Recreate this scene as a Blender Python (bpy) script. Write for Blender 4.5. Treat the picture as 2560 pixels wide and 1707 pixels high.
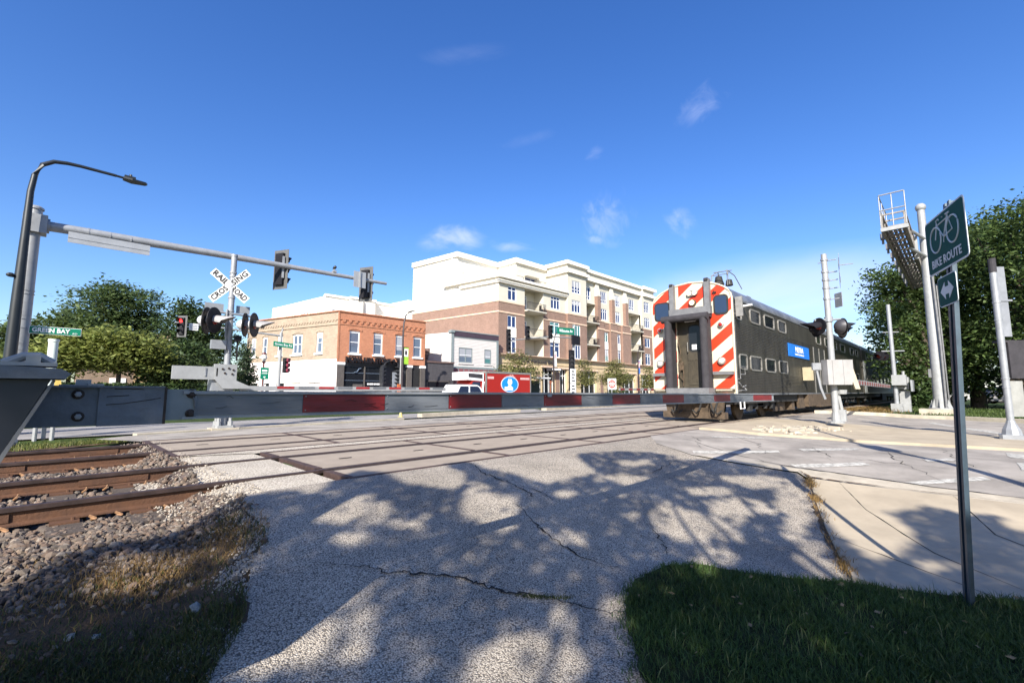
import bpy, bmesh, math, random
import numpy as np
from mathutils import Vector, Matrix

# ------------------------------------------------------------------ camera, sky, sun, exposure
for o in list(bpy.data.objects): bpy.data.objects.remove(o)
SC = bpy.context.scene
COL = SC.collection
CAMZ = 0.92
R = math.radians
# world axes: X along the railway (towards the train), Y across it (away), z = 0 at the rail heads
cam_d = bpy.data.cameras.new('camera'); cam = bpy.data.objects.new('camera', cam_d); COL.objects.link(cam)
cam_d.sensor_width = 36; cam_d.lens = 16.0; cam_d.clip_start = 0.05; cam_d.clip_end = 3000
cam.location = (0, 0, CAMZ); cam.rotation_euler = (R(90 + 6.32), 0, R(-45.28))
SC.camera = cam

SUN_AZ = (-0.85, -0.53); SUN_EL = R(33)
w = bpy.data.worlds.new('World'); SC.world = w; w.use_nodes = True
nt = w.node_tree; N = nt.nodes; Lk = nt.links
for n in list(N): N.remove(n)
wout = N.new('ShaderNodeOutputWorld'); wbg = N.new('ShaderNodeBackground')
sky = N.new('ShaderNodeTexSky'); sky.sky_type = 'NISHITA'; sky.sun_disc = False
sky.sun_elevation = SUN_EL; sky.sun_rotation = math.atan2(SUN_AZ[0], SUN_AZ[1])
sky.air_density = 1.12; sky.dust_density = 0.9; sky.ozone_density = 4.0
hsv = N.new('ShaderNodeHueSaturation'); hsv.inputs['Saturation'].default_value = 1.26; hsv.inputs['Value'].default_value = 1.0; hsv.inputs['Hue'].default_value = 0.5150
Lk.new(sky.outputs[0], hsv.inputs['Color'])
tc = N.new('ShaderNodeTexCoord')
def sky_dir(u, v):
    "world direction seen at a point of the 2560 x 1707 photograph, used only to know where the clouds hang"
    f = 1137.8; p = R(6.32); a = R(44.72); x = (u-1280)/f; y = (853.5-v)/f
    vf = Vector((math.cos(a)*math.cos(p), math.sin(a)*math.cos(p), math.sin(p)))
    vr = Vector((math.sin(a), -math.cos(a), 0)); vu = vr.cross(vf)
    return (vf + vr*x + vu*y).normalized(), vr, vu
def vm(op, a, b=None):
    n = N.new('ShaderNodeVectorMath'); n.operation = op
    Lk.new(a, n.inputs[0]) if hasattr(a, 'links') else setattr(n.inputs[0], 'default_value', a)
    if b is not None: Lk.new(b, n.inputs[1]) if hasattr(b, 'links') else setattr(n.inputs[1], 'default_value', b)
    return n
def mm(op, a, b=0.0, c=None, clamp=False):
    n = N.new('ShaderNodeMath'); n.operation = op; n.use_clamp = clamp
    for i, s in enumerate((a, b, c)):
        if s is None: continue
        if hasattr(s, 'links'): Lk.new(s, n.inputs[i])
        else: n.inputs[i].default_value = s
    return n.outputs[0]
def cloud(u, v, su, sv, amount, scale, stretch, rot=0.0, seed=0.0, lo=0.45, hi=0.75):
    d, vr, vu = sky_dir(u, v)
    t1 = vr*math.cos(rot) + vu*math.sin(rot); t2 = vu*math.cos(rot) - vr*math.sin(rot)
    x = vm('DOT_PRODUCT', tc.outputs['Generated'], tuple(t1)); y = vm('DOT_PRODUCT', tc.outputs['Generated'], tuple(t2))
    z = vm('DOT_PRODUCT', tc.outputs['Generated'], tuple(d))
    xo = mm('SUBTRACT', x.outputs['Value'], d.dot(t1)); yo = mm('SUBTRACT', y.outputs['Value'], d.dot(t2))
    r2 = mm('ADD', mm('POWER', mm('ABSOLUTE', mm('DIVIDE', xo, su)), 2.0), mm('POWER', mm('ABSOLUTE', mm('DIVIDE', yo, sv)), 2.0))
    fall = mm('SUBTRACT', 1.0, r2, clamp=True)
    cx = N.new('ShaderNodeCombineXYZ'); Lk.new(mm('MULTIPLY', xo, scale/stretch), cx.inputs[0]); Lk.new(mm('MULTIPLY', yo, scale), cx.inputs[1]); cx.inputs[2].default_value = seed
    nz = N.new('ShaderNodeTexNoise'); nz.inputs['Scale'].default_value = 1.0; nz.inputs['Detail'].default_value = 7; nz.inputs['Roughness'].default_value = 0.6
    nz.inputs['Distortion'].default_value = 0.6
    Lk.new(cx.outputs[0], nz.inputs['Vector'])
    mr = N.new('ShaderNodeMapRange'); mr.interpolation_type = 'SMOOTHSTEP'
    mr.inputs['From Min'].default_value = lo; mr.inputs['From Max'].default_value = hi
    Lk.new(mm('ADD', nz.outputs['Fac'], mm('MULTIPLY', mm('SUBTRACT', fall, 0.6), 0.35)), mr.inputs['Value'])
    front = mm('GREATER_THAN', z.outputs['Value'], 0.2)
    return mm('MULTIPLY', mm('MULTIPLY', mm('MULTIPLY', mr.outputs[0], mm('POWER', fall, 0.7)), amount), front)
clouds = [cloud(1135, 600, .085, .042, .66, 15, 1.7, .14, 1.3, .34, .85), cloud(1265, 616, .085, .018, .4, 30, 2.5, -.08, 4.0, .4, .9),
          cloud(1515, 550, .075, .075, .34, 22, .6, .5, 2.0, .42, .95), cloud(1700, 558, .045, .035, .45, 22, 1.8, -.9, 8.0, .42, .9),
          cloud(1755, 258, .06, .04, .28, 24, 1.2, .4, 6.0, .44, .95), cloud(1490, 385, .03, .02, .16, 30, 1.5, .3, 7.0, .44, .95),
          cloud(1900, 735, .40, .085, .62, 5, 3.0, .06, 3.0, .22, .8), cloud(2300, 850, .5, .10, .45, 4, 3, 0, 5.0, .2, .8),
          cloud(1485, 598, .03, .016, .4, 30, 1.6, -.2, 9.0, .4, .9), cloud(1170, 140, .12, .02, .10, 14, 3, .1, 11.0, .44, .95), cloud(1320, 350, .10, .02, .12, 16, 3, .2, 13.0, .44, .95)]
tot = clouds[0]
for c in clouds[1:]: tot = mm('MAXIMUM', tot, c)
mixc = N.new('ShaderNodeMix'); mixc.data_type = 'RGBA'
Lk.new(tot, mixc.inputs['Factor']); Lk.new(hsv.outputs[0], mixc.inputs[6]); mixc.inputs[7].default_value = (4.6, 4.9, 6.2, 1)
Lk.new(mixc.outputs[2], wbg.inputs['Color']); wbg.inputs['Strength'].default_value = 0.104
Lk.new(wbg.outputs[0], wout.inputs['Surface'])

sun_d = bpy.data.lights.new('sun', 'SUN'); sun_d.energy = 5.0; sun_d.angle = R(0.53); sun_d.color = (1, 0.945, 0.85)
sun = bpy.data.objects.new('sun', sun_d); COL.objects.link(sun); sun.location = (-40, -17, 30)
SUNV = Vector((SUN_AZ[0]*math.cos(SUN_EL), SUN_AZ[1]*math.cos(SUN_EL), math.sin(SUN_EL))).normalized()   # towards the sun
sun.rotation_euler = SUNV.to_track_quat('Z', 'Y').to_euler()
vs = SC.view_settings; vs.view_transform = 'Standard'; vs.look = 'None'; vs.exposure = 1.1; vs.gamma = 1.0; vs.use_curve_mapping = False

# ------------------------------------------------------------------ materials
MATS = {}
def mat(name, col, rough=0.7, metal=0.0, var=0.12, scale=4.0, bump=0.0, bscale=40.0, col2=None, spec=0.5, coords='Object', detail=6, stretch=(1, 1, 1)):
    if name in MATS: return MATS[name]
    m = bpy.data.materials.new(name); m.use_nodes = True; t = m.node_tree; n = t.nodes; l = t.links
    b = n['Principled BSDF']; b.inputs['Roughness'].default_value = rough; b.inputs['Metallic'].default_value = metal
    b.inputs['Specular IOR Level'].default_value = spec
    c2 = col2 or tuple(max(0, c*(1-var*2.2)) for c in col); c1 = tuple(min(1, c*(1+var*.6)) for c in col) if not col2 else col
    tcn = n.new('ShaderNodeTexCoord'); mp = n.new('ShaderNodeMapping'); mp.inputs['Scale'].default_value = stretch
    l.new(tcn.outputs[coords], mp.inputs['Vector'])
    nz = n.new('ShaderNodeTexNoise'); nz.inputs['Scale'].default_value = scale; nz.inputs['Detail'].default_value = detail; nz.inputs['Roughness'].default_value = .65
    l.new(mp.outputs[0], nz.inputs['Vector'])
    cr = n.new('ShaderNodeValToRGB'); cr.color_ramp.elements[0].position = .3; cr.color_ramp.elements[1].position = .72
    cr.color_ramp.elements[0].color = (*c2, 1); cr.color_ramp.elements[1].color = (*c1, 1)
    l.new(nz.outputs['Fac'], cr.inputs['Fac']); l.new(cr.outputs[0], b.inputs['Base Color'])
    if bump:
        nb = n.new('ShaderNodeTexNoise'); nb.inputs['Scale'].default_value = bscale; nb.inputs['Detail'].default_value = 5
        l.new(mp.outputs[0], nb.inputs['Vector'])
        bp = n.new('ShaderNodeBump'); bp.inputs['Strength'].default_value = bump; bp.inputs['Distance'].default_value = 1.0/bscale
        l.new(nb.outputs['Fac'], bp.inputs['Height']); l.new(bp.outputs[0], b.inputs['Normal'])
    MATS[name] = m; return m

def mat_brick(name, c1, c2, mortar, bw=.22, bh=.075, axis='X', msize=.012, bump=.4):
    if name in MATS: return MATS[name]
    m = bpy.data.materials.new(name); m.use_nodes = True; t = m.node_tree; n = t.nodes; l = t.links
    b = n['Principled BSDF']; b.inputs['Roughness'].default_value = .85
    tcn = n.new('ShaderNodeTexCoord'); sp = n.new('ShaderNodeSeparateXYZ'); cb = n.new('ShaderNodeCombineXYZ')
    l.new(tcn.outputs['Object'], sp.inputs[0])
    if axis == 'XY':
        ad = n.new('ShaderNodeMath'); l.new(sp.outputs[0], ad.inputs[0]); l.new(sp.outputs[1], ad.inputs[1]); l.new(ad.outputs[0], cb.inputs[0])
    else: l.new(sp.outputs[axis], cb.inputs[0])
    l.new(sp.outputs['Z'], cb.inputs[1])
    br = n.new('ShaderNodeTexBrick'); br.inputs['Scale'].default_value = 1.0; br.inputs['Brick Width'].default_value = bw; br.inputs['Row Height'].default_value = bh
    br.inputs['Mortar Size'].default_value = msize; br.inputs['Color1'].default_value = (*c1, 1); br.inputs['Color2'].default_value = (*c2, 1); br.inputs['Mortar'].default_value = (*mortar, 1)
    br.inputs['Mortar Smooth'].default_value = .3
    l.new(cb.outputs[0], br.inputs['Vector'])
    nz = n.new('ShaderNodeTexNoise'); nz.inputs['Scale'].default_value = 1.3; nz.inputs['Detail'].default_value = 8; l.new(tcn.outputs['Object'], nz.inputs['Vector'])
    nz2 = n.new('ShaderNodeTexNoise'); nz2.inputs['Scale'].default_value = 5.5; nz2.inputs['Detail'].default_value = 3; l.new(cb.outputs[0], nz2.inputs['Vector'])
    mrn = n.new('ShaderNodeMapRange'); mrn.inputs['From Min'].default_value = .25; mrn.inputs['From Max'].default_value = .75; mrn.inputs['To Min'].default_value = .72; mrn.inputs['To Max'].default_value = 1.15
    av = n.new('ShaderNodeMath'); av.operation = 'ADD'; l.new(nz.outputs['Fac'], av.inputs[0]); l.new(nz2.outputs['Fac'], av.inputs[1])
    hf = n.new('ShaderNodeMath'); hf.operation = 'MULTIPLY'; hf.inputs[1].default_value = .5; l.new(av.outputs[0], hf.inputs[0]); l.new(hf.outputs[0], mrn.inputs['Value'])
    mx = n.new('ShaderNodeMix'); mx.data_type = 'RGBA'; mx.blend_type = 'MULTIPLY'; mx.inputs['Factor'].default_value = 1
    l.new(br.outputs['Color'], mx.inputs[6]); l.new(mrn.outputs[0], mx.inputs[7]); l.new(mx.outputs[2], b.inputs['Base Color'])
    bp = n.new('ShaderNodeBump'); bp.invert = True; bp.inputs['Strength'].default_value = bump; bp.inputs['Distance'].default_value = .02
    l.new(br.outputs['Fac'], bp.inputs['Height']); l.new(bp.outputs[0], b.inputs['Normal'])
    MATS[name] = m; return m

def mat_leaf(name, c1, c2, transl=.35, clump=.9):
    if name in MATS: return MATS[name]
    m = bpy.data.materials.new(name); m.use_nodes = True; t = m.node_tree; n = t.nodes; l = t.links
    b = n['Principled BSDF']; b.inputs['Roughness'].default_value = .55; b.inputs['Specular IOR Level'].default_value = .35
    g = n.new('ShaderNodeNewGeometry'); cr = n.new('ShaderNodeValToRGB')
    cr.color_ramp.elements[0].color = (*c1, 1); cr.color_ramp.elements[1].color = (*c2, 1)
    l.new(g.outputs['Random Per Island'], cr.inputs['Fac']); tl = n.new('ShaderNodeTexCoord'); nl = n.new('ShaderNodeTexNoise'); nl.inputs['Scale'].default_value = clump; nl.inputs['Detail'].default_value = 4; l.new(tl.outputs['Object'], nl.inputs['Vector'])
    ml = n.new('ShaderNodeMapRange'); ml.inputs['From Min'].default_value = .32; ml.inputs['From Max'].default_value = .68; ml.inputs['To Min'].default_value = .55; ml.inputs['To Max'].default_value = 1.3; l.new(nl.outputs['Fac'], ml.inputs['Value'])
    xl = n.new('ShaderNodeMix'); xl.data_type = 'RGBA'; xl.blend_type = 'MULTIPLY'; xl.inputs['Factor'].default_value = 1; l.new(cr.outputs[0], xl.inputs[6]); l.new(ml.outputs[0], xl.inputs[7]); lc = xl.outputs[2]
    l.new(lc, b.inputs['Base Color'])
    tr = n.new('ShaderNodeBsdfTranslucent'); hs = n.new('ShaderNodeHueSaturation'); hs.inputs['Value'].default_value = 1.5; hs.inputs['Hue'].default_value = .485
    l.new(lc, hs.inputs['Color']); l.new(hs.outputs[0], tr.inputs['Color'])
    ms = n.new('ShaderNodeMixShader'); ms.inputs[0].default_value = transl
    l.new(b.outputs[0], ms.inputs[1]); l.new(tr.outputs[0], ms.inputs[2]); l.new(ms.outputs[0], n['Material Output'].inputs['Surface'])
    MATS[name] = m; return m

def mat_aggregate(name, stones, gap, s=70.0, bump=.7, patch=.25, dist=.006):
    "asphalt whose binder has worn away: pale stones in a dark gap"
    m = bpy.data.materials.new(name); m.use_nodes = True; t = m.node_tree; n = t.nodes; l = t.links
    b = n['Principled BSDF']; b.inputs['Roughness'].default_value = .9; b.inputs['Specular IOR Level'].default_value = .2
    tcn = n.new('ShaderNodeTexCoord')
    vo = n.new('ShaderNodeTexVoronoi'); vo.feature = 'F1'; vo.inputs['Scale'].default_value = s; l.new(tcn.outputs['Object'], vo.inputs['Vector'])
    cr = n.new('ShaderNodeValToRGB'); e = cr.color_ramp.elements; e[0].position = .0; e[0].color = (*stones[0], 1); e[1].position = 1; e[1].color = (*stones[-1], 1)
    for i, c in enumerate(stones[1:-1]):
        q = e.new((i+1)/(len(stones)-1)); q.color = (*c, 1)
    sx = n.new('ShaderNodeSeparateColor'); l.new(vo.outputs['Color'], sx.inputs[0]); l.new(sx.outputs[0], cr.inputs['Fac'])
    gr = n.new('ShaderNodeMapRange'); gr.interpolation_type = 'SMOOTHSTEP'; gr.inputs['From Min'].default_value = .42; gr.inputs['From Max'].default_value = .74
    l.new(vo.outputs['Distance'], gr.inputs['Value'])
    mx = n.new('ShaderNodeMix'); mx.data_type = 'RGBA'; l.new(gr.outputs[0], mx.inputs['Factor']); l.new(cr.outputs[0], mx.inputs[6]); mx.inputs[7].default_value = (*gap, 1)
    nz = n.new('ShaderNodeTexNoise'); nz.inputs['Scale'].default_value = .9; nz.inputs['Detail'].default_value = 9; nz.inputs['Roughness'].default_value = .7; l.new(tcn.outputs['Object'], nz.inputs['Vector'])
    mr = n.new('ShaderNodeMapRange'); mr.inputs['From Min'].default_value = .3; mr.inputs['From Max'].default_value = .7; mr.inputs['To Min'].default_value = 1-patch; mr.inputs['To Max'].default_value = 1+patch*.5
    l.new(nz.outputs['Fac'], mr.inputs['Value'])
    m2 = n.new('ShaderNodeMix'); m2.data_type = 'RGBA'; m2.blend_type = 'MULTIPLY'; m2.inputs['Factor'].default_value = 1; l.new(mx.outputs[2], m2.inputs[6]); l.new(mr.outputs[0], m2.inputs[7])
    l.new(m2.outputs[2], b.inputs['Base Color'])
    bp = n.new('ShaderNodeBump'); bp.invert = True; bp.inputs['Strength'].default_value = bump; bp.inputs['Distance'].default_value = dist
    l.new(vo.outputs['Distance'], bp.inputs['Height']); l.new(bp.outputs[0], b.inputs['Normal'])
    MATS[name] = m; return m

def mat_glass(name, col, rough=.06, spec=.55):
    if name in MATS: return MATS[name]
    m = bpy.data.materials.new(name); m.use_nodes = True; b = m.node_tree.nodes['Principled BSDF']
    b.inputs['Base Color'].default_value = (*col, 1); b.inputs['Roughness'].default_value = rough; b.inputs['Specular IOR Level'].default_value = spec
    n = m.node_tree.nodes; l = m.node_tree.links
    nz = n.new('ShaderNodeTexNoise'); nz.inputs['Scale'].default_value = .8; bp = n.new('ShaderNodeBump'); bp.inputs['Strength'].default_value = .05; bp.inputs['Distance'].default_value = .1
    tcn = n.new('ShaderNodeTexCoord'); l.new(tcn.outputs['Object'], nz.inputs['Vector']); l.new(nz.outputs['Fac'], bp.inputs['Height']); l.new(bp.outputs[0], b.inputs['Normal'])
    MATS[name] = m; return m
def mat_emit(name, col, s):
    m = mat(name, col, .3, var=0); b = m.node_tree.nodes['Principled BSDF']; b.inputs['Emission Color'].default_value = (*col, 1); b.inputs['Emission Strength'].default_value = s; return m

# ------------------------------------------------------------------ mesh builder
class MB:
    "collects faces in world coordinates; build() makes ONE mesh object, its origin at the parent"
    def __init__(s): s.v = []; s.f = []
    def add(s, vs, fs):
        o = len(s.v); s.v += [tuple(v) for v in vs]; s.f += [tuple(i+o for i in f) for f in fs]; return s
    def quad(s, a, b, c, d): return s.add((a, b, c, d), ((0, 1, 2, 3),))
    def box(s, x0, x1, y0, y1, z0, z1):
        return s.add([(x0,y0,z0),(x1,y0,z0),(x1,y1,z0),(x0,y1,z0),(x0,y0,z1),(x1,y0,z1),(x1,y1,z1),(x0,y1,z1)],
                     [(3,2,1,0),(4,5,6,7),(0,1,5,4),(1,2,6,5),(2,3,7,6),(3,0,4,7)])
    def frame(s, o, a, b, c):
        "parallelepiped from corner o along vectors a, b, c (right-handed)"
        o, a, b, c = map(Vector, (o, a, b, c)); p = [o, o+a, o+a+b, o+b]; p += [q+c for q in p]
        return s.add(p, [(3,2,1,0),(4,5,6,7),(0,1,5,4),(1,2,6,5),(2,3,7,6),(3,0,4,7)])
    def bev(s, x0, x1, y0, y1, z0, z1, r=.02):
        "box with its four vertical edges cut"
        p = [(x0+r,y0),(x1-r,y0),(x1,y0+r),(x1,y1-r),(x1-r,y1),(x0+r,y1),(x0,y1-r),(x0,y0+r)]
        return s.prism([(x, y, z0) for x, y in p], (0, 0, z1-z0))
    def prism(s, poly, ext):
        n = len(poly); e = Vector(ext); p = [Vector(q) for q in poly]
        s.add(p + [q+e for q in p], [tuple(range(n-1, -1, -1)), tuple(range(n, 2*n))] + [(i, (i+1) % n, n+(i+1) % n, n+i) for i in range(n)]); return s
    def cyl(s, p0, p1, r0, r1=None, n=12, caps=True):
        r1 = r0 if r1 is None else r1; p0 = Vector(p0); p1 = Vector(p1); d = (p1-p0)
        if d.length < 1e-6: return s
        q = d.to_track_quat('Z', 'Y'); a = q @ Vector((1, 0, 0)); b = q @ Vector((0, 1, 0))
        c = [(math.cos(2*math.pi*i/n), math.sin(2*math.pi*i/n)) for i in range(n)]
        vs = [p0+a*x*r0+b*y*r0 for x, y in c] + [p1+a*x*r1+b*y*r1 for x, y in c]
        fs = [(i, (i+1) % n, n+(i+1) % n, n+i) for i in range(n)]
        if caps: fs += [tuple(range(n-1, -1, -1)), tuple(range(n, 2*n))]
        return s.add(vs, fs)
    def tube(s, pts, r, n=8):
        pts = [Vector(p) for p in pts]; rs = r if isinstance(r, (list, tuple)) else [r]*len(pts); vs = []; fs = []
        for i, p in enumerate(pts):
            d = (pts[min(i+1, len(pts)-1)]-pts[max(i-1, 0)]).normalized()
            up = Vector((0, 0, 1)) if abs(d.z) < .9 else Vector((0.3, 1, 0)).normalized()
            a = d.cross(up).normalized(); b = a.cross(d)
            vs += [p+(a*math.cos(2*math.pi*k/n)+b*math.sin(2*math.pi*k/n))*rs[i] for k in range(n)]
        for i in range(len(pts)-1):
            fs += [(i*n+k, i*n+(k+1) % n, (i+1)*n+(k+1) % n, (i+1)*n+k) for k in range(n)]
        fs += [tuple(range(n-1, -1, -1)), tuple(range((len(pts)-1)*n, len(pts)*n))]
        return s.add(vs, fs)
    def lathe(s, o, axis, prof, n=16):
        "profile = list of (distance along axis, radius)"
        o = Vector(o); d = Vector(axis).normalized(); q = d.to_track_quat('Z', 'Y'); a = q @ Vector((1, 0, 0)); b = q @ Vector((0, 1, 0)); vs = []; fs = []
        for t, r in prof: vs += [o+d*t+(a*math.cos(2*math.pi*k/n)+b*math.sin(2*math.pi*k/n))*max(r, .0005) for k in range(n)]
        for i in range(len(prof)-1): fs += [(i*n+k, i*n+(k+1) % n, (i+1)*n+(k+1) % n, (i+1)*n+k) for k in range(n)]
        fs += [tuple(range(n-1, -1, -1)), tuple(range((len(prof)-1)*n, len(prof)*n))]
        return s.add(vs, fs)
    def ball(s, o, r, n=10, sz=1.0):
        return s.lathe((o[0], o[1], o[2]-r*sz), (0, 0, 1), [(r*sz*(1-math.cos(math.pi*i/6)), r*math.sin(math.pi*i/6)) for i in range(7)], n)
    def build(s, name, m, parent=None, smooth=False, label=None, kind=None):
        org = Vector(parent.matrix_basis.translation) if parent and not parent.parent else Vector((0, 0, 0))
        if parent and parent.parent: org = Vector(parent['org'])
        return link_mesh(name, mesh_from(name, [(v[0]-org.x, v[1]-org.y, v[2]-org.z) for v in s.v], s.f, m, smooth), parent, org, label, kind)
def mesh_from(name, vs, fs, m, smooth=False):
    me = bpy.data.meshes.new(name); me.from_pydata(vs, [], fs); me.update()
    if m: me.materials.append(m)
    bm = bmesh.new(); bm.from_mesh(me); bmesh.ops.recalc_face_normals(bm, faces=bm.faces); bm.to_mesh(me); bm.free()
    if smooth: me.polygons.foreach_set('use_smooth', [True]*len(me.polygons)); me.set_sharp_from_angle(angle=R(40))
    return me
def link_mesh(name, me, parent=None, org=(0, 0, 0), label=None, kind=None):
    o = bpy.data.objects.new(name, me); COL.objects.link(o); o['org'] = tuple(org)
    if parent: o.parent = parent
    if label: o['label'] = label
    if kind: o['kind'] = kind
    return o
def thing(name, label, cat, loc=(0, 0, 0), group=None, kind=None):
    o = bpy.data.objects.new(name, None); COL.objects.link(o); o.location = loc; o.empty_display_size = .2
    o.matrix_basis = Matrix.Translation(loc)
    if kind: o['kind'] = kind
    if label: o['label'] = label
    if cat: o['category'] = cat
    if group: o['group'] = group
    return o
def kids(o): return [c for c in bpy.data.objects if c.parent == o]
def dup(root, loc, rotz=0.0, label=None):
    r = root.copy(); COL.objects.link(r); r.matrix_basis = Matrix.Translation(loc) @ Matrix.Rotation(rotz, 4, 'Z')
    if label: r['label'] = label
    for ch in kids(root):
        c = ch.copy(); COL.objects.link(c); c.parent = r
        for g in kids(ch):
            d = g.copy(); COL.objects.link(d); d.parent = c
    return r
def text(s, size, m, parent, o, right, up, name='lettering', depth=.002, align='CENTER', bold=0.0, width=None, sx=1.0):
    cu = bpy.data.curves.new(name, 'FONT'); cu.body = s; cu.size = size; cu.align_x = align; cu.align_y = 'CENTER'; cu.extrude = depth; cu.offset = bold; cu.resolution_u = 2
    ob = bpy.data.objects.new('tmp', cu); COL.objects.link(ob); bpy.context.view_layer.update()
    me = bpy.data.meshes.new_from_object(ob.evaluated_get(bpy.context.evaluated_depsgraph_get())); bpy.data.objects.remove(ob)
    a = Vector(right).normalized(); b = Vector(up).normalized(); c = a.cross(b)
    xs = [v.co.x for v in me.vertices]; k = sx
    if width and xs: k = width/(max(xs)-min(xs))
    org = Vector(parent['org']) if parent.parent else Vector(parent.matrix_basis.translation)
    for v in me.vertices: v.co = Vector(o) + a*v.co.x*k + b*v.co.y + c*(v.co.z+.003) - org
    me.materials.clear(); me.materials.append(m); me.name = name
    return link_mesh(name, me, parent, org)

# ------------------------------------------------------------------ ground heights
def S(t): t = max(0.0, min(1.0, t)); return t*t*(3-2*t)
def gh(X, Y):
    return -.55*S((4.7-Y)/3.4)*(1-.72*S((X-4.8)/5)) - .3*S((Y-15)/9)
def sheet(name, poly, m, dz=0.0, step=.5, zf=gh, kind='structure', parent=None, skirt=0.0):
    "a polygon laid on the ground, cut into a grid so that it follows the heights; skirt gives it a real edge"
    bm = bmesh.new(); f = bm.faces.new([bm.verts.new((x, y, 0)) for x, y in poly]); bmesh.ops.triangulate(bm, faces=[f])
    xs = [p[0] for p in poly]; ys = [p[1] for p in poly]
    for ax, lo, hi in ((0, min(xs), max(xs)), (1, min(ys), max(ys))):
        k = math.floor(lo/step)+1
        while k*step < hi:
            co = [0, 0, 0]; no = [0, 0, 0]; co[ax] = k*step; no[ax] = 1
            bmesh.ops.bisect_plane(bm, geom=bm.verts[:]+bm.edges[:]+bm.faces[:], plane_co=co, plane_no=no, dist=1e-5); k += 1
    for v in bm.verts: v.co.z = zf(v.co.x, v.co.y)+dz
    bmesh.ops.recalc_face_normals(bm, faces=bm.faces)
    if bm.faces[0].normal.z < 0: bmesh.ops.reverse_faces(bm, faces=bm.faces[:])
    if skirt:
        ed = [e for e in bm.edges if e.is_boundary]; r = bmesh.ops.extrude_edge_only(bm, edges=ed)
        for v in [g for g in r['geom'] if isinstance(g, bmesh.types.BMVert)]: v.co.z -= skirt
    me = bpy.data.meshes.new(name); bm.to_mesh(me); bm.free(); me.materials.append(m)
    for p in me.polygons: p.use_smooth = not skirt
    o = link_mesh(name, me, parent); 
    if kind: o['kind'] = kind
    return o
def inside(x, y, poly):
    c = False; j = len(poly)-1
    for i in range(len(poly)):
        xi, yi = poly[i]; xj, yj = poly[j]
        if (yi > y) != (yj > y) and x < (xj-xi)*(y-yi)/(yj-yi)+xi: c = not c
        j = i
    return c
rnd = random.Random(7); rng = np.random.default_rng(7)
# ------------------------------------------------------------------ materials of the place
m_asph = mat('asphalt', (.34, .305, .265), .93, var=.22, scale=1.1, bump=.5, bscale=90, spec=.25, detail=10)
m_asph2 = mat('old asphalt', (.30, .28, .26), .93, var=.22, scale=.8, bump=.4, bscale=70, spec=.25, detail=10)
m_conc = mat('walk concrete', (.40, .335, .245), .9, var=.12, scale=1.6, bump=.25, bscale=120, spec=.2, detail=12)
m_curb = mat('kerb concrete', (.45, .395, .31), .9, var=.16, scale=3, bump=.3, bscale=60, spec=.2)
m_path = mat_aggregate('worn aggregate asphalt', [(.30, .255, .20), (.45, .39, .31), (.53, .465, .375), (.37, .32, .26), (.61, .545, .45)], (.125, .108, .09), 108, .7, .34, .009)
m_apron = mat_aggregate('pale gravel asphalt', [(.40, .35, .28), (.56, .49, .39), (.48, .43, .35), (.60, .54, .45)], (.24, .21, .17), 60, .5, .22, .006)
m_panel = mat('crossing panel concrete', (.33, .275, .215), .88, var=.16, scale=2.5, bump=.2, bscale=50, col2=(.25, .205, .16), spec=.2)
m_rust = mat('rusty rail steel', (.125, .056, .027), .8, .15, var=.3, scale=9, bump=.3, bscale=60, col2=(.075, .037, .022))
m_railtop = mat('worn rail head', (.085, .052, .043), .55, .3, var=.2, scale=6)
m_plate = mat('rusty angle steel', (.075, .043, .036), .8, .2, var=.25, scale=12)
m_tie = mat('weathered tie wood', (.12, .09, .07), .95, var=.3, scale=6, bump=.7, bscale=30, stretch=(1, 8, 8))
m_rubber = mat('dark flangeway filler', (.05, .034, .028), .95, var=.3, scale=8)
m_soil = mat('dry soil', (.17, .115, .07), .97, var=.3, scale=5, bump=.7, bscale=60, spec=.15)
m_lawn = mat('lawn ground', (.05, .075, .022), .97, var=.3, scale=3, bump=.6, bscale=40, spec=.1)
m_white = mat('road paint', (.52, .495, .44), .8, var=.32, scale=14, bump=.2, bscale=60, spec=.25)
m_crack = mat('crack filler', (.035, .033, .032), .95, var=.2, scale=20, spec=.1)
m_ballbase = mat('ballast fines', (.13, .10, .085), .97, var=.35, scale=14, bump=.9, bscale=70, spec=.1)

# ------------------------------------------------------------------ the ground itself
def z_terrain(X, Y):
    z = gh(X, Y)-.03
    if X < 2.4 and -6 < Y < 13: z -= .34*S((2.3-X)/.8)*S((13-Y)/1.0)*S((Y+6)/2)
    return z-.02*S((abs(X)+abs(Y)-60)/100)
sheet('ground', [(-260, -200), (420, -200), (420, 380), (-260, 380)], m_lawn, 0, 20 if False else 14, z_terrain)
sheet('ground', [(-12, -12), (30, -12), (30, 16), (-12, 16)], m_lawn, .002, .5, z_terrain)

# the light path in front, the pale apron by the rails, the road to the right
PATH_L = [(1.28, 4.72), (1.22, 4.21), (1.22, 3.82), (1.11, 3.52), (.89, 3.1), (.74, 2.79), (.58, 2.55), (.3, 2.0), (-.2, 1.2), (-1.5, -.6)]
PATH_R = [(9.6, 4.70), (7.9, 4.1), (7.56, 3.3), (7.75, 2.43), (7.85, 1.85), (7.37, 1.58), (6.5, 1.34), (5.73, 1.11), (5.03, .89), (4.59, .76), (4.3, .2), (3.4, -1.5), (2.5, -3)]
def rough_line(pts, n, a):
    out = []
    for (x0, y0), (x1, y1) in zip(pts[:-1], pts[1:]):
        for i in range(n):
            t = i/n; out.append((x0+(x1-x0)*t+rnd.uniform(-a, a), y0+(y1-y0)*t+rnd.uniform(-a, a)))
    return out+[pts[-1]]
sheet('path', rough_line(PATH_L, 4, .025)[::-1] + [(2.2, 4.76)] + rough_line(PATH_R, 3, .01), m_path, .0, .25)
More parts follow.
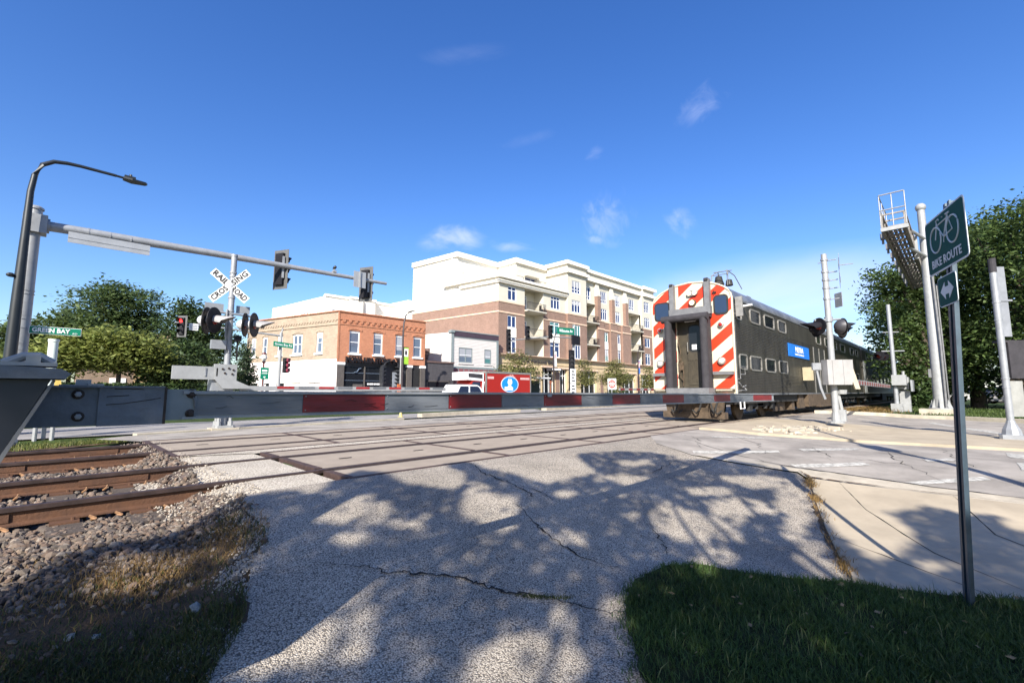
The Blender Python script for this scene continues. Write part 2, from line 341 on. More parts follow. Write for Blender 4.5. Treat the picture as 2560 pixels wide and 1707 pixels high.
def z_apron(X, Y):
    e = S((X-.85)/.7); return -.14*(1-e) + gh(X, Y)*e
sheet('asphalt_apron', [(1.28, 4.72), (2.2, 4.76), (2.25, 7.9), (1.3, 8.35), (1.27, 10.78), (.7, 12.2), (.95, 8.6), (1.05, 7.1), (.75, 6.7), (.8, 5.9), (.95, 5.55), (1.05, 5.1)], m_apron, -.010, .2, z_apron)
sheet('crossing_asphalt', [(1.32, 8.14), (2.3, 7.69), (40, 7.69), (40, 8.14)], m_apron, .0, 1.0)
sheet('crossing_asphalt', [(.7, 12.2), (1.27, 11.06), (40, 11.06), (40, 14), (9, 13.4), (4, 13.0), (1.2, 12.6)], m_asph, .0, 1.0)
sheet('road', [(7.56, 3.3), (7.95, 2.5), (8.1, 1.5), (7.9, .4), (7.75, -1.5), (7.6, -20), (24, -20), (23.4, -1.5), (24.6, .5), (24.9, 2.6), (23.5, 4.765), (8.9, 4.75), (7.9, 4.1)], m_asph, .006, .5)
sheet('gutter', [(7.56, 3.3), (7.95, 2.5), (8.1, 1.5), (7.9, .4), (7.75, -1.5), (7.45, -1.5), (7.60, -.3), (7.63, 1.2), (7.66, 1.70), (7.87, 1.85), (7.75, 2.43)], m_curb, .014, .4)
sheet('sidewalk', [(7.60, 1.66), (7.58, 1.2), (7.55, -.4), (7.4, -1.5), (7.2, -6), (3.0, -6), (3.8, -1.2), (4.4, .35), (4.56, .745), (5.03, .9), (5.73, 1.12), (6.5, 1.35), (7.37, 1.59)], m_conc, .03, .4, skirt=.05)
# joints and cracks: thin grooves filled with dirt
def crack(pts, w0, m=m_crack, parent=None, dz=.007, jit=.02, seg=8, zf=gh, name='crack'):
    v = []; f = []; p = []
    for (x0, y0), (x1, y1) in zip(pts[:-1], pts[1:]):
        for i in range(seg): p.append((x0+(x1-x0)*i/seg+rnd.uniform(-jit, jit), y0+(y1-y0)*i/seg+rnd.uniform(-jit, jit)))
    p.append(pts[-1])
    for i, (x, y) in enumerate(p):
        a = p[max(i-1, 0)]; b = p[min(i+1, len(p)-1)]; d = Vector((b[0]-a[0], b[1]-a[1])); d.normalize()
        ww = w0*(.35+rnd.random())*(.25+min(1, 3*min(i, len(p)-1-i)/len(p)))/2
        for s in (1, -1): v.append((x-d.y*ww*s, y+d.x*ww*s, zf(x, y)+dz))
        if i: f.append((2*i-2, 2*i-1, 2*i+1, 2*i))
    o = link_mesh(name, mesh_from(name, v, f, m), parent); o['kind'] = 'structure'; return o
crack([(1.43, 3.16), (1.63, 3.0), (1.69, 2.91), (1.87, 2.79), (2.12, 2.6), (2.21, 2.44), (2.29, 2.31), (2.49, 2.15), (2.57, 1.98), (2.67, 1.79), (2.8, 1.72)], .019)
crack([(3.93, 4.7), (3.69, 4.14), (3.73, 3.73), (3.76, 3.41), (3.59, 3.32)], .016, jit=.03)
crack([(3.73, 3.73), (3.9, 3.4), (3.85, 3.2)], .01, jit=.03)
crack([(3.40, 3.3), (3.25, 2.9), (3.2, 2.68), (3.16, 2.37), (3.3, 2.05)], .016, jit=.02)
crack([(4.4, 2.4), (4.1, 2.1), (3.9, 1.95)], .010, jit=.02)
crack([(7.2, 3.3), (6.0, 3.2), (5.1, 3.42)], .009, jit=.03)
for pts in ([(8.2, 3.4), (9.2, 3.9), (9.8, 4.5)], [(8.6, 2.5), (9.7, 2.9), (10.8, 3.9)], [(8.9, 1.6), (9.7, 1.9), (10.4, 2.3)], [(8.2, .3), (9.6, .9), (11.2, 1.2)], [(9.0, -.2), (10.2, .2), (11.9, .4)],
            [(8.05, 1.7), (8.3, 3.0), (9.4, 4.6)], [(10.2, 4.5), (10.6, 2.4), (10.9, -.3)], [(5.0, 12.6), (9, 12.3), (13, 12.9)], [(4, 11.8), (7.5, 11.5), (12, 11.9)], [(9.3, 2.1), (9.25, 1.2), (9.0, .2)]):
    crack(pts, .010, dz=.012, jit=.06)
zwalk = lambda x, y: gh(x, y)+.03
for pts in ([(7.57, 1.3), (6.6, .9), (5.6, .3), (4.9, -.4)], [(5.55, 1.05), (5.2, .5), (4.7, -.2)], [(7.58, .2), (6.4, -.1), (5.6, -.8)]): crack(pts, .010, dz=.003, jit=.004, zf=zwalk, name='joint')
crack([(7.90, 1.85), (7.66, 1.66), (7.63, 1.2), (7.58, -.4)], .045, m_soil, dz=.034, jit=.015, zf=gh, name='joint')
crack([(8.1, 2.5), (8.12, 1.5), (7.92, .4), (7.75, -1.3)], .04, m_crack, dz=.018, jit=.015, zf=gh, name='joint')
crack([(7.6, 1.66), (6.5, 1.36), (5.73, 1.13), (5.03, .91), (4.6, .77)], .05, m_soil, dz=.012, jit=.02, name='joint')
# painted markings of the crossing
for poly in ([(7.84, 3.42), (9.21, 2.46), (9.04, 2.36), (7.69, 3.31)], [(9.74, 2.26), (10.88, 1.57), (10.62, 1.46), (9.54, 2.13)], [(8.25, 2.03), (9.04, 1.22), (8.84, 1.10), (8.11, 1.93)],
             [(9.83, .57), (10.32, .25), (10.06, .16), (9.60, .50)], [(7.98, .69), (8.78, -.10), (8.58, -.14), (7.83, .62)], [(11.9, -.40), (11.8, -.66), (11.1, -.62), (11.1, -.44)], [(10.4, -.46), (10.4, -.66), (9.5, -.62), (9.5, -.46)],
             [(19.4, .05), (17.5, -.66), (16.9, -.60), (18.6, .1)], [(22.0, .9), (20.0, .3), (19.5, .4), (21.3, 1.0)], [(8.1, 12.6), (12, 12.7), (12, 12.5), (8.1, 12.4)], [(13.5, 12.7), (17, 12.9), (17, 12.7), (13.5, 12.5)], [(9.9, 3.9), (10.9, 3.2), (10.75, 3.1), (9.75, 3.8)]):
    sheet('road_marking', rough_line(poly+[poly[0]], 3, .015)[:-1], m_white, .011, .4)
def slab(name, poly, m, top, zf=gh): return sheet(name, poly, m, top, .5, zf, skirt=top+.08)
slab('traffic_island', [(11.25, 4.70), (11.3, 3.4), (12.0, 2.3), (12.3, .7), (12.5, -1.2), (15.0, -1.4), (16.6, .6), (17.3, 2.2), (16.6, 4.66)], m_conc, .06)
slab('kerb', [(22.9, -2.5), (24.8, .2), (25.1, 2.5), (23.3, 4.70), (23.7, 4.74), (25.5, 2.55), (25.2, .1), (23.3, -2.6)], m_curb, .13)
slab('kerb', [(1.4, 12.75), (4.2, 13.25), (8.6, 13.7), (8.6, 13.9), (4.2, 13.5), (1.35, 13.0)], m_curb, .025)
slab('kerb', [(9.6, 14.1), (12.5, 14.55), (15.2, 14.5), (15.2, 14.8), (12.4, 14.9), (9.6, 14.4)], m_curb, .13)
slab('kerb', [(17.5, 14.9), (26, 15.9), (40, 16.4), (40, 16.7), (26, 16.2), (17.5, 15.25)], m_curb, .13)
sheet('median_grass', [(17.6, 15.3), (26, 16.25), (40, 16.75), (40, 17.8), (26, 17.2), (18, 16.2)], m_lawn, .05, 1.0)
sheet('street', [(-120, 13.5), (1.35, 13.02), (4.2, 13.5), (9, 13.95), (40, 14.0), (200, 14.0), (200, 34), (-120, 34)], m_asph2, .004, 2.0)
sheet('street_pavement', [(13.5, 34), (200, 34), (200, 40.4), (15.5, 38.6)], m_curb, .10, 3.0, skirt=.14)
sheet('side_street', [(-10, 34), (13.5, 34), (9.0, 52), (-14, 90), (-22, 90)], m_asph2, .004, 3.0)

# the rubble where the island's edge has broken up
rub = MB()
for i in range(110):
    t = rnd.random(); x = 11.7+3.0*t+rnd.gauss(0, .15); y = 3.25-.45*t+rnd.gauss(0, .28); r = rnd.uniform(.03, .14)
    p = [(x+r*math.cos(a)*rnd.uniform(.6, 1.2), y+r*math.sin(a)*rnd.uniform(.6, 1.2), gh(x, y)+.05) for a in (0, 1.2, 2.3, 3.4, 4.6, 5.5)]
    rub.prism(p, (rnd.uniform(-.02, .02), rnd.uniform(-.02, .02), rnd.uniform(.02, .06)))
rub.build('broken_concrete', m_curb, kind='stuff')

# ------------------------------------------------------------------ railway: two tracks, crossing panels
T1 = 6.23; T2 = 9.60; HG = .7525
def rail_mb(y, x0, x1):
    h = [(-.009, -.035), (-.009, -.112), (-.06, -.125), (-.06, -.138), (.06, -.138), (.06, -.125), (.009, -.112), (.009, -.035)]
    return MB().prism([(x0, y+a, b) for a, b in h], (x1-x0, 0, 0))
def rail_head_mb(y, x0, x1):
    h = [(-.036, .006), (-.036, -.026), (-.009, -.0352), (.009, -.0352), (.036, -.026), (.036, .006), (.028, .011), (-.028, .011)]
    return MB().prism([(x0, y+a, b) for a, b in h], (x1-x0, 0, 0))
m_headside = mat('shaded rail head side', (.06, .038, .033), .6, .3, var=.25, scale=8)  # shadow on the head's side is put into this colour
tie_me = mesh_from('tie', *(lambda b: (b.v, b.f))(MB().box(-.11, .11, -1.28, 1.28, -.31, -.154)), m_tie)
plate_me = mesh_from('tie_plate', *(lambda b: (b.v, b.f))(MB().box(-.09, .09, -.17, .17, -.154, -.139).cyl((-.05, .10, -.141), (-.05, .10, -.118), .014, n=6).cyl((.05, -.10, -.141), (.05, -.10, -.118), .014, n=6)), m_rust)
m_anchor = mat('pale rusted anchor', (.40, .22, .11), .75, .2, var=.3, scale=20)
def anchor_mesh():
    b = MB(); b.tube([(-.02, -.085, -.16), (.02, -.105, -.185), (.0, -.04, -.20), (.0, .05, -.20), (-.02, .10, -.175), (-.03, .075, -.150)], .012, 6)
    return mesh_from('rail_anchor', b.v, b.f, m_anchor)
anc_me = anchor_mesh()
for yc, lab in ((T1, 'rusty near railway track, leading from the left under the train'), (T2, 'rusty far railway track, second from the camera, without a train')):
    t = thing('railway_track', lab, 'railway track', (0, yc, 0), 'railway tracks')
    for s in (-1, 1):
        r_ = rail_mb(yc+s*HG, -14, 90).build('rail', m_rust, t)
        hd_ = rail_head_mb(yc+s*HG, -14, 90).build('rail_head', m_headside, r_)
    k = 0
    for i in range(30):
        x = -13.6+.51*i
        if x > .95: break
        o = link_mesh('tie', tie_me, t); o.location = (x, 0, 0)
        for s in (-1, 1):
            p = link_mesh('tie_plate', plate_me, t); p.location = (x, s*HG, 0)
            if x > -4:
                for dx in ((.17,) if i % 2 else (.17, -.17)):
                    a = link_mesh('rail_anchor', anc_me, t); a.location = (x+dx, s*HG, .034); a.rotation_euler = (0, 0, 0 if s < 0 else math.pi)
    # bolted joint bars on the near rails
    for s in (-1, 1):
        MB().box(-.75 if s < 0 else .3, -.15 if s < 0 else .9, yc+s*HG-.024, yc+s*HG+.024, -.108, -.045).build('joint_bar', m_rust, t)
cr = thing('level_crossing', None, None, (0, 0, 0), kind='structure')
def panel_mesh(n, y0, y1, L=2.40):
    b = MB(); b.bev(-L/2, L/2, y0, y1, -.14, .0, .015)
    me = mesh_from(n, b.v, b.f, m_panel); return me
edge_me = {}
for yc, xs, n in ((T1, 2.36, 15), (T2, 1.34, 15)):
    strips = ((-1.415, -HG-.12), (-HG+.15, HG-.15), (HG+.12, 1.415))
    mes = [panel_mesh('crossing_panel', a, b) for a, b in strips]
    for i in range(n):
        xc = xs+1.22+2.44*i
        if xc > 38: break
        for me in mes:
            o = link_mesh('crossing_panel', me, cr); o.location = (xc, yc, rnd.uniform(-.0018, -.0008))
    xe = xs+2.44*n
    for y in (yc-1.455, yc+1.455): MB().box(xs-.03, xe, y-.036, y+.036, -.1, .006).build('steel_edge', m_plate, cr)
    for i in range(n+1):
        x = xs+2.44*i
        for a, b in strips: MB().box(x-.04 if i else x-.05, x+.04, yc+a-.01, yc+b+.01, -.1, .0045 if i else .008).build('steel_edge', m_plate, cr)
    sheet('flangeway', [(xs, yc-1.47), (xe, yc-1.47), (xe, yc+1.47), (xs, yc+1.47)], m_rubber, -.0038, 4, lambda x, y: 0)
    # lifting slots, two in each gauge panel
    for i in range(5):
        for dx in (-.6, .6):
            b = MB(); x = xs+1.22+2.44*i+dx; b.box(x-.09, x+.09, yc-.02, yc+.02, .0055, .0075); b.build('lifting_slot', m_rubber, cr)

# ------------------------------------------------------------------ ballast: bed, loose stones
def path_x(Y): return float(np.interp(Y, [-.6, 1.2, 2.0, 2.55, 2.79, 3.1, 3.52, 3.82, 4.21, 4.72, 5.2], [-1.5, -.2, .3, .58, .74, .89, 1.11, 1.22, 1.22, 1.28, 1.3]))
def z_ball(X, Y):
    z = -.190 - .34*S((4.6-Y)/2.6)
    z += .06*S((7.9-abs(Y-7.9)-7.25)/.4) if abs(Y-7.9) < .6 else 0
    xb = path_x(Y)
    e = S((X-xb+.5)/.5)
    return z*(1-e) + (gh(X, Y)-.012)*e
def bumpy(X, Y): return z_ball(X, Y)+.015*math.sin(7*X+3*Y)*math.sin(5*Y-2*X)
BALL = [(1.3, 4.70), (1.30, 4.2), (1.25, 3.82), (1.15, 3.52), (.93, 3.1), (.8, 2.79), (.62, 2.55), (.35, 2.0), (-.15, 1.2), (-1.4, -.6), (-9, -.6), (-12, 2), (-12, 12.4), (.7, 12.2), (1.2, 10.8), (1.3, 8.3), (1.3, 7.2), (1.2, 6), (1.1, 5.2)]
bed = sheet('ballast', BALL, m_ballbase, 0, .3, bumpy)
SOIL = rough_line([(-2.5, 4.05), (0, 4.12), (.6, 4.1), (1.15, 4.0), (1.14, 3.52), (.92, 3.1), (.78, 2.79), (.6, 2.55), (.33, 2.0), (-.2, 1.2), (-1.4, -.6), (-2.5, -.6), (-2.5, 4.05)], 5, .04)[:-1]
sheet('soil_strip', SOIL, mat('brown dusty soil', (.115, .075, .045), .97, var=.3, scale=7, bump=.9, bscale=60, col2=(.06, .045, .03), spec=.1), .012, .15, bumpy)
def stone_mesh(k):
    r = random.Random(100+k); bm = bmesh.new(); bmesh.ops.create_icosphere(bm, subdivisions=1, radius=.5)
    sx, sy, sz = r.uniform(.8, 1.25), r.uniform(.7, 1.0), r.uniform(.45, .8)
    for v in bm.verts:
        f = r.uniform(.72, 1.15); v.co = Vector((v.co.x*sx*f, v.co.y*sy*f, v.co.z*sz*f))
    me = bpy.data.meshes.new('stone'); bm.to_mesh(me); bm.free(); return me
def mat_stones(name, cols, rough=.85):
    m = bpy.data.materials.new(name); m.use_nodes = True; n = m.node_tree.nodes; l = m.node_tree.links; b = n['Principled BSDF']; b.inputs['Roughness'].default_value = rough; b.inputs['Specular IOR Level'].default_value = .25
    g = n.new('ShaderNodeNewGeometry'); oi = n.new('ShaderNodeObjectInfo'); ad = n.new('ShaderNodeMath'); l.new(g.outputs['Random Per Island'], ad.inputs[0]); l.new(oi.outputs['Random'], ad.inputs[1])
    fr = n.new('ShaderNodeMath'); fr.operation = 'FRACT'; l.new(ad.outputs[0], fr.inputs[0])
    cr_ = n.new('ShaderNodeValToRGB'); e = cr_.color_ramp.elements; e[0].color = (*cols[0], 1); e[1].color = (*cols[-1], 1)
    for i, c in enumerate(cols[1:-1]): e.new((i+1)/(len(cols)-1)).color = (*c, 1)
    l.new(fr.outputs[0], cr_.inputs['Fac'])
    tcn = n.new('ShaderNodeTexCoord'); nz = n.new('ShaderNodeTexNoise'); nz.inputs['Scale'].default_value = 60; nz.inputs['Detail'].default_value = 4; l.new(tcn.outputs['Object'], nz.inputs['Vector'])
    mr = n.new('ShaderNodeMapRange'); mr.inputs['To Min'].default_value = .6; mr.inputs['To Max'].default_value = 1.3; l.new(nz.outputs['Fac'], mr.inputs['Value'])
    mx = n.new('ShaderNodeMix'); mx.data_type = 'RGBA'; mx.blend_type = 'MULTIPLY'; mx.inputs['Factor'].default_value = 1; l.new(cr_.outputs[0], mx.inputs[6]); l.new(mr.outputs[0], mx.inputs[7]); l.new(mx.outputs[2], b.inputs['Base Color'])
    bp = n.new('ShaderNodeBump'); bp.inputs['Strength'].default_value = .4; bp.inputs['Distance'].default_value = .01; l.new(nz.outputs['Fac'], bp.inputs['Height']); l.new(bp.outputs[0], b.inputs['Normal'])
    MATS[name] = m; return m
m_stone = mat_stones('ballast stone', [(.095, .066, .048), (.165, .115, .085), (.07, .06, .053), (.13, .105, .083), (.205, .15, .112), (.085, .071, .062), (.27, .225, .18)])
m_gravel = mat_stones('pale gravel', [(.28, .24, .195), (.40, .35, .285), (.22, .19, .165), (.47, .415, .345)])
stones = [stone_mesh(k) for k in range(8)]
for me in stones: me.materials.append(m_stone)
SV = [np.array([v.co for v in me.vertices]) for me in stones]; SF = np.array([p.vertices for p in stones[0].polygons])
def scatter_stones(name, pts, size, m, parent=None):
    "many loose stones as one mesh: pts = rows of x, y, z"
    V = []; F = []
    for i, (x, y, z) in enumerate(pts):
        q = rng.normal(size=4); q /= np.linalg.norm(q); a, b, c, d = q
        Rm = np.array([[1-2*(c*c+d*d), 2*(b*c-a*d), 2*(b*d+a*c)], [2*(b*c+a*d), 1-2*(b*b+d*d), 2*(c*d-a*b)], [2*(b*d-a*c), 2*(c*d+a*b), 1-2*(b*b+c*c)]])
        s = size*rng.uniform(.6, 1.45); V.append(SV[i % 8]@Rm.T*s+np.array([x, y, z])); F.append(SF+12*i)
    me = bpy.data.meshes.new(name); me.from_pydata(np.concatenate(V).tolist(), [], np.concatenate(F).tolist()); me.update(); me.materials.append(m)
    o = link_mesh(name, me, parent); o['kind'] = 'stuff'; return o
RAILS = [T1-HG, T1+HG, T2-HG, T2+HG]
def ok_ball(x, y): return inside(x, y, BALL) and min(abs(y-r) for r in RAILS) > .09
pts = []
while len(pts) < 10500:                      # near shoulder
    x = rnd.uniform(-2.2, 1.45); y = rnd.uniform(2.75, 5.4); e_ = 4.0+.10*math.sin(3*x)+.05*math.sin(9*x)
    dens = 1.0 if y > e_ else max(.06, 1-(e_-y)*1.7)
    if x > path_x(y)-.30 and rnd.random() < .8: continue
    if ok_ball(x, y) and rnd.random() < dens: pts.append((x, y, z_ball(x, y)+rnd.uniform(-.004, .022)))
scatter_stones('loose_ballast', pts, .042, m_stone, bed)
pts = []
while len(pts) < 9000:
    x = rnd.uniform(-3.0, 1.35) if rnd.random() < .8 else rnd.uniform(-7, -3); y = rnd.uniform(5.45, 12.0)
    if abs((x+13.6+.255) % .51-.255) < .10 and min(abs(y-T1), abs(y-T2)) < .70 and rnd.random() < .75: continue
    if ok_ball(x, y): pts.append((x, y, z_ball(x, y)+rnd.uniform(-.005, .03)))
scatter_stones('loose_ballast', pts, .058, m_stone, bed)
pts = []
while len(pts) < 2200:                      # pale gravel spilt along the path edge
    t = rnd.random()**.7; k = int(t*5.99); a = PATH_L[k]; b = PATH_L[k+1]; u = rnd.random()
    x = a[0]+(b[0]-a[0])*u+rnd.gauss(-.08, .11); y = a[1]+(b[1]-a[1])*u+rnd.gauss(0, .06)
    if inside(x, y, BALL) and y > 2.3 and rnd.random() < S((y-2.2)/1.6)+.15: pts.append((x, y, z_ball(x, y)+.008))
while len(pts) < 3900:
    x = rnd.uniform(.75, 1.5); y = rnd.choice((rnd.uniform(4.7, 5.4), rnd.uniform(5.55, 6.9), rnd.uniform(7.1, 8.7), rnd.uniform(8.9, 12)))
    pts.append((x, y, max(z_ball(x, y), z_apron(x, y))+.006))
scatter_stones('spilt_gravel', pts, .019, m_gravel, bed)
n = 0
while n < 300:                              # the biggest stones one can pick out, singly
    x = rnd.uniform(-.9, 1.2); y = rnd.uniform(3.3, 5.35)
    if not ok_ball(x, y) or x > path_x(y)-.3 or (y < 4.1 and rnd.random() < .95): continue
    o = link_mesh('stone', stones[n % 8], bed); s = rnd.uniform(.058, .088); o.scale = (s, s, s*.9); o.location = (x, y, z_ball(x, y)+.022)
    o.rotation_euler = (rnd.uniform(-.5, .5), rnd.uniform(-.5, .5), rnd.uniform(0, 6.28)); n += 1
m_pale = mat('pale rock', (.30, .31, .28), .85, var=.2, scale=12, bump=.6, bscale=40)
for (x, y, s, lab) in ((.68, 3.17, .11, 'large pale rock in the dry grass nearest the path edge'), (.17, 3.36, .08, 'grey bluish rock lying left in the shaded weeds'), (.27, 3.30, .065, 'small lilac grey rock beside the bluish rock')):
    me = stone_mesh(int(s*1000)); me.materials.append(m_pale); o = link_mesh('rock', me); o['label'] = lab; o['category'] = 'rock'; o.scale = (s*1.2, s*.8, s*.7); o.location = (x, y, z_ball(x, y)+.02); o.rotation_euler = (.1, .2, rnd.random()*6)

# ------------------------------------------------------------------ grass
m_grass = mat_leaf('grass blade', (.025, .055, .012), (.075, .125, .03), .3)
m_dry = mat_leaf('dry grass blade', (.10, .065, .02), (.30, .19, .07), .3)
m_weed = mat_leaf('weed blade', (.025, .045, .012), (.085, .095, .028), .3)
def blades(name, pts, h, wd, m, lean=.5, kind='stuff'):
    n = len(pts); P = np.array(pts); H = h*rng.uniform(.45, 1.25, n); W = wd*rng.uniform(.7, 1.3, n); a = rng.uniform(0, 2*np.pi, n); b = rng.uniform(0, 2*np.pi, n); L = H*lean*rng.uniform(.1, 1.2, n)
    dx = np.cos(a)*W/2; dy = np.sin(a)*W/2; lx = np.cos(b)*L; ly = np.sin(b)*L
    def pt(fx, fz, wf): return np.stack([P[:, 0]+lx*fx+dx*wf, P[:, 1]+ly*fx+dy*wf, P[:, 2]+H*fz], 1)
    V = np.stack([pt(0, 0, 1), pt(0, 0, -1), pt(.35, .6, .8), pt(.35, .6, -.8), pt(1, 1, 0)], 1).reshape(-1, 3)
    o = np.arange(n)[:, None]*5
    T = np.concatenate([o+np.array([[0, 1, 3]]), o+np.array([[0, 3, 2]]), o+np.array([[2, 3, 4]])])
    me = bpy.data.meshes.new(name); me.from_pydata(V.tolist(), [], T.tolist()); me.update(); me.materials.append(m)
    ob = link_mesh(name, me)
    if kind: ob['kind'] = kind
    return ob
LAWN = [(2.23, 1.28), (2.45, 1.46), (2.61, 1.58), (2.79, 1.7), (3.0, 1.81), (3.17, 1.85), (3.32, 1.85), (3.62, 1.84), (3.87, 1.7), (4.0, 1.45), (4.1, 1.2), (4.29, .85), (4.45, .55), (4.54, .33), (4.65, .13), (4.83, -.17), (4.9, -1.5), (2.2, -1.5), (1.6, -.2), (1.9, .7)]
LAWNB = rough_line(LAWN+[LAWN[0]], 4, .02)[:-1]
sheet('verge', LAWNB, mat('verge soil', (.045, .055, .02), .97, var=.35, scale=9, bump=.8, bscale=70, spec=.1), .04, .2, lambda x, y: gh(x, y))
pts = []
while len(pts) < 62000:
    x = rnd.uniform(1.6, 4.9); y = rnd.uniform(-.9, 1.9)
    if inside(x, y, LAWNB) and x*.70+y*.71 > .5 and rnd.random() < .62+.45*math.sin(5*x+2*y)*math.sin(4*y-3*x+1): pts.append((x, y, gh(x, y)+.035))
    elif rnd.random() < .30 and inside(x+rnd.uniform(-.09, .09), y-rnd.uniform(0, .10), LAWNB) and x*.7+y*.71 > 1: pts.append((x, y, gh(x, y)+.0))
blades('grass', pts, .048, .005, m_grass, 1.0)
pts = []
while len(pts) < 900:
    x = rnd.uniform(1.6, 4.9); y = rnd.uniform(-.9, 1.9)
    if inside(x, y, LAWNB): pts.append((x, y, gh(x, y)+.035))
dl_v = []; dl_f = []
for i in range(90):
    x = rnd.uniform(1.8, 4.8); y = rnd.uniform(-.6, 1.8)
    if not inside(x, y, LAWNB): continue
    a = rnd.uniform(0, 6.28); s = rnd.uniform(.012, .03); z = gh(x, y)+rnd.uniform(.05, .075); k = len(dl_v); c_, s_ = math.cos(a)*s, math.sin(a)*s
    dl_v += [(x-c_, y-s_, z), (x+s_*.5, y-c_*.5, z+.006), (x+c_, y+s_, z+.004), (x-s_*.5, y+c_*.5, z-.004)]; dl_f.append((k, k+1, k+2, k+3))
fl_ = link_mesh('fallen_leaves', mesh_from('fallen_leaves', dl_v, dl_f, mat('dead leaf', (.30, .20, .09), .8, var=.35, scale=9))); fl_['kind'] = 'stuff'
blades('tall_grass', pts, .085, .005, mat_leaf('pale grass stalk', (.09, .12, .035), (.22, .22, .09), .3), .7)
pts = []
while len(pts) < 3200:                      # dry grass strip between ballast and path
    x = rnd.uniform(-1.6, 1.3); y = rnd.uniform(2.4, 4.4)
    c = math.exp(-((y-3.80)/.24)**2)*math.exp(-((x-.55)/.42)**2)+.7*math.exp(-((x-1.0)/.14)**2-((y-3.95)/.25)**2)+.05
    if inside(x, y, BALL) and rnd.random() < c: pts.append((x, y, z_ball(x, y)+.015))
blades('dry_grass', pts, .05, .0045, m_dry, 1.2)
pts = []
while len(pts) < 38000:                     # weeds at the bottom left
    x = rnd.uniform(-1.4, .9); y = rnd.uniform(1.9, 3.9)
    c = S((3.50-y-.25*x)/.5)+.07
    if inside(x, y, BALL) and rnd.random() < c and x*.70+y*.71 > .8: pts.append((x, y, z_ball(x, y)+.02))
blades('weeds', pts, .034, .0055, m_weed, 1.0)
pts = []
while len(pts) < 500:
    x = rnd.uniform(.5, 1.3); y = rnd.uniform(3.2, 4.7)
    if inside(x, y, BALL) and rnd.random() < math.exp(-((x-1.0)/.2)**2-((y-4.15)/.12)**2)+math.exp(-((x-1.12)/.1)**2-((y-3.8)/.2)**2): pts.append((x, y, z_ball(x, y)))
blades('weeds', pts, .05, .005, m_weed, 1.0)
pts = []
while len(pts) < 700:                       # tufts along the walk edge and in the crack
    k = rnd.randrange(5); L_ = [(7.6, 1.66), (6.9, 1.47), (6.5, 1.35), (5.73, 1.12), (5.03, .9), (4.6, .77)]; u = rnd.random(); a, b = L_[k], L_[k+1]
    if rnd.random() < (.9, .8, .25, .2, .8)[k]: pts.append((a[0]+(b[0]-a[0])*u+rnd.gauss(0, .035), a[1]+(b[1]-a[1])*u+rnd.gauss(0, .035), gh(a[0], a[1])+.01))
blades('dry_grass', pts, .06, .006, m_dry, 1.2)
pts = [(2.30+.27*t+rnd.gauss(0, .014), 2.30-.32*t+rnd.gauss(0, .014), gh(2.4, 2.2)) for t in [rnd.random() for _ in range(420)]]
blades('crack_grass', pts, .022, .004, m_weed, 1.0)
pts = []
while len(pts) < 9000:                      # strip of grass by the white post on the far side
    x = rnd.uniform(-9, 1.25); y = rnd.uniform(11.9, 13.3)
    if y < 13.0 and y > 11.95+.5*S((x+.5)/1.5): pts.append((x, y, z_terrain(x, y)+.02))
sheet('verge', [(-12, 11.9), (.2, 12.0), (1.15, 12.55), (1.3, 12.95), (-12, 13.4)], m_soil, -.02, .5, lambda x, y: -.10)
blades('grass', [(x, y, -.13) for x, y, z in pts], .10, .012, mat_leaf('yellowish grass', (.07, .10, .02), (.20, .20, .06), .3), .8)  # paler, yellower blades than the near lawn
# ------------------------------------------------------------------ train
m_red = mat('signal red paint', (.55, .034, .007), .45, var=.06, scale=3)
m_cream = mat('cream white paint', (.56, .50, .385), .5, var=.07, scale=2.5)
def mat_stainless(name):
    m = bpy.data.materials.new(name); m.use_nodes = True; n = m.node_tree.nodes; l = m.node_tree.links; b = n['Principled BSDF']; b.inputs['Metallic'].default_value = .55; b.inputs['Roughness'].default_value = .48
    tcn = n.new('ShaderNodeTexCoord'); mp = n.new('ShaderNodeMapping'); mp.inputs['Scale'].default_value = (1.4, 1, .35); l.new(tcn.outputs['Object'], mp.inputs['Vector'])
    nz = n.new('ShaderNodeTexNoise'); nz.inputs['Scale'].default_value = 2.2; nz.inputs['Detail'].default_value = 9; nz.inputs['Roughness'].default_value = .7; l.new(mp.outputs[0], nz.inputs['Vector'])
    cr_ = n.new('ShaderNodeValToRGB'); e = cr_.color_ramp.elements; e[0].position = .3; e[0].color = (.032, .029, .023, 1); e[1].position = .75; e[1].color = (.100, .092, .074, 1)
    l.new(nz.outputs['Fac'], cr_.inputs['Fac']); l.new(cr_.outputs[0], b.inputs['Base Color'])
    MATS[name] = m; return m
m_steel = mat_stainless('grimy stainless steel')
m_roofm = mat('grey roof steel', (.20, .21, .23), .42, .4, var=.2, scale=2)
m_grey = mat('grey structural steel', (.17, .17, .175), .55, .1, var=.15, scale=5)
m_darkg = mat('dark diaphragm rubber', (.034, .031, .036), .85, var=.2, scale=6)
m_door = mat('shaded dirty tan door paint', (.055, .044, .027), .6, var=.22, scale=5)  # shade of the door recess darkens this colour, on top of dirt
m_black = mat('black under gear', (.022, .021, .02), .75, var=.3, scale=7)
m_brown = mat('brown dusty steel', (.10, .068, .042), .85, var=.3, scale=6)
m_alu = mat('aluminium frame', (.30, .285, .26), .4, .35, var=.15, scale=8)
m_glass = mat_glass('dark window glass', (.010, .012, .016), .08, .3)
m_blue = mat('blue logo panel', (.012, .17, .62), .4, var=.05)
m_wht = mat('white lettering', (.82, .82, .82), .5, var=.04)
m_lamp = mat_emit('lit headlamp', (1.0, .72, .4), .9)
m_redlens = mat('red lens', (.30, .015, .012), .15, var=.1)
m_clearlens = mat('clear lamp lens', (.80, .76, .68), .12, .3, var=.05)
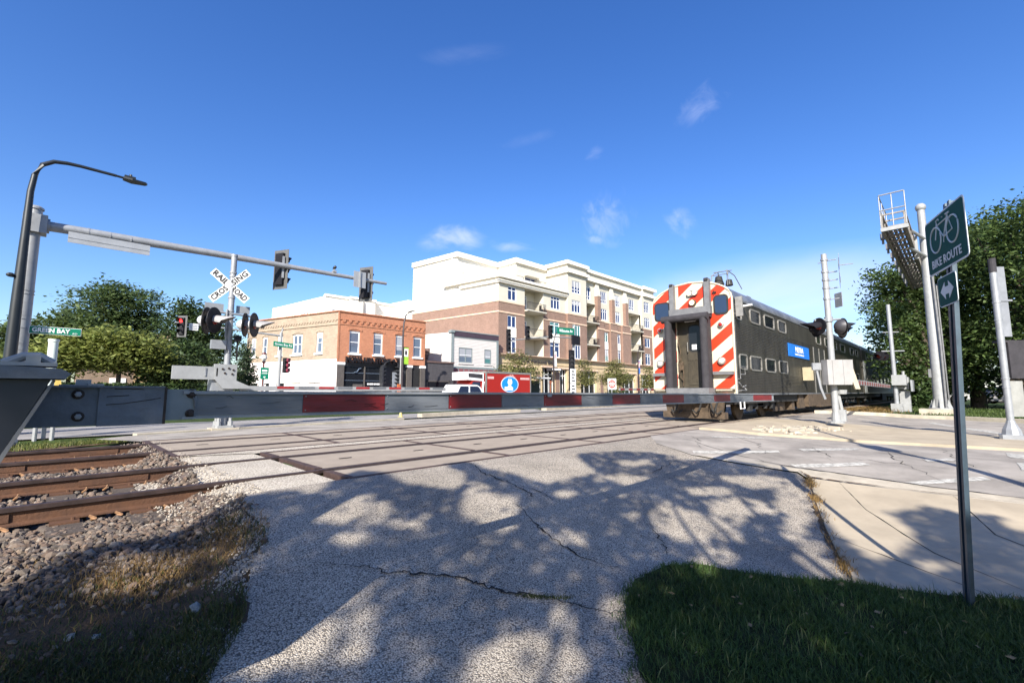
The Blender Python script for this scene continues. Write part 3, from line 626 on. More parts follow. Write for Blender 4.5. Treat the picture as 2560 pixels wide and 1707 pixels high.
YN, YF, XF = 4.84, 7.46, 14.4; YC = (YN+YF)/2; HW = (YF-YN)/2
def roof_prof(r=.0):
    "outline of the gallery coach seen from its end (y, z)"
    h_ = [(1.31, 3.80), (1.28, 3.93), (1.21, 4.05), (1.09, 4.16), (.93, 4.25), (.73, 4.33), (.43, 4.41), (.0, 4.45)]
    p = [(YF-r, .84)] + [(YC+a, z) for a, z in h_] + [(YC-a, z) for a, z in h_[-2::-1]] + [(YN+r, .84)]
    return p
def rrect(x0, x1, z0, z1, r, n=4):
    out = []
    for cx, cz, a0 in ((x1-r, z1-r, 0), (x0+r, z1-r, 90), (x0+r, z0+r, 180), (x1-r, z0+r, 270)):
        for i in range(n+1): a = R(a0+90*i/n); out.append((cx+r*math.cos(a), cz+r*math.sin(a)))
    return out
def clip_poly(poly, a, b, c):
    "keep the part of a 2-D polygon where a*x+b*y >= c"
    out = []
    for i in range(len(poly)):
        p, q = poly[i], poly[(i+1) % len(poly)]; dp = a*p[0]+b*p[1]-c; dq = a*q[0]+b*q[1]-c
        if dp >= 0: out.append(p)
        if (dp >= 0) != (dq >= 0): t = dp/(dp-dq); out.append((p[0]+(q[0]-p[0])*t, p[1]+(q[1]-p[1])*t))
    return out
def car_window(root, x0, x1, z0, z1, side=-1):
    y = YN if side < 0 else YF
    fr = MB(); o = rrect(x0, x1, z0, z1, .12); i_ = rrect(x0+.045, x1-.045, z0+.045, z1-.045, .085)
    v = [(x, y+side*.03, z) for x, z in o]+[(x, y+side*.03, z) for x, z in i_]+[(x, y, z) for x, z in o]+[(x, y+side*.004, z) for x, z in i_]; n = len(o)
    fr.add(v, [(k, (k+1) % n, n+(k+1) % n, n+k) for k in range(n)]+[(2*n+k, 2*n+(k+1) % n, (k+1) % n, k) for k in range(n)]+[(n+k, n+(k+1) % n, 3*n+(k+1) % n, 3*n+k) for k in range(n)])
    f = fr.build('window', m_alu, root)
    MB().add([(x, y+side*.007, z) for x, z in i_], [tuple(range(n))]).build('pane', m_glass, f)
def coach(x0, x1, label, detailed=True):
    t = thing('railway_coach', label, 'train coach', (x0, YC, 0), 'coaches of the train')
    pr = roof_prof(); k1 = [i for i, p in enumerate(pr) if p[1] >= 3.80]
    body = MB(); top = [pr[i] for i in k1]
    body.prism([(x0, YF, .84), (x0, YF, 3.80), (x0, YN, 3.80), (x0, YN, .84)], (x1-x0, 0, 0)).build('body', m_steel, t)
    MB().prism([(x0-.02, y, z+.002) for y, z in top], (x1-x0+.02, 0, 0)).build('roof', m_roofm, t, smooth=True)
    # fluted side: thin horizontal ribs below and between the window rows
    zs = [.90+.055*i for i in range(12)]+[2.20+.055*i for i in range(16)]
    rb = MB()
    for z in zs: rb.prism([(x0+.04, YN, z), (x0+.04, YN-.012, z+.014), (x0+.04, YN, z+.028)], (x1-x0-.08, 0, 0))
    rb.build('side_ribs', m_steel, t)
    MB().box(x0, x1, YN-.02, YN, 3.76, 3.82).box(x0, x1, YN-.018, YN, .82, .88).build('side_rail', m_roofm, t)
    # underframe, trucks
    u = MB(); u.box(x0+.3, x1-.2, YN+.15, YF-.15, .55, .84)
    u.box(x0+9.3, x0+12.0, YN+.05, YF-.05, .25, .84); u.build('underframe', m_black, t)
    for xt in (x0+3.1, x1-3.3):
        tk = MB(); tk.box(xt-1.9, xt+1.9, YN+.30, YN+.45, .42, .62); tk.box(xt-1.9, xt+1.9, YF-.45, YF-.30, .42, .62); tk.box(xt-.35, xt+.35, YN+.3, YF-.3, .45, .8)
        for dx in (-1.25, 1.25): tk.bev(xt+dx-.18, xt+dx+.18, YN+.22, YN+.34, .30, .66, .03)
        for dx in (-.5, .5): tk.cyl((xt+dx, YN+.32, .34), (xt+dx, YN+.32, .72), .09, n=8)
        f = tk.build('bogie', m_black, t)
        for dx in (-1.25, 1.25):
            for yy, s in ((T1-HG+.02, 1), (T1+HG-.02, -1)): MB().lathe((xt+dx, yy-.06, .46), (0, 1, 0), [(0, .46), (.09, .46), (.12, .44), (.12, .1)], 20).build('wheel', m_brown if s > 0 else m_black, f)
    return t
c1 = coach(XF+.06, 38.2, 'dark stainless double deck cab coach with red and cream striped end, nearest car')
# lower and upper window rows of the near coach
for x0, x1 in ((15.95, 17.0), (17.45, 18.62), (19.12, 20.2), (25.3, 26.3), (27.2, 28.3), (29.1, 30.2), (31.2, 32.6), (34.3, 35.5), (36.2, 37.2)): car_window(c1, x0, x1, 3.17, 3.64)
for x0, x1 in ((14.75, 15.45), (15.75, 16.9), (17.35, 18.5), (18.95, 20.1), (28.0, 29.2), (29.8, 31.0), (31.7, 32.9), (33.8, 35.0), (35.8, 37.0)): car_window(c1, x0, x1, 1.60, 2.09)
car_window(c1, 14.62, 15.15, 3.14, 3.70)
b = MB(); b.box(20.3, 23.6, YN-.035, YN-.014, 2.33, 2.84); lp = b.build('logo_panel', m_blue, c1)
text('METRA', .30, m_wht, lp, (21.95, YN-.036, 2.63), (1, 0, 0), (0, 0, 1), 'logo', .003, bold=.012, width=1.25)
MB().box(21.25, 22.65, YN-.04, YN-.035, 2.42, 2.47).build('logo_stripe', m_wht, lp)
# door well in the middle, with lowered step panel, hooded box and grab irons
MB().box(24.5, 26.9, YN-.012, YN-.005, .86, 3.0).build('vestibule_door', mat('darker door leaf', (.05, .05, .046), .5, .3, var=.2), c1)
for xa, xb in ((25.66, 25.72), (24.52, 24.60), (26.82, 26.9)): MB().box(xa, xb, YN-.03, YN-.012, .88, 2.97).build('door_frame', m_alu, c1)
MB().box(23.0, 27.6, YN-.02, YN+.5, .30, .83).box(24.4, 27.0, YN-.22, YN+.2, .26, .33).build('step_well', m_brown, c1)
MB().box(19.0, 20.6, YN+.3, YN+.6, .20, .82).box(21.3, 21.7, YN+.22, YN+.5, .2, .82).prism([(22.0, YN+.1, .25), (22.9, YN+.1, .25), (22.6, YN+.1, .82), (21.9, YN+.1, .82)], (0, .1, 0)).build('equipment_box', m_brown, c1)
MB().box(22.3, 22.36, YN-.40, YN-.02, 1.40, 1.95).build('folding_door_edge', mat('yellow cream edge', (.36, .31, .20), .7), c1)
# the striped end
end = roof_prof()
def end_face(x, th, poly, m, name, parent): return MB().prism([(x, y, z) for y, z in poly], (th, 0, 0)).build(name, m, parent)
ef = end_face(XF, .06, end, m_cream, 'cab_end', c1)
GL, GR = YC+.48, YC-.58        # the door bay between the two posts
low = [p for p in end]
for side, (ya, yb) in enumerate(((GL, YF+.1), (YN-.1, GR), (GR+.06, GL-.12))):
    reg = clip_poly(clip_poly(low, 1, 0, ya), -1, 0, -yb)
    reg = clip_poly(reg, 0, 1, 3.42 if side == 2 else 1.02)
    for k in range(-9, 10):                  # stripes rising towards the near side (smaller y)
        c0 = k*.76+(8.90, 6.76, 7.9)[side]-.19
        s_ = clip_poly(clip_poly(reg, .80, 1.0, c0), -.80, -1.0, -(c0+.37))
        if len(s_) >= 3: MB().prism([(XF-.004, y, z) for y, z in s_], (.003, 0, 0)).build('stripe', m_red, ef)
# round the edge with a bright strip and rivets
MB().tube([(XF-.005, y*1.0, z) for y, z in end], .028, 6).build('corner_trim', m_cream, c1)
MB().box(XF-.02, XF+.10, YN-.018, YN+.015, .85, 3.80).build('corner_post', m_grey, c1)
rv = MB()
for i in range(46): rv.ball((XF+.16, YN-.002, .92+.06*i), .012, 5)
rv.build('rivet_row', m_grey, c1)
# collision posts and header (grey frame round the gangway)
MB().box(XF-.16, XF-.005, GL-.02, GL+.13, 3.42, 4.44).build('collision_post', m_grey, c1)
MB().box(XF-.16, XF-.005, GR-.12, GR+.04, 3.42, 4.46).build('collision_post', m_grey, c1)
MB().box(XF-.18, XF-.005, GR-.14, GL+.15, 3.34, 3.60).build('header_beam', m_grey, c1)
MB().box(XF-.2, XF-.02, GL+.0, GL+.10, 4.40, 4.46).box(XF-.2, XF-.02, GR-.10, GR+.02, 4.40, 4.48).build('roof_bracket', m_darkg, c1)
# rubber diaphragm: header roll and two posts
MB().cyl((XF-.46, GR-.16, 3.24), (XF-.46, GL+.26, 3.24), .115, n=14).box(XF-.46, XF-.01, GR-.12, GL+.2, 3.24, 3.34).build('diaphragm_header', m_darkg, c1, smooth=True)
for ya in (GL+.06, GR-.02): MB().cyl((XF-.46, ya, 1.02), (XF-.46, ya, 3.2), .115, n=14).box(XF-.46, XF-.01, ya-.05, ya+.05, 1.0, 3.24).build('diaphragm_post', m_darkg, c1, smooth=True)
# recess back (a flush sheet) and door, the recess shade put into their colour
MB().box(XF-.012, XF-.006, GR+.06, GL-.04, 1.0, 3.36).build('gangway_back', m_door, c1)
dl, dr = YC+.10, YC-.42
dd = MB(); dd.box(XF-.05, XF-.012, dr, dl, 1.06, 3.12); d_ = dd.build('end_door', m_door, c1)
o_ = rrect(dr+.10, dl-.07, 2.22, 3.02, .10)
MB().prism([(XF-.055, y, z) for y, z in rrect(dr+.06, dl-.03, 2.18, 3.06, .12)], (.004, 0, 0)).build('window_gasket', m_black, d_)
MB().prism([(XF-.060, y, z) for y, z in o_], (.004, 0, 0)).build('pane', m_glass, d_)
MB().box(XF-.066, XF-.061, dr+.22, dr+.37, 2.26, 2.42).build('paper_notice', m_wht, d_)
for i in range(7): y = dr+.06+i*(dl-dr-.12)/6; MB().box(XF-.062, XF-.05, y-.012, y+.012, 1.22, 1.92).build('door_rib', m_door, d_)
MB().box(XF-.07, XF-.05, dr+.02, dl-.02, 1.92, 2.0).box(XF-.07, XF-.05, dr+.02, dl-.02, 1.14, 1.20).build('door_crossbar', m_door, d_)
MB().tube([(XF-.06, dl-.03, 2.2), (XF-.12, dl-.03, 2.2), (XF-.12, dl-.03, 2.5)], .012, 6).build('door_handle', m_alu, d_)
h = MB(); h.tube([(XF-.05, GL-.10, 2.75), (XF-.14, GL-.12, 2.5), (XF-.10, GL-.16, 2.2), (XF-.14, GL-.12, 1.9)], .02, 6)
h.tube([(XF-.05, GL-.14, 2.0), (XF-.14, GL-.18, 1.8), (XF-.16, GL-.12, 1.5), (XF-.08, GL-.2, 1.3)], .022, 6); h.box(XF-.1, XF-.02, GL-.22, GL-.08, 1.62, 1.86); h.tube([(XF-.06, GL-.2, 1.9), (XF-.1, GL-.24, 1.5), (XF-.06, GL-.2, 1.1)], .015, 6)
h.build('brake_gear', m_brown, c1)
MB().box(XF-.10, XF-.02, YC-.2, YC+.15, 3.16, 3.22).build('door_light', m_wht, c1)
MB().box(XF-.58, XF-.005, GR-.14, GL+.14, .86, 1.04).build('door_sill', m_grey, c1)
# cab windows
for ya, yb in ((YN+.10, GR-.18), (GL+.18, YF-.09)):
    w_ = MB().prism([(XF-.022, y, z) for y, z in rrect(ya, yb, 3.29, 3.92, .13)], (.02, 0, 0)).build('cab_window', m_black, c1)
    MB().prism([(XF-.028, y, z) for y, z in rrect(ya+.05, yb-.05, 3.34, 3.87, .09)], (.004, 0, 0)).build('pane', mat_glass('blue cab glass', (.02, .035, .07)), w_)
b = MB(); b.tube([(XF-.03, YN+.50, 4.0), (XF-.08, YN+.50, 4.06), (XF-.06, YN+.50, 3.95)], .015, 6).box(XF-.06, XF-.02, YN+.44, YN+.56, 3.99, 4.03).build('wiper_motor', m_black, c1)
# lamps
hb = MB().prism([(XF-.09, y, z) for y, z in rrect(YC-.30, YC+.06, 4.0, 4.17, .08)], (.086, 0, 0)).build('headlight', m_alu, c1)
for y in (YC-.21, YC-.03): MB().cyl((XF-.095, y, 4.085), (XF-.09, y, 4.085), .068, n=14).build('headlight_lens', m_lamp, hb)
ol = MB().lathe((XF-.005, YC-.12, 3.77), (-1, 0, 0), [(0, .115), (.09, .115), (.10, .085)], 16).build('oscillating_light', m_brown, c1)
MB().cyl((XF-.108, YC-.12, 3.77), (XF-.10, YC-.12, 3.77), .08, n=14).build('headlight_lens', m_lamp, ol)
for y in (YN+.35, YF-.28):
    l1 = MB().lathe((XF-.005, y, 2.97), (-1, 0, 0), [(0, .085), (.06, .085), (.07, .06)], 14).build('marker_light', m_alu, c1)
    MB().lathe((XF-.07, y, 2.97), (-1, 0, 0), [(0, .06), (.03, .04), (.04, .0)], 12).build('marker_lens', m_redlens, l1)
    l2 = MB().lathe((XF-.005, y+.02, 1.86), (-1, 0, 0), [(0, .115), (.08, .115), (.09, .085)], 16).build('ditch_light', m_alu, c1)
    MB().lathe((XF-.09, y+.02, 1.86), (-1, 0, 0), [(0, .085), (.02, .06), (.03, 0)], 14).build('ditch_lens', m_clearlens, l2)
for ya, yb in ((YN+.04, GR-.12), (GL+.14, YF-.03)):
    MB().box(XF-.16, XF-.005, ya, yb, 1.44, 1.54).build('end_step', m_grey, c1)
    MB().box(XF-.10, XF-.005, ya, yb, .93, 1.01).build('buffer_plate', m_door, c1)
    MB().tube([(XF-.02, ya+.05, 1.0), (XF-.10, ya+.05, .97), (XF-.10, yb-.05, .97), (XF-.02, yb-.05, 1.0)], .016, 6).build('grab_iron', m_cream, c1)
# roof bell cage, antennas, mirror, side grab irons
bc = MB(); by = YN+.42; bx = XF+.55
for dy in (-.3, .3): bc.tube([(bx-.3, by+dy, 4.26), (bx-.25, by+dy*.8, 4.64), (bx, by+dy*.5, 4.78), (bx+.35, by+dy*.8, 4.66), (bx+.8, by+dy, 4.28)], .016, 6)
bc.tube([(bx, by-.28, 4.76), (bx, by+.28, 4.78)], .016, 6); bc.tube([(bx-.25, by-.28, 4.62), (bx-.25, by+.28, 4.62)], .014, 6); bc.tube([(bx-.2, by-.2, 4.26), (bx-.2, by-.2, 4.76)], .014, 6)
g_ = bc.build('bell_cage', m_grey, c1)
bb = MB(); bb.lathe((bx+.05, by+.15, 4.66), (0, 0, -1), [(0, .03), (.03, .10), (.18, .13), (.30, .17), (.30, .14)], 14); bb.lathe((bx+.40, by-.05, 4.58), (0, 0, -1), [(0, .03), (.03, .09), (.2, .12), (.22, .1)], 12); bb.build('bell', m_black, g_)
MB().tube([(bx-.2, by-.1, 4.2), (bx+.1, by, 4.24), (bx+.6, by+.05, 4.3)], .03, 6).build('horn', m_black, g_)
ant = MB(); ant.box(17.2, 17.6, YC-.9, YC-.6, 4.2, 4.32); ant.box(19.6, 20.0, YN+.5, YN+.7, 4.1, 4.24); ant.cyl((19.75, YN+.6, 4.2), (19.75, YN+.6, 4.36), .03, n=8); ant.tube([(19.3, YN+.55, 4.26), (20.2, YN+.55, 4.3)], .02, 6); ant.box(26, 26.5, YN+.5, YN+.8, 4.05, 4.2); ant.build('roof_antenna', m_grey, c1)
MB().box(14.50, 14.56, YN-.26, YN-.06, 3.20, 3.80).tube([(14.53, YN, 3.3), (14.53, YN-.12, 3.3)], .012, 6).build('side_mirror', m_alu, c1)
MB().cyl((15.28, YN-.01, 3.62), (15.28, YN-.30, 3.64), .035, n=8).build('side_lamp', m_wht, c1)
gi = MB(); gi.tube([(14.52, YN, 1.30), (14.52, YN-.09, 1.32), (14.52, YN-.09, 1.68), (14.95, YN-.09, 1.68), (14.95, YN-.09, 1.45), (14.6, YN-.09, 1.45)], .016, 6); gi.tube([(14.55, YN, .95), (14.55, YN-.1, .97), (14.98, YN-.1, .97), (14.98, YN, 1.1)], .016, 6); gi.tube([(14.5, YN-.05, 1.2), (14.7, YN-.08, 1.05), (15.05, YN-.06, 1.12)], .02, 6)
gi.build('grab_iron', m_grey, c1)
MB().tube([(14.6, YN-.02, .8), (14.6, YN-.02, .42), (14.95, YN-.02, .42), (14.95, YN-.02, .8)], .018, 6).build('stirrup_step', m_wht, c1)
# pilot, coupler, hoses
pl = MB(); pl.prism([(XF-.05, YF-.35, .80), (XF-.05, YN+.35, .80), (XF+.0, YN+.45, .13), (XF+.0, YF-.45, .13)], (.10, 0, 0)).build('pilot_plate', m_brown, c1)
MB().box(XF-.55, XF+.1, YC-.16, YC+.14, .55, .84).prism([(XF-.85, YC-.20, .56), (XF-.50, YC-.20, .56), (XF-.50, YC+.18, .56), (XF-.70, YC+.20, .56), (XF-.88, YC+.10, .56)], (0, 0, .30)).build('coupler', m_black, c1)
hs = MB()
for y0, dy in ((YC+.35, .1), (YC+.55, -.08), (YC-.40, .12), (YC-.6, -.1), (YC-.85, .08)):
    hs.tube([(XF-.1, y0, .78), (XF-.26, y0+dy*.3, .62), (XF-.3, y0+dy, .36), (XF-.22, y0+dy*2.0, .26), (XF-.16, y0+dy*3.2, .36)], .026, 7)
hs.build('air_hose', m_black, c1)
MB().lathe((XF-.06, YN+.30, .80), (-1, 0, 0), [(0, .06), (.05, .06), (.06, .03)], 12).build('tail_lamp', mat_emit('lit tail lamp', (.9, .25, .2), 1.2), c1)
MB().box(XF-.06, XF+.2, YN+.35, YF-.3, .10, .30).box(XF-.09, XF-.055, YN+.52, YN+.58, .15, .45).box(XF-.09, XF-.055, YN+.75, YN+.81, .15, .45).build('pilot_bar', m_brown, c1)
# the cars behind
c2 = coach(38.9, 63.0, 'second dark coach of the train, coupled behind the striped cab coach')
for i in range(9): car_window(c2, 40.4+2.3*i, 41.9+2.3*i, 3.12, 3.66); car_window(c2, 40.4+2.3*i, 41.9+2.3*i, 1.58, 2.12)
MB().box(39.0, 39.9, YN-.03, YN-.01, .9, 3.1).build('end_panel', mat('pale grey end panel', (.30, .31, .31), .5, .3, var=.15), c2)
c3 = coach(63.7, 88.0, 'third coach of the train, farthest visible and half hidden by trees')
for i in range(9): car_window(c3, 65.2+2.3*i, 66.7+2.3*i, 3.12, 3.66); car_window(c3, 65.2+2.3*i, 66.7+2.3*i, 1.58, 2.12)

# ------------------------------------------------------------------ the gate arm across the picture
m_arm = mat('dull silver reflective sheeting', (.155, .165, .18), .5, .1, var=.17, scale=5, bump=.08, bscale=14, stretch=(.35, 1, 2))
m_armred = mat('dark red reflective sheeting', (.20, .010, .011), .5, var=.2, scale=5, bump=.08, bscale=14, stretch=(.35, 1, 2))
m_galv = mat('galvanised steel', (.29, .30, .315), .5, .25, var=.12, scale=5)
m_silver = mat('silver painted steel', (.31, .315, .315), .5, .15, var=.10, scale=5)
m_bolt = mat('greasy bolt', (.05, .035, .03), .6, .4, var=.3, scale=30)
AY = 2.13
def arm_z(x): return .924-.0042*(x-.36)
ga = thing('crossing_gate', 'near grey and red striped gate arm lowered across the whole picture', 'crossing gate', (-1.2, AY, gh(-1.2, 2.1)))
STR = [.393, .805, 1.215, 1.62, 2.04, 2.45, 2.89, 3.32, 3.77, 4.20, 4.66, 5.45, 5.95, 6.80, 7.62]
seg = MB()
def armpt(x): return AY-.008*max(0, x-.36)
for x0, x1 in ((.36, 4.7), (4.7, 7.72)):
    zt0, zt1 = arm_z(x0), arm_z(x1); y0, y1 = armpt(x0), armpt(x1)
    seg.frame((x0, y0, zt0-.104), (x1-x0, y1-y0, zt1-zt0), (0, .05, 0), (0, 0, .104))
    seg.frame((x0, y0-.014, zt0-.012), (x1-x0, y1-y0, zt1-zt0), (0, .078, 0), (0, 0, .012))
    seg.frame((x0, y0-.010, zt0-.107), (x1-x0, y1-y0, zt1-zt0), (0, .07, 0), (0, 0, .008))
seg.build('arm_tube', m_galv, ga)
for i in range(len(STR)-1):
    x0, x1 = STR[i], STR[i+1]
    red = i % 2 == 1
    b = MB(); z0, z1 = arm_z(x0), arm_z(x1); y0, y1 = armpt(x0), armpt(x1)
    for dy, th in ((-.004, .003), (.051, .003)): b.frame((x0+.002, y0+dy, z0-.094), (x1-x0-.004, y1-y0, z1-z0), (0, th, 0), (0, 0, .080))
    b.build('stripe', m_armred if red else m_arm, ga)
rv_ = MB()
for xx in STR[1:-1]:
    for dz in (.022, .084): rv_.lathe((xx+.012, armpt(xx)-.006, arm_z(xx)-dz), (0, -1, 0), [(0, .0035), (.002, .002)], 8)
rv_.build('rivets', m_galv, ga)
rs_ = random.Random(5)
gr_ = MB()
for i in range(46):
    xx = rs_.uniform(.45, 6.5); zz = arm_z(xx)-rs_.uniform(.02, .09); ln = rs_.uniform(.01, .09); gr_.tube([(xx, armpt(xx)-.0052, zz), (xx+ln*.5, armpt(xx+ln*.5)-.0054, zz+rs_.uniform(-.004, .004)), (xx+ln, armpt(xx+ln)-.0052, zz+rs_.uniform(-.01, .01))], rs_.uniform(.0004, .0011), 4)
gr_.build('scuffs', m_bolt, ga)
bt = mat('scuffed dark blue grey steel', (.135, .15, .18), .5, .2, var=.2, scale=6, bump=.1, bscale=30)
MB().box(-.6, .300, AY-.012, AY+.06, .806, .934).box(-.6, .300, AY-.03, AY+.075, .934, .941).box(.12, .302, AY-.022, AY-.012, .803, .938).build('arm_adapter', bt, ga)
MB().box(.300, .308, AY-.024, AY+.06, .803, .938).build('adapter_end', m_bolt, ga)
MB().box(.308, .40, AY-.006, AY+.055, .815, .930).build('arm_socket', mat('grey arm socket', (.20, .225, .24), .5, .2, var=.15), ga)
for x, z in ((.068, .912), (.073, .838), (.386, .912), (.386, .838)):
    q = MB().lathe((x, AY-.012 if x < .3 else AY-.006, z), (0, -1, 0), [(0, .0165), (.003, .0165), (.004, .012)], 18).build('washer', m_bolt, ga)
    MB().lathe((x, AY-.016 if x < .3 else AY-.010, z), (0, -1, 0), [(0, .0095), (.010, .0095), (.011, .006)], 6).build('bolt', m_galv if x < .3 else m_bolt, q)
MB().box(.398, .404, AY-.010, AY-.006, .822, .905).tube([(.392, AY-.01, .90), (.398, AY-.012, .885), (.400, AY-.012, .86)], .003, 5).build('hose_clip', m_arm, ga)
MB().box(.09, .13, AY-.03, AY+.05, .941, .948).box(.02, .13, AY-.025, AY+.04, .9415, .9445).box(.06, .098, AY-.01, AY+.03, .945, .962).build('arm_bracket', m_silver, ga)
sc_ = MB()
for p in ([(.14, .904), (.17, .906), (.2, .908)], [(.14, .876), (.19, .88), (.25, .89), (.29, .898)], [(.16, .93), (.2, .931), (.24, .929)]): sc_.tube([(x, AY-.0228, z) for x, z in p], .0012, 4)
sc_.build('scratch', m_bolt, ga)
# gate mechanism: the dark support arm and plate at the left edge
hp = MB(); yk = 1.86
hp.prism([(-.9, yk, .955), (.0, yk, .955), (-.10, yk, .70), (-.20, yk, .46), (-.9, yk, .40)], (0, .10, 0)); hp.build('support_arm', mat('black painted steel', (.016, .018, .026), .45, var=.2, scale=4), ga)
MB().prism([(.004, yk-.004, .955), (.010, yk-.004, .952), (-.09, yk-.004, .70), (-.19, yk-.004, .46), (-.20, yk-.004, .46)], (0, .11, 0)).build('support_edge', m_grey, ga)
MB().prism([(-.9, yk-.03, .992), (-.09, yk-.03, .992), (.02, yk-.03, .985), (.04, yk-.03, .972), (.03, yk-.03, .957), (-.9, yk-.03, .955)], (0, .22, 0)).build('top_plate', bt, ga)
MB().box(-.9, .01, yk+.02, yk+.15, .994, 1.004).tube([(-.10, yk+.06, 1.0), (-.06, yk+.06, 1.022), (-.03, yk+.06, 1.024), (.0, yk+.06, 1.004)], .012, 8).box(-.055, -.025, yk+.03, yk+.10, 1.0, 1.022).build('cable_clamp', m_silver, ga)
MB().cyl((-1.2, AY+.0, gh(-1.2, 2.1)-.1), (-1.2, AY, 2.9), .06, n=12).box(-1.5, -.9, AY-.3, AY+.15, .45, 1.15).build('gate_mast', m_galv, ga)
for x in (2.5, 5.0, 7.66):                                             # small lamps on top of the arm would be unlit: low clips only
    b = MB(); z = arm_z(x); y = armpt(x); b.prism([(x-.035, y-.016, z-.002), (x+.035, y-.016, z-.002), (x+.018, y-.016, z-.03), (x-.018, y-.016, z-.03)] if x < 3 else [(x-.006, y-.006, z-.05), (x+.006, y-.006, z-.05), (x+.006, y-.006, z-.07), (x-.006, y-.006, z-.07)], (0, .008, 0)); b.build('lamp_clip', m_galv, ga)

# ------------------------------------------------------------------ crossing masts with flashing lights
m_blk = mat('black signal paint', (.013, .012, .015), .55, var=.15, scale=5, spec=.2)
m_mred = mat('dark red signal lens', (.22, .02, .015), .15, var=.1)
m_backw = mat('bright tin lamp housing', (.70, .70, .72), .35, .3, var=.1)
def flasher(root, c, d, r=.25, hood=.42, backmat=None):
    "one crossing lamp: round background, housing behind, hood in front, lens"
    d = Vector(d).normalized(); c = Vector(c)
    bg = MB().lathe(c, d, [(-.012, r), (.006, r), (.008, r-.015)], 22).build('lamp_background', m_blk, root)
    MB().lathe(c-d*.012, -d, [(0, .135), (.08, .13), (.15, .10), (.19, .05)], 14).build('lamp_housing', backmat or m_blk, bg, smooth=True)
    MB().lathe(c+d*.008, d, [(0, .11), (.02, .10), (.035, .05), (.04, 0)], 14).build('lens', m_mred, bg, smooth=True)
    hd = MB(); q = d.cross(Vector((0, 0, 1))).normalized(); up = q.cross(d); n = 9; v = []; f = []
    for i in range(n):
        a = R(-20+220*i/(n-1)); e = q*math.cos(a)*.125+up*math.sin(a)*.125; ln = hood*(.35+.65*max(0, math.sin(a)))
        v += [c+e, c+e*.96+d*ln+up*(-.03)]
    for i in range(n-1): f.append((2*i, 2*i+1, 2*i+3, 2*i+2))
    hd.add(v, f).build('hood', m_blk if not backmat else mat('grey weathered hood', (.30, .29, .29), .6, var=.2), bg, smooth=True)
def crossbuck(root, c, d, L=1.12, W=.19):
    d = Vector(d).normalized(); up = Vector((0, 0, 1)); rt = up.cross(d).normalized()
    for k, (ang, word) in enumerate(((-42, 'RAILROAD'), (42, 'CROSSING'))):
        a = rt*math.cos(R(ang))+up*math.sin(R(ang)); b = d.cross(a); o = Vector(c)+d*(.012*k)
        bl = MB().frame(o-a*L/2-b*W/2, a*L, b*W, d*.004).build('crossbuck_blade', mat('dull crossbuck white', (.52, .53, .53), .6, var=.08), root)
        h_ = len(word)//2
        text(word[:h_], .19, m_blk, bl, o-a*(L*.27)+d*.0045, a, b, 'lettering', .001, width=.45, bold=.007)
        text(word[h_:], .19, m_blk, bl, o+a*(L*.27)+d*.0045, a, b, 'lettering', .001, width=.45, bold=.007)
m_gw = mat('weathered white paint', (.62, .63, .63), .6, var=.1, scale=4)
lm = thing('crossing_signal', 'crossing mast with white crossbuck and black lamps left of the brick building', 'crossing signal', (3.12, 13.2, 0))
x, y = 3.10, 13.2
MB().cyl((x, y, .1), (x, y, 4.42), .075, .07, n=14).cyl((x, y, 4.40), (x, y, 4.45), .08, n=14).build('mast', m_galv, lm, smooth=True)
MB().box(x-.28, x+.30, y-.25, y+.25, -.1, .04).build('footing', m_curb, lm)
bs = MB(); bs.bev(x-.2, x+.22, y-.2, y+.2, .04, .10, .04)
for a, b_ in ((-.13, -.12), (.13, -.12), (-.13, .12), (.13, .12)): bs.cyl((x+a, y+b_, .1), (x+a*.8, y+b_*.8, 1.1), .035, n=8); bs.cyl((x+a, y+b_, .1), (x+a, y+b_, .2), .06, n=8)
bs.build('base', m_silver, lm)
crossbuck(lm, (x-.06, y-.02, 3.62), (-.55, -.84, 0)); bandm = MB()
for z in (3.95, 3.85, 3.60, 3.30, 2.95): bandm.cyl((x, y, z), (x, y, z+.04), .085, n=12)
bandm.build('pole_band', m_galv, lm)
for xa, xb in ((x-.55, x-.15), (x+.14, x+.45)): MB().box(xa, xb, y+.05, y+.09, 2.95, 3.14).build('sign_back', m_galv, lm)
MB().tube([(x-.55, y-.05, 2.92), (x+.6, y-.05, 2.88)], .028, 8).tube([(x-.1, y-.08, 3.0), (x-.1, y-.08, 2.3), (x, y-.08, 1.9)], .02, 6).build('crossarm', m_galv, lm)
dl_ = Vector((-.25, -.30, 0)).normalized()
flasher(lm, (x-.52, y-.12, 2.66), (.9, -.55, -.02), .33, .6, m_backw); flasher(lm, (x-.40, y-.30, 2.66), (.8, -.7, 0), .32, .5, m_backw)
flasher(lm, (x+.32, y-.12, 2.64), (.9, -.5, -.02), .31, .55, m_backw); flasher(lm, (x+.50, y-.24, 2.64), (.85, -.6, 0), .32, .5, m_backw)
MB().box(x-.40, x-.08, y-.14, y-.02, 1.98, 2.20).build('junction_box', m_galv, lm)
MB().box(x+.1, x+.24, y-.2, y-.06, 2.2, 2.34).cyl((x+.17, y-.12, 2.2), (x+.17, y-.12, 1.7), .02, n=6).build('bell_box', m_blk, lm)
m_farred = mat('faded red sheeting', (.30, .02, .022), .5, var=.15)
g2 = thing('crossing_gate', 'far lowered gate arm with narrow red stripes behind the near arm', 'crossing gate', (3.12, 13.05, 0))
MB().box(x-1.15, x-.12, y-.26, y-.18, 1.22, 1.53).box(x-1.1, x-.12, y+.12, y+.18, 1.24, 1.5).build('counterweight_plate', m_silver, g2)
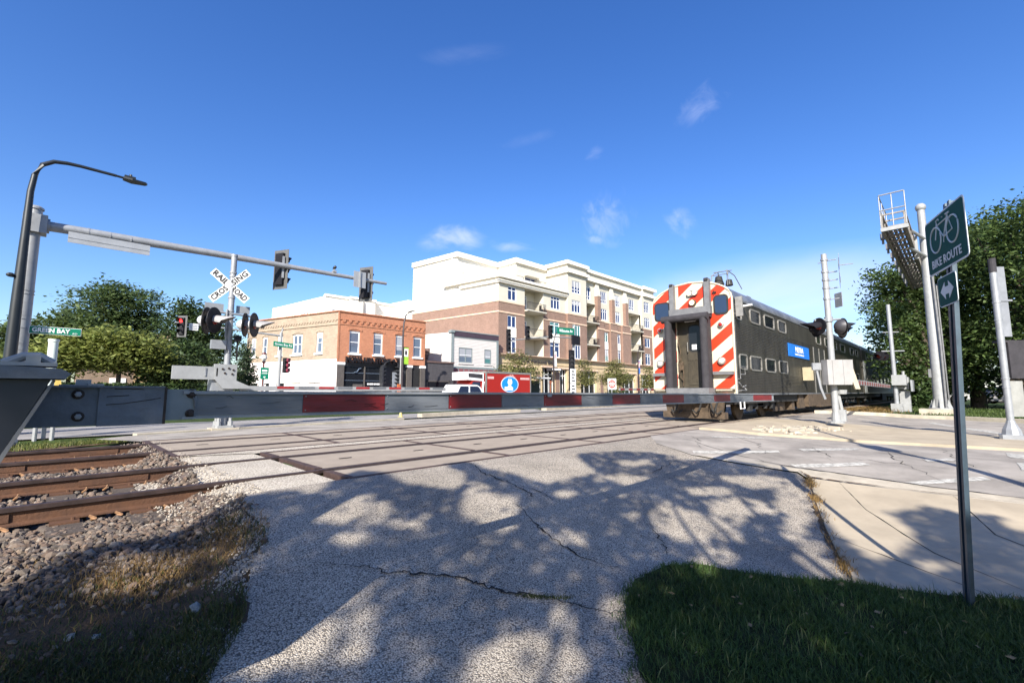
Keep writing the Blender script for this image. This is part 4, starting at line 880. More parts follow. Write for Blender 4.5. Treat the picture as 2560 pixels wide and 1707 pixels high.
MB().prism([(x-.32, y-.28, 1.60), (x+.16, y-.28, 1.60), (x+.16, y-.28, 1.20), (x+.5, y-.28, 1.05), (x+.5, y-.28, 1.0), (x-.12, y-.28, 1.0), (x-.30, y-.28, 1.22)], (0, .12, 0)).build('gate_pivot', m_silver, g2)
for dx, dz in ((-.15, 1.48), (-.02, 1.50), (.08, 1.46), (-.10, 1.38), (.06, 1.36)): MB().cyl((x+dx, y-.30, dz), (x+dx, y-.27, dz), .025, n=8).build('bolt', m_bolt, g2)
for x0 in (x-.52, x-.28): MB().box(x0, x0+.03, y-.28, y-.26, 1.30, 1.5).build('strap', m_galv, g2)
MB().box(x-.35, x+.12, y-.2, y+.2, .95, 1.25).build('gate_housing', m_galv, g2)
MB().box(x+.3, 9.9, y-.10, y-.06, .95, 1.075).build('arm_tube', m_silver, g2)
xs = [4.28+.56*i for i in range(10)]
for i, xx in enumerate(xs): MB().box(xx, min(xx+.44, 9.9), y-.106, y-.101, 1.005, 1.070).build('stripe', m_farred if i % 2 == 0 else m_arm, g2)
g3 = thing('crossing_gate', 'tip of another far gate arm between the street trees and the train', 'crossing gate', (29, 13.5, 0))
MB().box(22.0, 30, 13.48, 13.52, 1.0, 1.13).build('arm_tube', m_silver, g3)
for i in range(8): MB().box(22.1+.86*i, 22.52+.86*i, 13.47, 13.476, 1.02, 1.11).build('stripe', m_armred, g3)
MB().cyl((29.8, 13.6, -.3), (29.8, 13.6, 4.2), .08, n=10).build('mast', m_silver, g3)
def mast_right():
    t = thing('crossing_signal', 'silver crossing mast with grey control box on the broken island', 'crossing signal', (15.75, 2.66, .05)); x, y = 15.75, 2.66
    MB().cyl((x, y, .05), (x, y, 4.95), .085, .075, n=16).build('mast', m_silver, t, smooth=True)
    b = MB(); b.lathe((x, y, .04), (0, 0, 1), [(0, .2), (.05, .2), (.06, .12), (.3, .10)], 12); b.bev(x+.02, x+.26, y-.22, y-.02, .10, .42, .04); b.cyl((x+.14, y-.12, .42), (x+.10, y-.06, .9), .05, n=8); b.cyl((x+.14, y-.14, .86), (x+.14, y-.14, .98), .13, .15, n=10); b.build('base', m_silver, t)
    bx = MB(); d = Vector((.71, .70, 0)); rr = Vector((.70, -.71, 0)); o = Vector((x, y, 1.12))-rr*.36-d*.32
    bx.prism([o, o+rr*.66, o+rr*.72+Vector((0, 0, .22)), o+rr*.72+Vector((0, 0, .70)), o+Vector((0, 0, .70))], d*.26); k = bx.build('control_box', mat('off white box paint', (.31, .30, .29), .55, var=.10, scale=3), t)
    MB().frame(o+rr*.14-d*.004, rr*.008, d*.27, Vector((0, 0, .70))).frame(o+rr*.44-d*.004, rr*.008, d*.27, Vector((0, 0, .70))).build('box_seam', m_grey, k)
    MB().frame(o+rr*.7+d*.3+Vector((0, 0, .15)), rr*.22, d*.06, Vector((0, 0, .5))).prism([o+rr*.80+d*.32+Vector((0, 0, .5)), o+rr*.95+d*.32+Vector((0, 0, .5)), o+rr*1.12+d*.32+Vector((0, 0, -.12)), o+rr*.98+d*.32+Vector((0, 0, -.12))], d*.06).build('counterweight_bar', mat('tan counterweight', (.45, .40, .30), .7, var=.15), t)
    # paddle sign with a box on the other side
    MB().frame(o-rr*.28+d*.2+Vector((0, 0, .42)), rr*.24, d*.06, Vector((0, 0, .20))).tube([o-rr*.16+d*.22+Vector((0, 0, .4)), o-rr*.08+d*.22+Vector((0, 0, -.1)), o+rr*.02+d*.22+Vector((0, 0, -.4))], .035, 6).build('side_bracket', m_galv, t)
    MB().tube([Vector((x, y, 2.98))-rr*.42, Vector((x, y, 3.0)), Vector((x, y, 3.02))+rr*.42], .03, 8).cyl((x, y, 2.94), (x, y, 3.08), .11, n=12).build('crossarm', m_galv, t)
    flasher(t, Vector((x, y, 2.80))-rr*.36-d*.1, (-.80, .60, -.05), .24, .6); flasher(t, Vector((x, y, 2.76))-rr*.20+d*.25, (.7, -.7, 0), .24, .2)
    flasher(t, Vector((x, y, 2.80))+rr*.36-d*.05, (.62, -.78, 0), .24, .36); flasher(t, Vector((x, y, 2.72))+rr*.52+d*.2, (.62, -.78, 0), .24, .3)
    for c in (Vector((x, y, 2.80))+rr*.32-d*.07, Vector((x, y, 2.72))+rr*.46+d*.08): MB().lathe(c, (-.62, .78, 0), [(0, .215), (.08, .19), (.16, .12), (.20, .04)], 16).build('lamp_back', mat('dull lamp back', (.055, .052, .06), .5, .2), t, smooth=True)
    br_ = MB()
    for z in (4.78, 4.42, 4.18, 3.94, 3.62): br_.tube([Vector((x, y, z)), Vector((x, y, z-.02))+rr*.12, Vector((x, y, z+.02))+rr*.36], .016, 6).cyl((x, y, z-.03), (x, y, z+.03), .095, n=12)
    br_.build('bracket', m_galv, t)
    # crossbuck seen edge on
    cc = Vector((x, y, 4.45))+rr*.42; e = Vector((.986, .166, 0))
    for a in (38, -38): s_ = e.normalized()*math.cos(R(a))+Vector((0, 0, 1))*math.sin(R(a)); q = e.normalized()*-math.sin(R(a))+Vector((0, 0, 1))*math.cos(R(a)); MB().frame(cc-s_*.58-q*.1, s_*1.16, q*.2, rr*.012).build('crossbuck_blade', m_galv, t)
    MB().frame(cc+Vector((0, 0, -1.05))-d*.02, d*.3, rr*.015, Vector((0, 0, .42))).build('track_count_plate', m_galv, t)
    MB().tube([Vector((x, y, 4.62))-rr*.32-d*.2, Vector((x, y, 4.7))-rr*.06], .014, 5).tube([cc+Vector((0, 0, .17)), cc+rr*.42+Vector((0, 0, .22))], .014, 5).build('spike_rod', m_galv, t)
mast_right()
def far_gate():
    t = thing('crossing_signal', 'far crossing mast at the lawn edge beside the train, with flashing lamp', 'crossing signal', (29.5, 2.45, -.02)); x, y = 29.5, 2.45
    MB().cyl((x, y, -.05), (x, y, 5.3), .10, .085, n=12).build('mast', m_galv, t, smooth=True)
    b = MB(); b.box(x-.22, x+.22, y-.22, y+.22, -.05, .35); b.box(x+.35, x+.75, y-.5, y-.1, -.05, 1.0); b.build('base', m_silver, t)
    MB().box(x-.3, x+.25, y-.45, y+.1, 1.25, 1.75).box(x+.2, x+.7, y-.5, y+.0, 1.05, 1.65).cyl((x+.5, y-.3, 1.0), (x+.5, y-.3, 1.95), .06, n=8).build('gate_housing', m_silver, t)
    MB().box(x-.1, x+.9, y-.66, y-.58, .95, 1.5).build('counterweight_plate', m_galv, t)
    MB().tube([(x-.2, y+.4, 2.95), (x+.3, y-.45, 2.95)], .03, 6).tube([(x-.15, y+.3, 3.9), (x+.2, y-.3, 3.9)], .025, 6).build('crossarm', m_galv, t)
    flasher(t, (x-.28, y+.5, 2.72), (-.95, .2, 0), .24, .5); flasher(t, (x+.1, y+.35, 2.72), (-.9, .3, 0), .24, .3)
    g = thing('crossing_gate', 'distant striped gate arm lowered beside the second coach', 'crossing gate', (29.3, 2.7, 1.1))
    MB().frame((29.3, 2.62, 1.10), (-11.2, -.1, .06), (0, .04, 0), (0, 0, .17)).build('arm_tube', m_silver, g)
    for i in range(17): xx = 29.1-.64*i; MB().box(xx-.32, xx, 2.605-.0089*(29.3-xx), 2.612-.0089*(29.3-xx), 1.12+.0053*(29.3-xx), 1.245+.0053*(29.3-xx)).build('stripe', mat('dusty far stripe', (.17, .05, .045), .7), g)
far_gate()
# ------------------------------------------------------------------ buildings across the street
ZS = -.3
m_w = mat('white render', (.80, .77, .70), .85, var=.035, scale=.7, bump=.1, bscale=30, spec=.2)
m_cr = mat('cream render', (.55, .515, .435), .85, var=.05, scale=.8, bump=.1, bscale=30, spec=.2)
m_bb = mat_brick('brown brick', (.205, .118, .088), (.245, .145, .112), (.28, .20, .155), axis='XY')
m_band = mat('pale stone band', (.62, .45, .33), .85, var=.06, scale=2)
m_tan = mat('tan stone', (.50, .39, .24), .85, var=.08, scale=1.2, bump=.15, bscale=20)
m_winw = mat('white window frame', (.76, .77, .78), .5, var=.03)
m_bglass = mat_glass('blue window glass', (.018, .035, .11)); m_gglass = mat_glass('green window glass', (.05, .16, .16), .12)
m_iron = mat('dark railing iron', (.03, .026, .026), .55, var=.1)
m_shade = mat('dim interior', (.012, .012, .014), .9, var=.2)
def wall(b, o, d, L, z0, z1, holes, depth, inward):
    "vertical wall sheet with rectangular holes and their reveals; holes = (s0, s1, z0, z1) along d"
    o = Vector(o); d = Vector(d).normalized(); n = Vector(inward).normalized()
    us = sorted({0, L, *[min(max(h[i], 0), L) for h in holes for i in (0, 1)]}); zs = sorted({z0, z1, *[min(max(h[i], z0), z1) for h in holes for i in (2, 3)]})
    P = lambda s, z, e=0: o+d*s+n*e+Vector((0, 0, z))
    for i in range(len(us)-1):
        for j in range(len(zs)-1):
            um, zm = (us[i]+us[i+1])/2, (zs[j]+zs[j+1])/2
            if any(h[0] < um < h[1] and h[2] < zm < h[3] for h in holes): continue
            b.quad(P(us[i], zs[j]), P(us[i+1], zs[j]), P(us[i+1], zs[j+1]), P(us[i], zs[j+1]))
    for s0, s1, a, c in holes:
        for q in (((s0, a), (s1, a)), ((s1, a), (s1, c)), ((s1, c), (s0, c)), ((s0, c), (s0, a))):
            b.quad(P(*q[0]), P(*q[1]), P(*q[1], depth), P(*q[0], depth))
    return b
def window(root, o, d, n, s0, s1, z0, z1, cols=2, trans=0.0, low=0.0, fr=.10, gm=None, e=.06, name='window', split=False):
    "framed window; n points inwards; trans = height of the top lights, low = height of the bottom lights"
    o = Vector(o); d = Vector(d).normalized(); n = Vector(n).normalized(); b = MB(); P = lambda s, z, k: o+d*s+n*k+Vector((0, 0, z))
    def bar(a0, a1, c0, c1): b.frame(P(a0, c0, e), d*(a1-a0), n*.05, Vector((0, 0, c1-c0)))
    bar(s0, s0+fr, z0, z1); bar(s1-fr, s1, z0, z1); bar(s0+fr, s1-fr, z0, z0+fr); bar(s0+fr, s1-fr, z1-fr, z1)
    for i in range(1, cols): x = s0+(s1-s0)*i/cols; bar(x-fr*.5, x+fr*.5, z0+fr, z1-fr)
    if trans: bar(s0+fr, s1-fr, z1-trans-fr*.8, z1-trans)
    if low: bar(s0+fr, s1-fr, z0+low, z0+low+fr*.8)
    f = b.build(name, m_winw, root)
    if split:
        zm = (z0+z1)/2; bar2 = MB(); bar2.frame(P(s0+fr, zm-.03, e-.01), d*(s1-s0-2*fr), n*.05, Vector((0, 0, .06))); bar2.build('meeting_rail', m_winw, f)
        MB().quad(P(s0, z0, e+.035), P(s1, z0, e+.035), P(s1, zm, e+.035), P(s0, zm, e+.035)).build('pane', gm or m_bglass, f); MB().quad(P(s0, zm, e+.025), P(s1, zm, e+.025), P(s1, z1, e+.025), P(s0, z1, e+.025)).build('pane', gm or m_bglass, f)
    else: MB().quad(P(s0, z0, e+.03), P(s1, z0, e+.03), P(s1, z1, e+.03), P(s0, z1, e+.03)).build('pane', gm or m_bglass, f)
    if name == 'window' and rs4.random() < .45:
        zb = z1-(z1-z0)*rs4.uniform(.25, .75); MB().quad(P(s0, zb, e+.022), P(s1, zb, e+.022), P(s1, z1, e+.022), P(s0, z1, e+.022)).build('blind', rs4.choice((m_blind, m_blind2)), f)
    return f
rs4 = random.Random(11); m_blind = mat('pale window blind', (.30, .31, .34), .7, var=.05); m_blind2 = mat('grey window blind', (.10, .12, .17), .6, var=.1)
X1 = Vector((1, 0, 0)); Y1 = Vector((0, 1, 0))
ap = thing('apartment_building', 'five storey cream and brown brick apartment block with balconies above tan shops', 'building', (38.1, 40, ZS))
YA = 40.0; LW = Vector((-.12, .993, 0)).normalized(); LN = Vector((.993, .12, 0))
# heights: shops to 5.5, brown brick to 12.1 with a band at 10.75, cream above
def cornice(b, x0, x1, y, z, h, out, ret=1.0):
    b.box(x0-.0, x1, y-out, y+.3, z, z+h)
brick = MB(); cream = MB(); white = MB(); band = MB(); tan = MB(); corn = MB()
# left flank
o = (38.05, YA, 0)
wall(brick, o, LW, 16.2, ZS, 12.12, [], .1, LN); wall(white, o, LW, 16.2, 12.12, 14.6, [], .1, LN)
band.prism([Vector(o)+Vector((0, 0, 10.72))-LN*.06, Vector(o)+LW*16.2+Vector((0, 0, 10.72))-LN*.06, Vector(o)+LW*16.2+Vector((0, 0, 10.72)), Vector(o)+Vector((0, 0, 10.72))], (0, 0, .16))
band.prism([Vector(o)+Vector((0, 0, 12.06))-LN*.06, Vector(o)+LW*16.2+Vector((0, 0, 12.06))-LN*.06, Vector(o)+LW*16.2+Vector((0, 0, 12.06)), Vector(o)+Vector((0, 0, 12.06))], (0, 0, .14))
P0 = Vector(o)+LW*7.3
wall(white, P0, LW, 8.9, 14.6, 19.45, [], .1, LN)
wall(white, P0-Vector((0, 0, 0)), X1, 7.6, 14.9, 19.2, [], .1, Y1)
# zone L front: x 38.05-42.75 | recess 42.75-46.5 | 46.5-51.4
wins = [(39.65, 41.15, 12.42, 14.22), (39.6, 41.15, 8.95, 10.5), (39.6, 41.15, 5.75, 7.75)]
wall(brick, (38.05, YA, 0), X1, 4.70, 5.5, 12.12, [(a-38.05, c-38.05, z0, z1) for a, c, z0, z1 in wins[1:]], .14, Y1)
wall(cream, (38.05, YA, 0), X1, 4.70, 12.12, 14.7, [(a-38.05, c-38.05, z0, z1) for a, c, z0, z1 in wins[:1]], .14, Y1)
winR = [(48.05, 50.05, 12.42, 14.22), (47.8, 49.9, 8.85, 10.6), (47.8, 49.9, 5.65, 7.72)]
wall(brick, (46.45, YA, 0), X1, 4.95, 5.5, 12.0, [(a-46.45, c-46.45, z0, z1) for a, c, z0, z1 in winR[1:]], .14, Y1)
wall(cream, (46.45, YA, 0), X1, 4.95, 12.0, 14.7, [(a-46.45, c-46.45, z0, z1) for a, c, z0, z1 in winR[:1]], .14, Y1)
for a, c, z0, z1 in wins: window(ap, (0, YA, 0), X1, Y1, a, c, z0, z1, 2, .0 if 8 < z0 < 9.5 else .45, fr=.11)
for i, (a, c, z0, z1) in enumerate(winR): window(ap, (0, YA, 0), X1, Y1, a, c, z0, z1, 3 if i == 0 else 2, .42, fr=.11, gm=m_gglass if i == 1 else None)
for a, c, zt, zb in ((39.6, 41.15, 8.95, 7.75), (47.8, 49.9, 8.85, 7.72)): MB().box(a, c, YA-.03, YA+.1, zb, zt).build('spandrel', m_w, ap)
# zone T, the tall corner
YT = 39.6
wT = [(52.4, 54.45, 15.28, 17.15), (52.3, 54.4, 12.42, 14.23), (52.4, 54.3, 8.9, 10.6), (52.4, 54.3, 5.65, 7.7)]
wall(cream, (51.4, YT, 0), X1, 4.55, 12.1, 18.1, [(a-51.4, c-51.4, z0, z1) for a, c, z0, z1 in wT[:2]], .14, Y1)
wall(brick, (51.4, YT, 0), X1, 4.55, 5.5, 12.1, [(a-51.4, c-51.4, z0, z1) for a, c, z0, z1 in wT[2:]], .14, Y1)
wall(cream, (51.4, YT, 0), Y1, 7.6, 12.1, 18.1, [], .1, X1); wall(brick, (51.4, YT, 0), Y1, .5, 5.5, 12.1, [], .1, X1); wall(cream, (55.95, YT, 0), Y1, 1.2, 12.1, 18.1, [], .1, -X1); wall(brick, (55.95, YT, 0), Y1, 1.2, 5.5, 12.1, [], .1, -X1)
for i, (a, c, z0, z1) in enumerate(wT): window(ap, (0, YT, 0), X1, Y1, a, c, z0, z1, 3, .42 if i == 1 else 0, .5 if i == 0 else 0, fr=.11, gm=m_gglass if i == 2 else None)
# stepped volumes behind the terrace: walls between (37.2,47.2) (44.7,47.2) (44.7,43.5) (51.4,43.5)
wall(white, (44.75, 43.5, 0), Y1, 3.75, 14.9, 19.2, [], .1, X1); wall(cream, (44.75, 43.5, 0), X1, 6.65, 14.9, 19.2, [(1.8, 4.4, 15.0, 17.4)], .5, Y1)
cream.box(46.4, 49.3, 43.0, 43.5, 17.4, 17.6); MB().box(46.5, 49.1, 43.95, 43.98, 15.0, 17.4).build('terrace_door', m_bglass, ap)
# top cornices (cap pieces), butted
def cap(x0, x1, y, z0, z1, out, mate): mate.box(x0, x1, y-out, y+.6, z0, z1)
cap(36.9, 44.6, 47.2, 18.95, 19.6, .35, corn); corn.prism([P0+Vector((0, 0, 18.95))-LN*.3+Vector((0, .62, 0)), P0+LW*8.9+Vector((0, 0, 18.95))-LN*.3, P0+LW*8.9+Vector((0, 0, 18.95))+LN*.2, P0+Vector((0, 0, 18.95))+LN*.2+Vector((0, .62, 0))], (0, 0, .65))
corn.box(44.4, 45.0, 44.12, 46.84, 18.95, 19.6); cap(44.4, 51.0, 43.5, 18.95, 19.6, .35, corn)
corn.box(51.0, 51.6, 39.2, 47.0, 18.1, 18.55); corn.box(51.6, 56.3, YT-.4, YT+.3, 18.1, 18.55); cream.box(51.35, 56.0, YT-.03, YT+8, 18.55, 19.35); corn.box(51.0, 51.5, 39.2, 47.0, 19.35, 19.85); corn.box(51.5, 56.3, YT-.4, YT+8, 19.35, 19.85)
YB = 40.25
corn.box(56.3, 73.6, YB-.35, YB+.3, 18.0, 18.45); cream.box(56.0, 73.6, YB-.02, YB+8, 18.45, 19.3); corn.box(56.3, 73.6, YB-.35, YB+8, 19.3, 19.75)
corn.box(73.6, 78.2, YA-.5, YA+.3, 18.0, 18.45); cream.box(73.6, 77.8, YA-.1, YA+8, 18.45, 19.3); corn.box(73.6, 78.2, YA-.5, YA+8, 19.3, 19.8)
# zone B1/bay/B2/E fronts
topw = [(56.2, 58.25, 15.1, 17.1), (61.0, 62.75, 15.1, 17.05), (64.9, 66.7, 15.1, 17.05), (69.7, 71.4, 15.1, 17.05)]
wall(cream, (55.95, YB+.2, 0), X1, 17.65, 14.5, 18.0, [(a-55.95, c-55.95, z0, z1) for a, c, z0, z1 in topw], .14, Y1)
for a, c, z0, z1 in topw: window(ap, (0, YB+.2, 0), X1, Y1, a, c, z0, z1, 3, 0, .5, fr=.11)
midw = [(61.0, 62.75, 12.35, 14.2), (64.9, 66.7, 12.35, 14.2)]
wall(cream, (59.4, YB+.15, 0), X1, 9.8, 11.9, 14.5, [(a-59.4, c-59.4, z0, z1) for a, c, z0, z1 in midw], .14, Y1)
for a, c, z0, z1 in midw: window(ap, (0, YB+.15, 0), X1, Y1, a, c, z0, z1, 3, .42, fr=.11)
loww = [(61.3, 62.7, 8.8, 10.4), (65.0, 66.4, 8.8, 10.4), (61.3, 62.7, 5.7, 7.7), (65.0, 66.4, 5.7, 7.7)]
# bay fronts: three shallow facets
for xa, xb, yo in ((59.4, 61.1, -.35), (61.1, 63.0, .0), (63.0, 64.9, -.35), (64.9, 66.6, .0), (66.6, 69.2, -.35)):
    hs_ = [(max(a, xa)-xa, min(c, xb)-xa, z0, z1) for a, c, z0, z1 in loww if a < xb and c > xa and min(c, xb)-max(a, xa) > .5]
    wall(brick, (xa, YB+yo, 0), X1, xb-xa, 5.5, 11.9, hs_, .14, Y1)
    if yo: wall(brick, (xa, YB+yo, 0), Y1, .35, 5.5, 11.9, [], .1, X1); wall(brick, (xb, YB+yo, 0), Y1, .35, 5.5, 11.9, [], .1, -X1)
    band.box(xa-.05, xb+.05, YB+yo-.08, YB+yo, 10.62, 10.82); band.box(xa-.05, xb+.05, YB+yo-.08, YB+yo+.5, 11.9, 12.02)
for a, c, z0, z1 in loww: window(ap, (0, YB, 0), X1, Y1, a+.05, c-.05, z0, z1, 2, .3, fr=.09, gm=m_gglass if a < 63 else None)
for a, c in ((61.3, 62.7), (65.0, 66.4)): MB().box(a+.05, c-.05, YB-.02, YB+.1, 7.7, 8.8).build('spandrel', m_w, ap)
for x in (59.7, 63.85, 68.05):
    MB().box(x-.42, x+.42, YB-.42, YB+.14, 12.03, 15.85).build('brick_pillar', m_bb, ap); cream.prism([(x-.46, YB-.46, 15.85), (x+.46, YB-.46, 15.85), (x+.46, YB+.14, 15.85), (x-.46, YB+.14, 15.85)], (0, 0, .2)); cream.prism([(x-.42, YB-.42, 16.05), (x-.42, YB+.14, 16.05), (x-.42, YB+.14, 18.0), (x-.42, YB-.05, 18.0)], (.84, 0, 0))
wE = [(74.0, 75.9, 15.1, 17.1), (74.0, 75.9, 12.35, 14.2), (74.0, 75.8, 8.8, 10.5), (74.0, 75.8, 5.7, 7.7)]
wall(cream, (73.2, YA-.1, 0), X1, 4.6, 12.1, 18.0, [(a-73.2, c-73.2, z0, z1) for a, c, z0, z1 in wE[:2]], .14, Y1); wall(brick, (73.2, YA-.1, 0), X1, 4.6, 5.5, 12.1, [(a-73.2, c-73.2, z0, z1) for a, c, z0, z1 in wE[2:]], .14, Y1)
wall(cream, (73.2, YA-.1, 0), Y1, .6, 12.1, 18.0, [], .1, X1); wall(brick, (77.8, YA-.1, 0), Y1, 12, ZS, 12.1, [], .1, -X1); wall(cream, (77.8, YA-.1, 0), Y1, 12, 12.1, 18.0, [], .1, -X1)
for i, (a, c, z0, z1) in enumerate(wE): window(ap, (0, YA-.1, 0), X1, Y1, a, c, z0, z1, 3 if i < 2 else 2, .42 if i != 2 else 0, .45 if i == 0 else 0, fr=.11)
# window bands below brick, horizontal stone bands on the fronts
for x0, x1, y in ((37.99, 42.75, YA), (46.45, 51.4, YA), (51.34, 55.95, YT), (73.2, 77.8, YA-.1)):
    band.box(x0, x1, y-.07, y, 10.68, 10.88); band.box(x0, x1, y-.07, y, 12.02, 12.16)
# recessed balconies
def balconies(x0, x1, y, floors, depth=1.7, top=14.7):
    zb = 5.5; rc = MB(); wall(rc, (x0, y+depth, 0), X1, x1-x0, zb, top, [], .1, Y1); wall(rc, (x0, y, 0), Y1, depth, zb, top, [], .1, -X1); wall(rc, (x1, y, 0), Y1, depth, zb, top, [], .1, X1)
    rc.box(x0, x1, y, y+depth, top, top+.1); rc.build('recess', m_cr, ap)
    for z in floors:
        s_ = MB(); s_.box(x0-.02, x1+.02, y-.55, y+depth, z-.18, z); s_.box(x0-.06, x1+.06, y-.60, y-.55, z-.12, z+.02); sl = s_.build('balcony', m_cr, ap)
        r_ = MB()
        for i in range(25): xx = x0+.04+(x1-x0-.08)*i/24; r_.box(xx-.012, xx+.012, y-.53, y-.505, z, z+1.0)
        for i in range(4): yy = y-.5+.17*i; r_.box(x1-.02, x1+.005, yy, yy+.02, z, z+1.0).box(x0-.005, x0+.02, yy, yy+.02, z, z+1.0)
        r_.box(x0, x1, y-.54, y-.50, z+1.0, z+1.05).box(x0, x1, y-.53, y-.51, z+.08, z+.11); r_.build('railing', m_iron, sl)
        w_ = x0+.35; window(ap, (0, y+depth-.10, 0), X1, Y1, w_, w_+1.7, z+.05, z+2.35, 2, .4, fr=.12, e=.0, name='balcony_door')
        if rnd.random() < .8:
            f = MB(); f.box(x1-.75, x1-.35, y-.3, y+.1, z, z+.45).box(x1-.75, x1-.68, y-.3, y+.1, z+.45, z+.95); f.build('balcony_chair', m_iron, sl)
balconies(42.75, 46.45, YA, (11.55, 8.08)); balconies(55.95, 59.4, YB, (11.5, 8.05), top=14.5); balconies(69.2, 73.2, YB, (11.5, 8.05), top=14.5)
white.box(42.75, 46.45, YA, YA+.5, 14.7, 14.8)
# terrace cornice and railing over zone L
corn.box(37.75, 51.35, YA-.38, YA+.2, 14.42, 14.62); corn.box(37.6, 51.35, YA-.5, YA+.2, 14.62, 14.72); cream.box(38.0, 51.35, YA-.04, YA+.3, 14.72, 15.02); corn.box(37.5, 51.35, YA-.62, YA+.3, 15.02, 15.3)
for a, h0, h1 in ((.38, 14.42, 14.72), (.62, 15.02, 15.3)):
    q = Vector((38.05, YA+.3, h0)); corn.prism([q-LN*a, q-LN*a+LW*(6.2 if h0 < 14.5 else 9.2), q+LW*(6.2 if h0 < 14.5 else 9.2), q], (0, 0, h1-h0))
white.prism([Vector((38.05, YA+.3, 14.72))-LN*.03, Vector((38.05, YA+.3, 14.72))+LW*7.0-LN*.03, Vector((38.05, YA+.3, 14.72))+LW*7.0+LN*.3, Vector((38.05, YA+.3, 14.72))+LN*.3], (0, 0, .3))
rl = MB()
for i in range(10): xx = 38.1+13.0*i/9; rl.box(xx-.03, xx+.03, YA-.1, YA-.04, 15.3, 15.82)
for i in range(1, 7): q = Vector((38.1, YA-.1, 15.3))+LW*1.2*i; rl.box(q.x-.03, q.x+.03, q.y, q.y+.06, 15.3, 15.82)
rl.box(38.1, 51.1, YA-.1, YA-.05, 15.80, 15.85).tube([(38.1, YA-.07, 15.83), Vector((38.1, YA-.07, 15.83))+LW*7.3], .03, 5); rl.tube([Vector((38.1, YA, 15.2))+LW*6.2, Vector((38.1, YA, 17.2))+LW*6.2], .03, 5)
rl.build('terrace_railing', m_grey, ap)
white.box(38.2, 51.3, YA+.35, YA+4, 14.75, 14.9)
# shop base
shop = [(40.2, 44.3, .1, 4.0), (46.0, 48.6, .1, 4.2), (49.7, 51.4, .1, 4.1), (54.6, 58.6, .1, 4.0), (61.5, 64.6, .1, 3.9), (66.0, 70.2, .1, 3.9), (72.2, 75.6, .1, 3.9)]
wall(tan, (38.05, YA-.12, 0), X1, 39.75, ZS, 5.5, [(a-38.05, c-38.05, z0, z1) for a, c, z0, z1 in shop], .5, Y1)
band.box(37.95, 77.8, YA-.24, YA-.12, 5.3, 5.5); tan.box(37.98, 77.8, YA-.2, YA-.12, 4.5, 4.68); band.box(37.95, 77.8, YA-.62, YA+.3, 5.5, 5.56)
for a, c, z0, z1 in shop:
    f = window(ap, (0, YA-.12, 0), X1, Y1, a, c, z0, z1, 3, .9, fr=.09, gm=m_glass, e=.42, name='shop_window')
    MB().box(a-.25, c+.25, YA-.26, YA-.12, z1, z1+.22).build('lintel', m_band, f)
for x in (45.1, 49.15, 53.0, 60.0, 65.3, 71.2): MB().box(x-.4, x+.4, YA-.17, YA-.12, ZS, 3.6).build('brick_pier', m_bb, ap)
bk = brick.build('brick_wall', m_bb, ap); cream.build('cream_wall', m_cr, ap); white.build('white_wall', m_w, ap); band.build('stone_band', m_band, ap); tan.build('shop_wall', m_tan, ap); corn.build('cornice', m_w, ap)
jl = MB()
for z, t0, t1 in ((17.1, 7.4, 16), (15.2, 9.5, 13.5), (14.3, 9, 11), (13.6, 12, 15.5), (13.2, 6, 8)): jl.frame(Vector((38.05, YA, z))+LW*t0-LN*.015, LW*(t1-t0), LN*.015, Vector((0, 0, .035)))
for z in (12.9, 13.7): jl.frame(Vector((38.05, YA, z))-LN*.012, LW*16, LN*.012, Vector((0, 0, .03)))
for z in (17.0, 18.0, 18.5): jl.box(37.4, 39.4, 47.18, 47.2, z, z+.04)
jl.build('panel_joint', mat('render joint shade', (.40, .38, .34), .9), ap)
core = MB(); core.box(38.4, 77.6, 42.0, 55, ZS, 14.4).box(52, 77.6, 42, 48, 14.4, 18.2).box(45, 51.9, 44.2, 52, 14.4, 19.0).box(37.0, 45.0, 48, 55.5, 14.4, 19.0); core.build('inner_block', m_w, ap)
text('First National Bank', .62, mat('dark sign letters', (.05, .045, .045), .5), ap, (45.2, YA-.30, 4.9), X1, (0, 0, 1), 'sign_lettering', .06, width=7.0)
MB().box(46.7, 48.9, YA-1.1, YA-.3, 3.72, 4.12).box(46.8, 48.8, YA-1.12, YA-1.1, 3.78, 3.95).build('awning', m_darkg, ap)
MB().box(46.9, 48.7, YA-1.14, YA-1.12, 3.83, 4.03).build('awning_sign', m_wht, ap)
# the white wing behind the brick building
wg = thing('apartment_building', 'plain white rear wing rising behind the corner brick building', 'building', (30, 60, ZS))
wb = MB(); wb.prism([(25, 60, ZS), (28.3, 60.0, ZS), (28.3, 59.2, ZS), (31.9, 59.2, ZS), (32.3, 60.2, ZS), (39, 60.4, ZS), (39, 75, ZS), (23.2, 75, ZS)], (0, 0, 14.0)).build('white_wall', m_w, wg)
wb = MB(); wb.prism([(36.0, 57.0, ZS), (46, 57, ZS), (46, 62, ZS), (35.6, 62, ZS)], (0, 0, 14.6)).build('white_wall', m_w, wg)
MB().prism([(24.9, 59.85, 13.7), (28.15, 59.85, 13.7), (28.15, 59.05, 13.7), (32.0, 59.05, 13.7), (32.4, 60.05, 13.7), (39, 60.25, 13.7), (39, 61, 13.7), (25.2, 61, 13.7)], (0, 0, .3)).build('parapet', m_w, wg)
for x, y, z in ((25.9, 59.98, 10.6), (29.2, 59.18, 10.4), (30.6, 59.18, 10.4), (34, 60.25, 9.8)): window(wg, (0, y, 0), X1, Y1, x, x+1.1, z, z+1.5, 2, .4, fr=.1, e=-.06)
MB().box(30.0, 30.08, 58.9, 59.1, 11.0, 13.6).build('drain_pipe', m_grey, wg); m_ = MB()
for q in range(9): m_.box(24.2-.12*q, 24.24-.12*q, 61.5+q*.8, 61.54+q*.8, 11.2, 12.3)
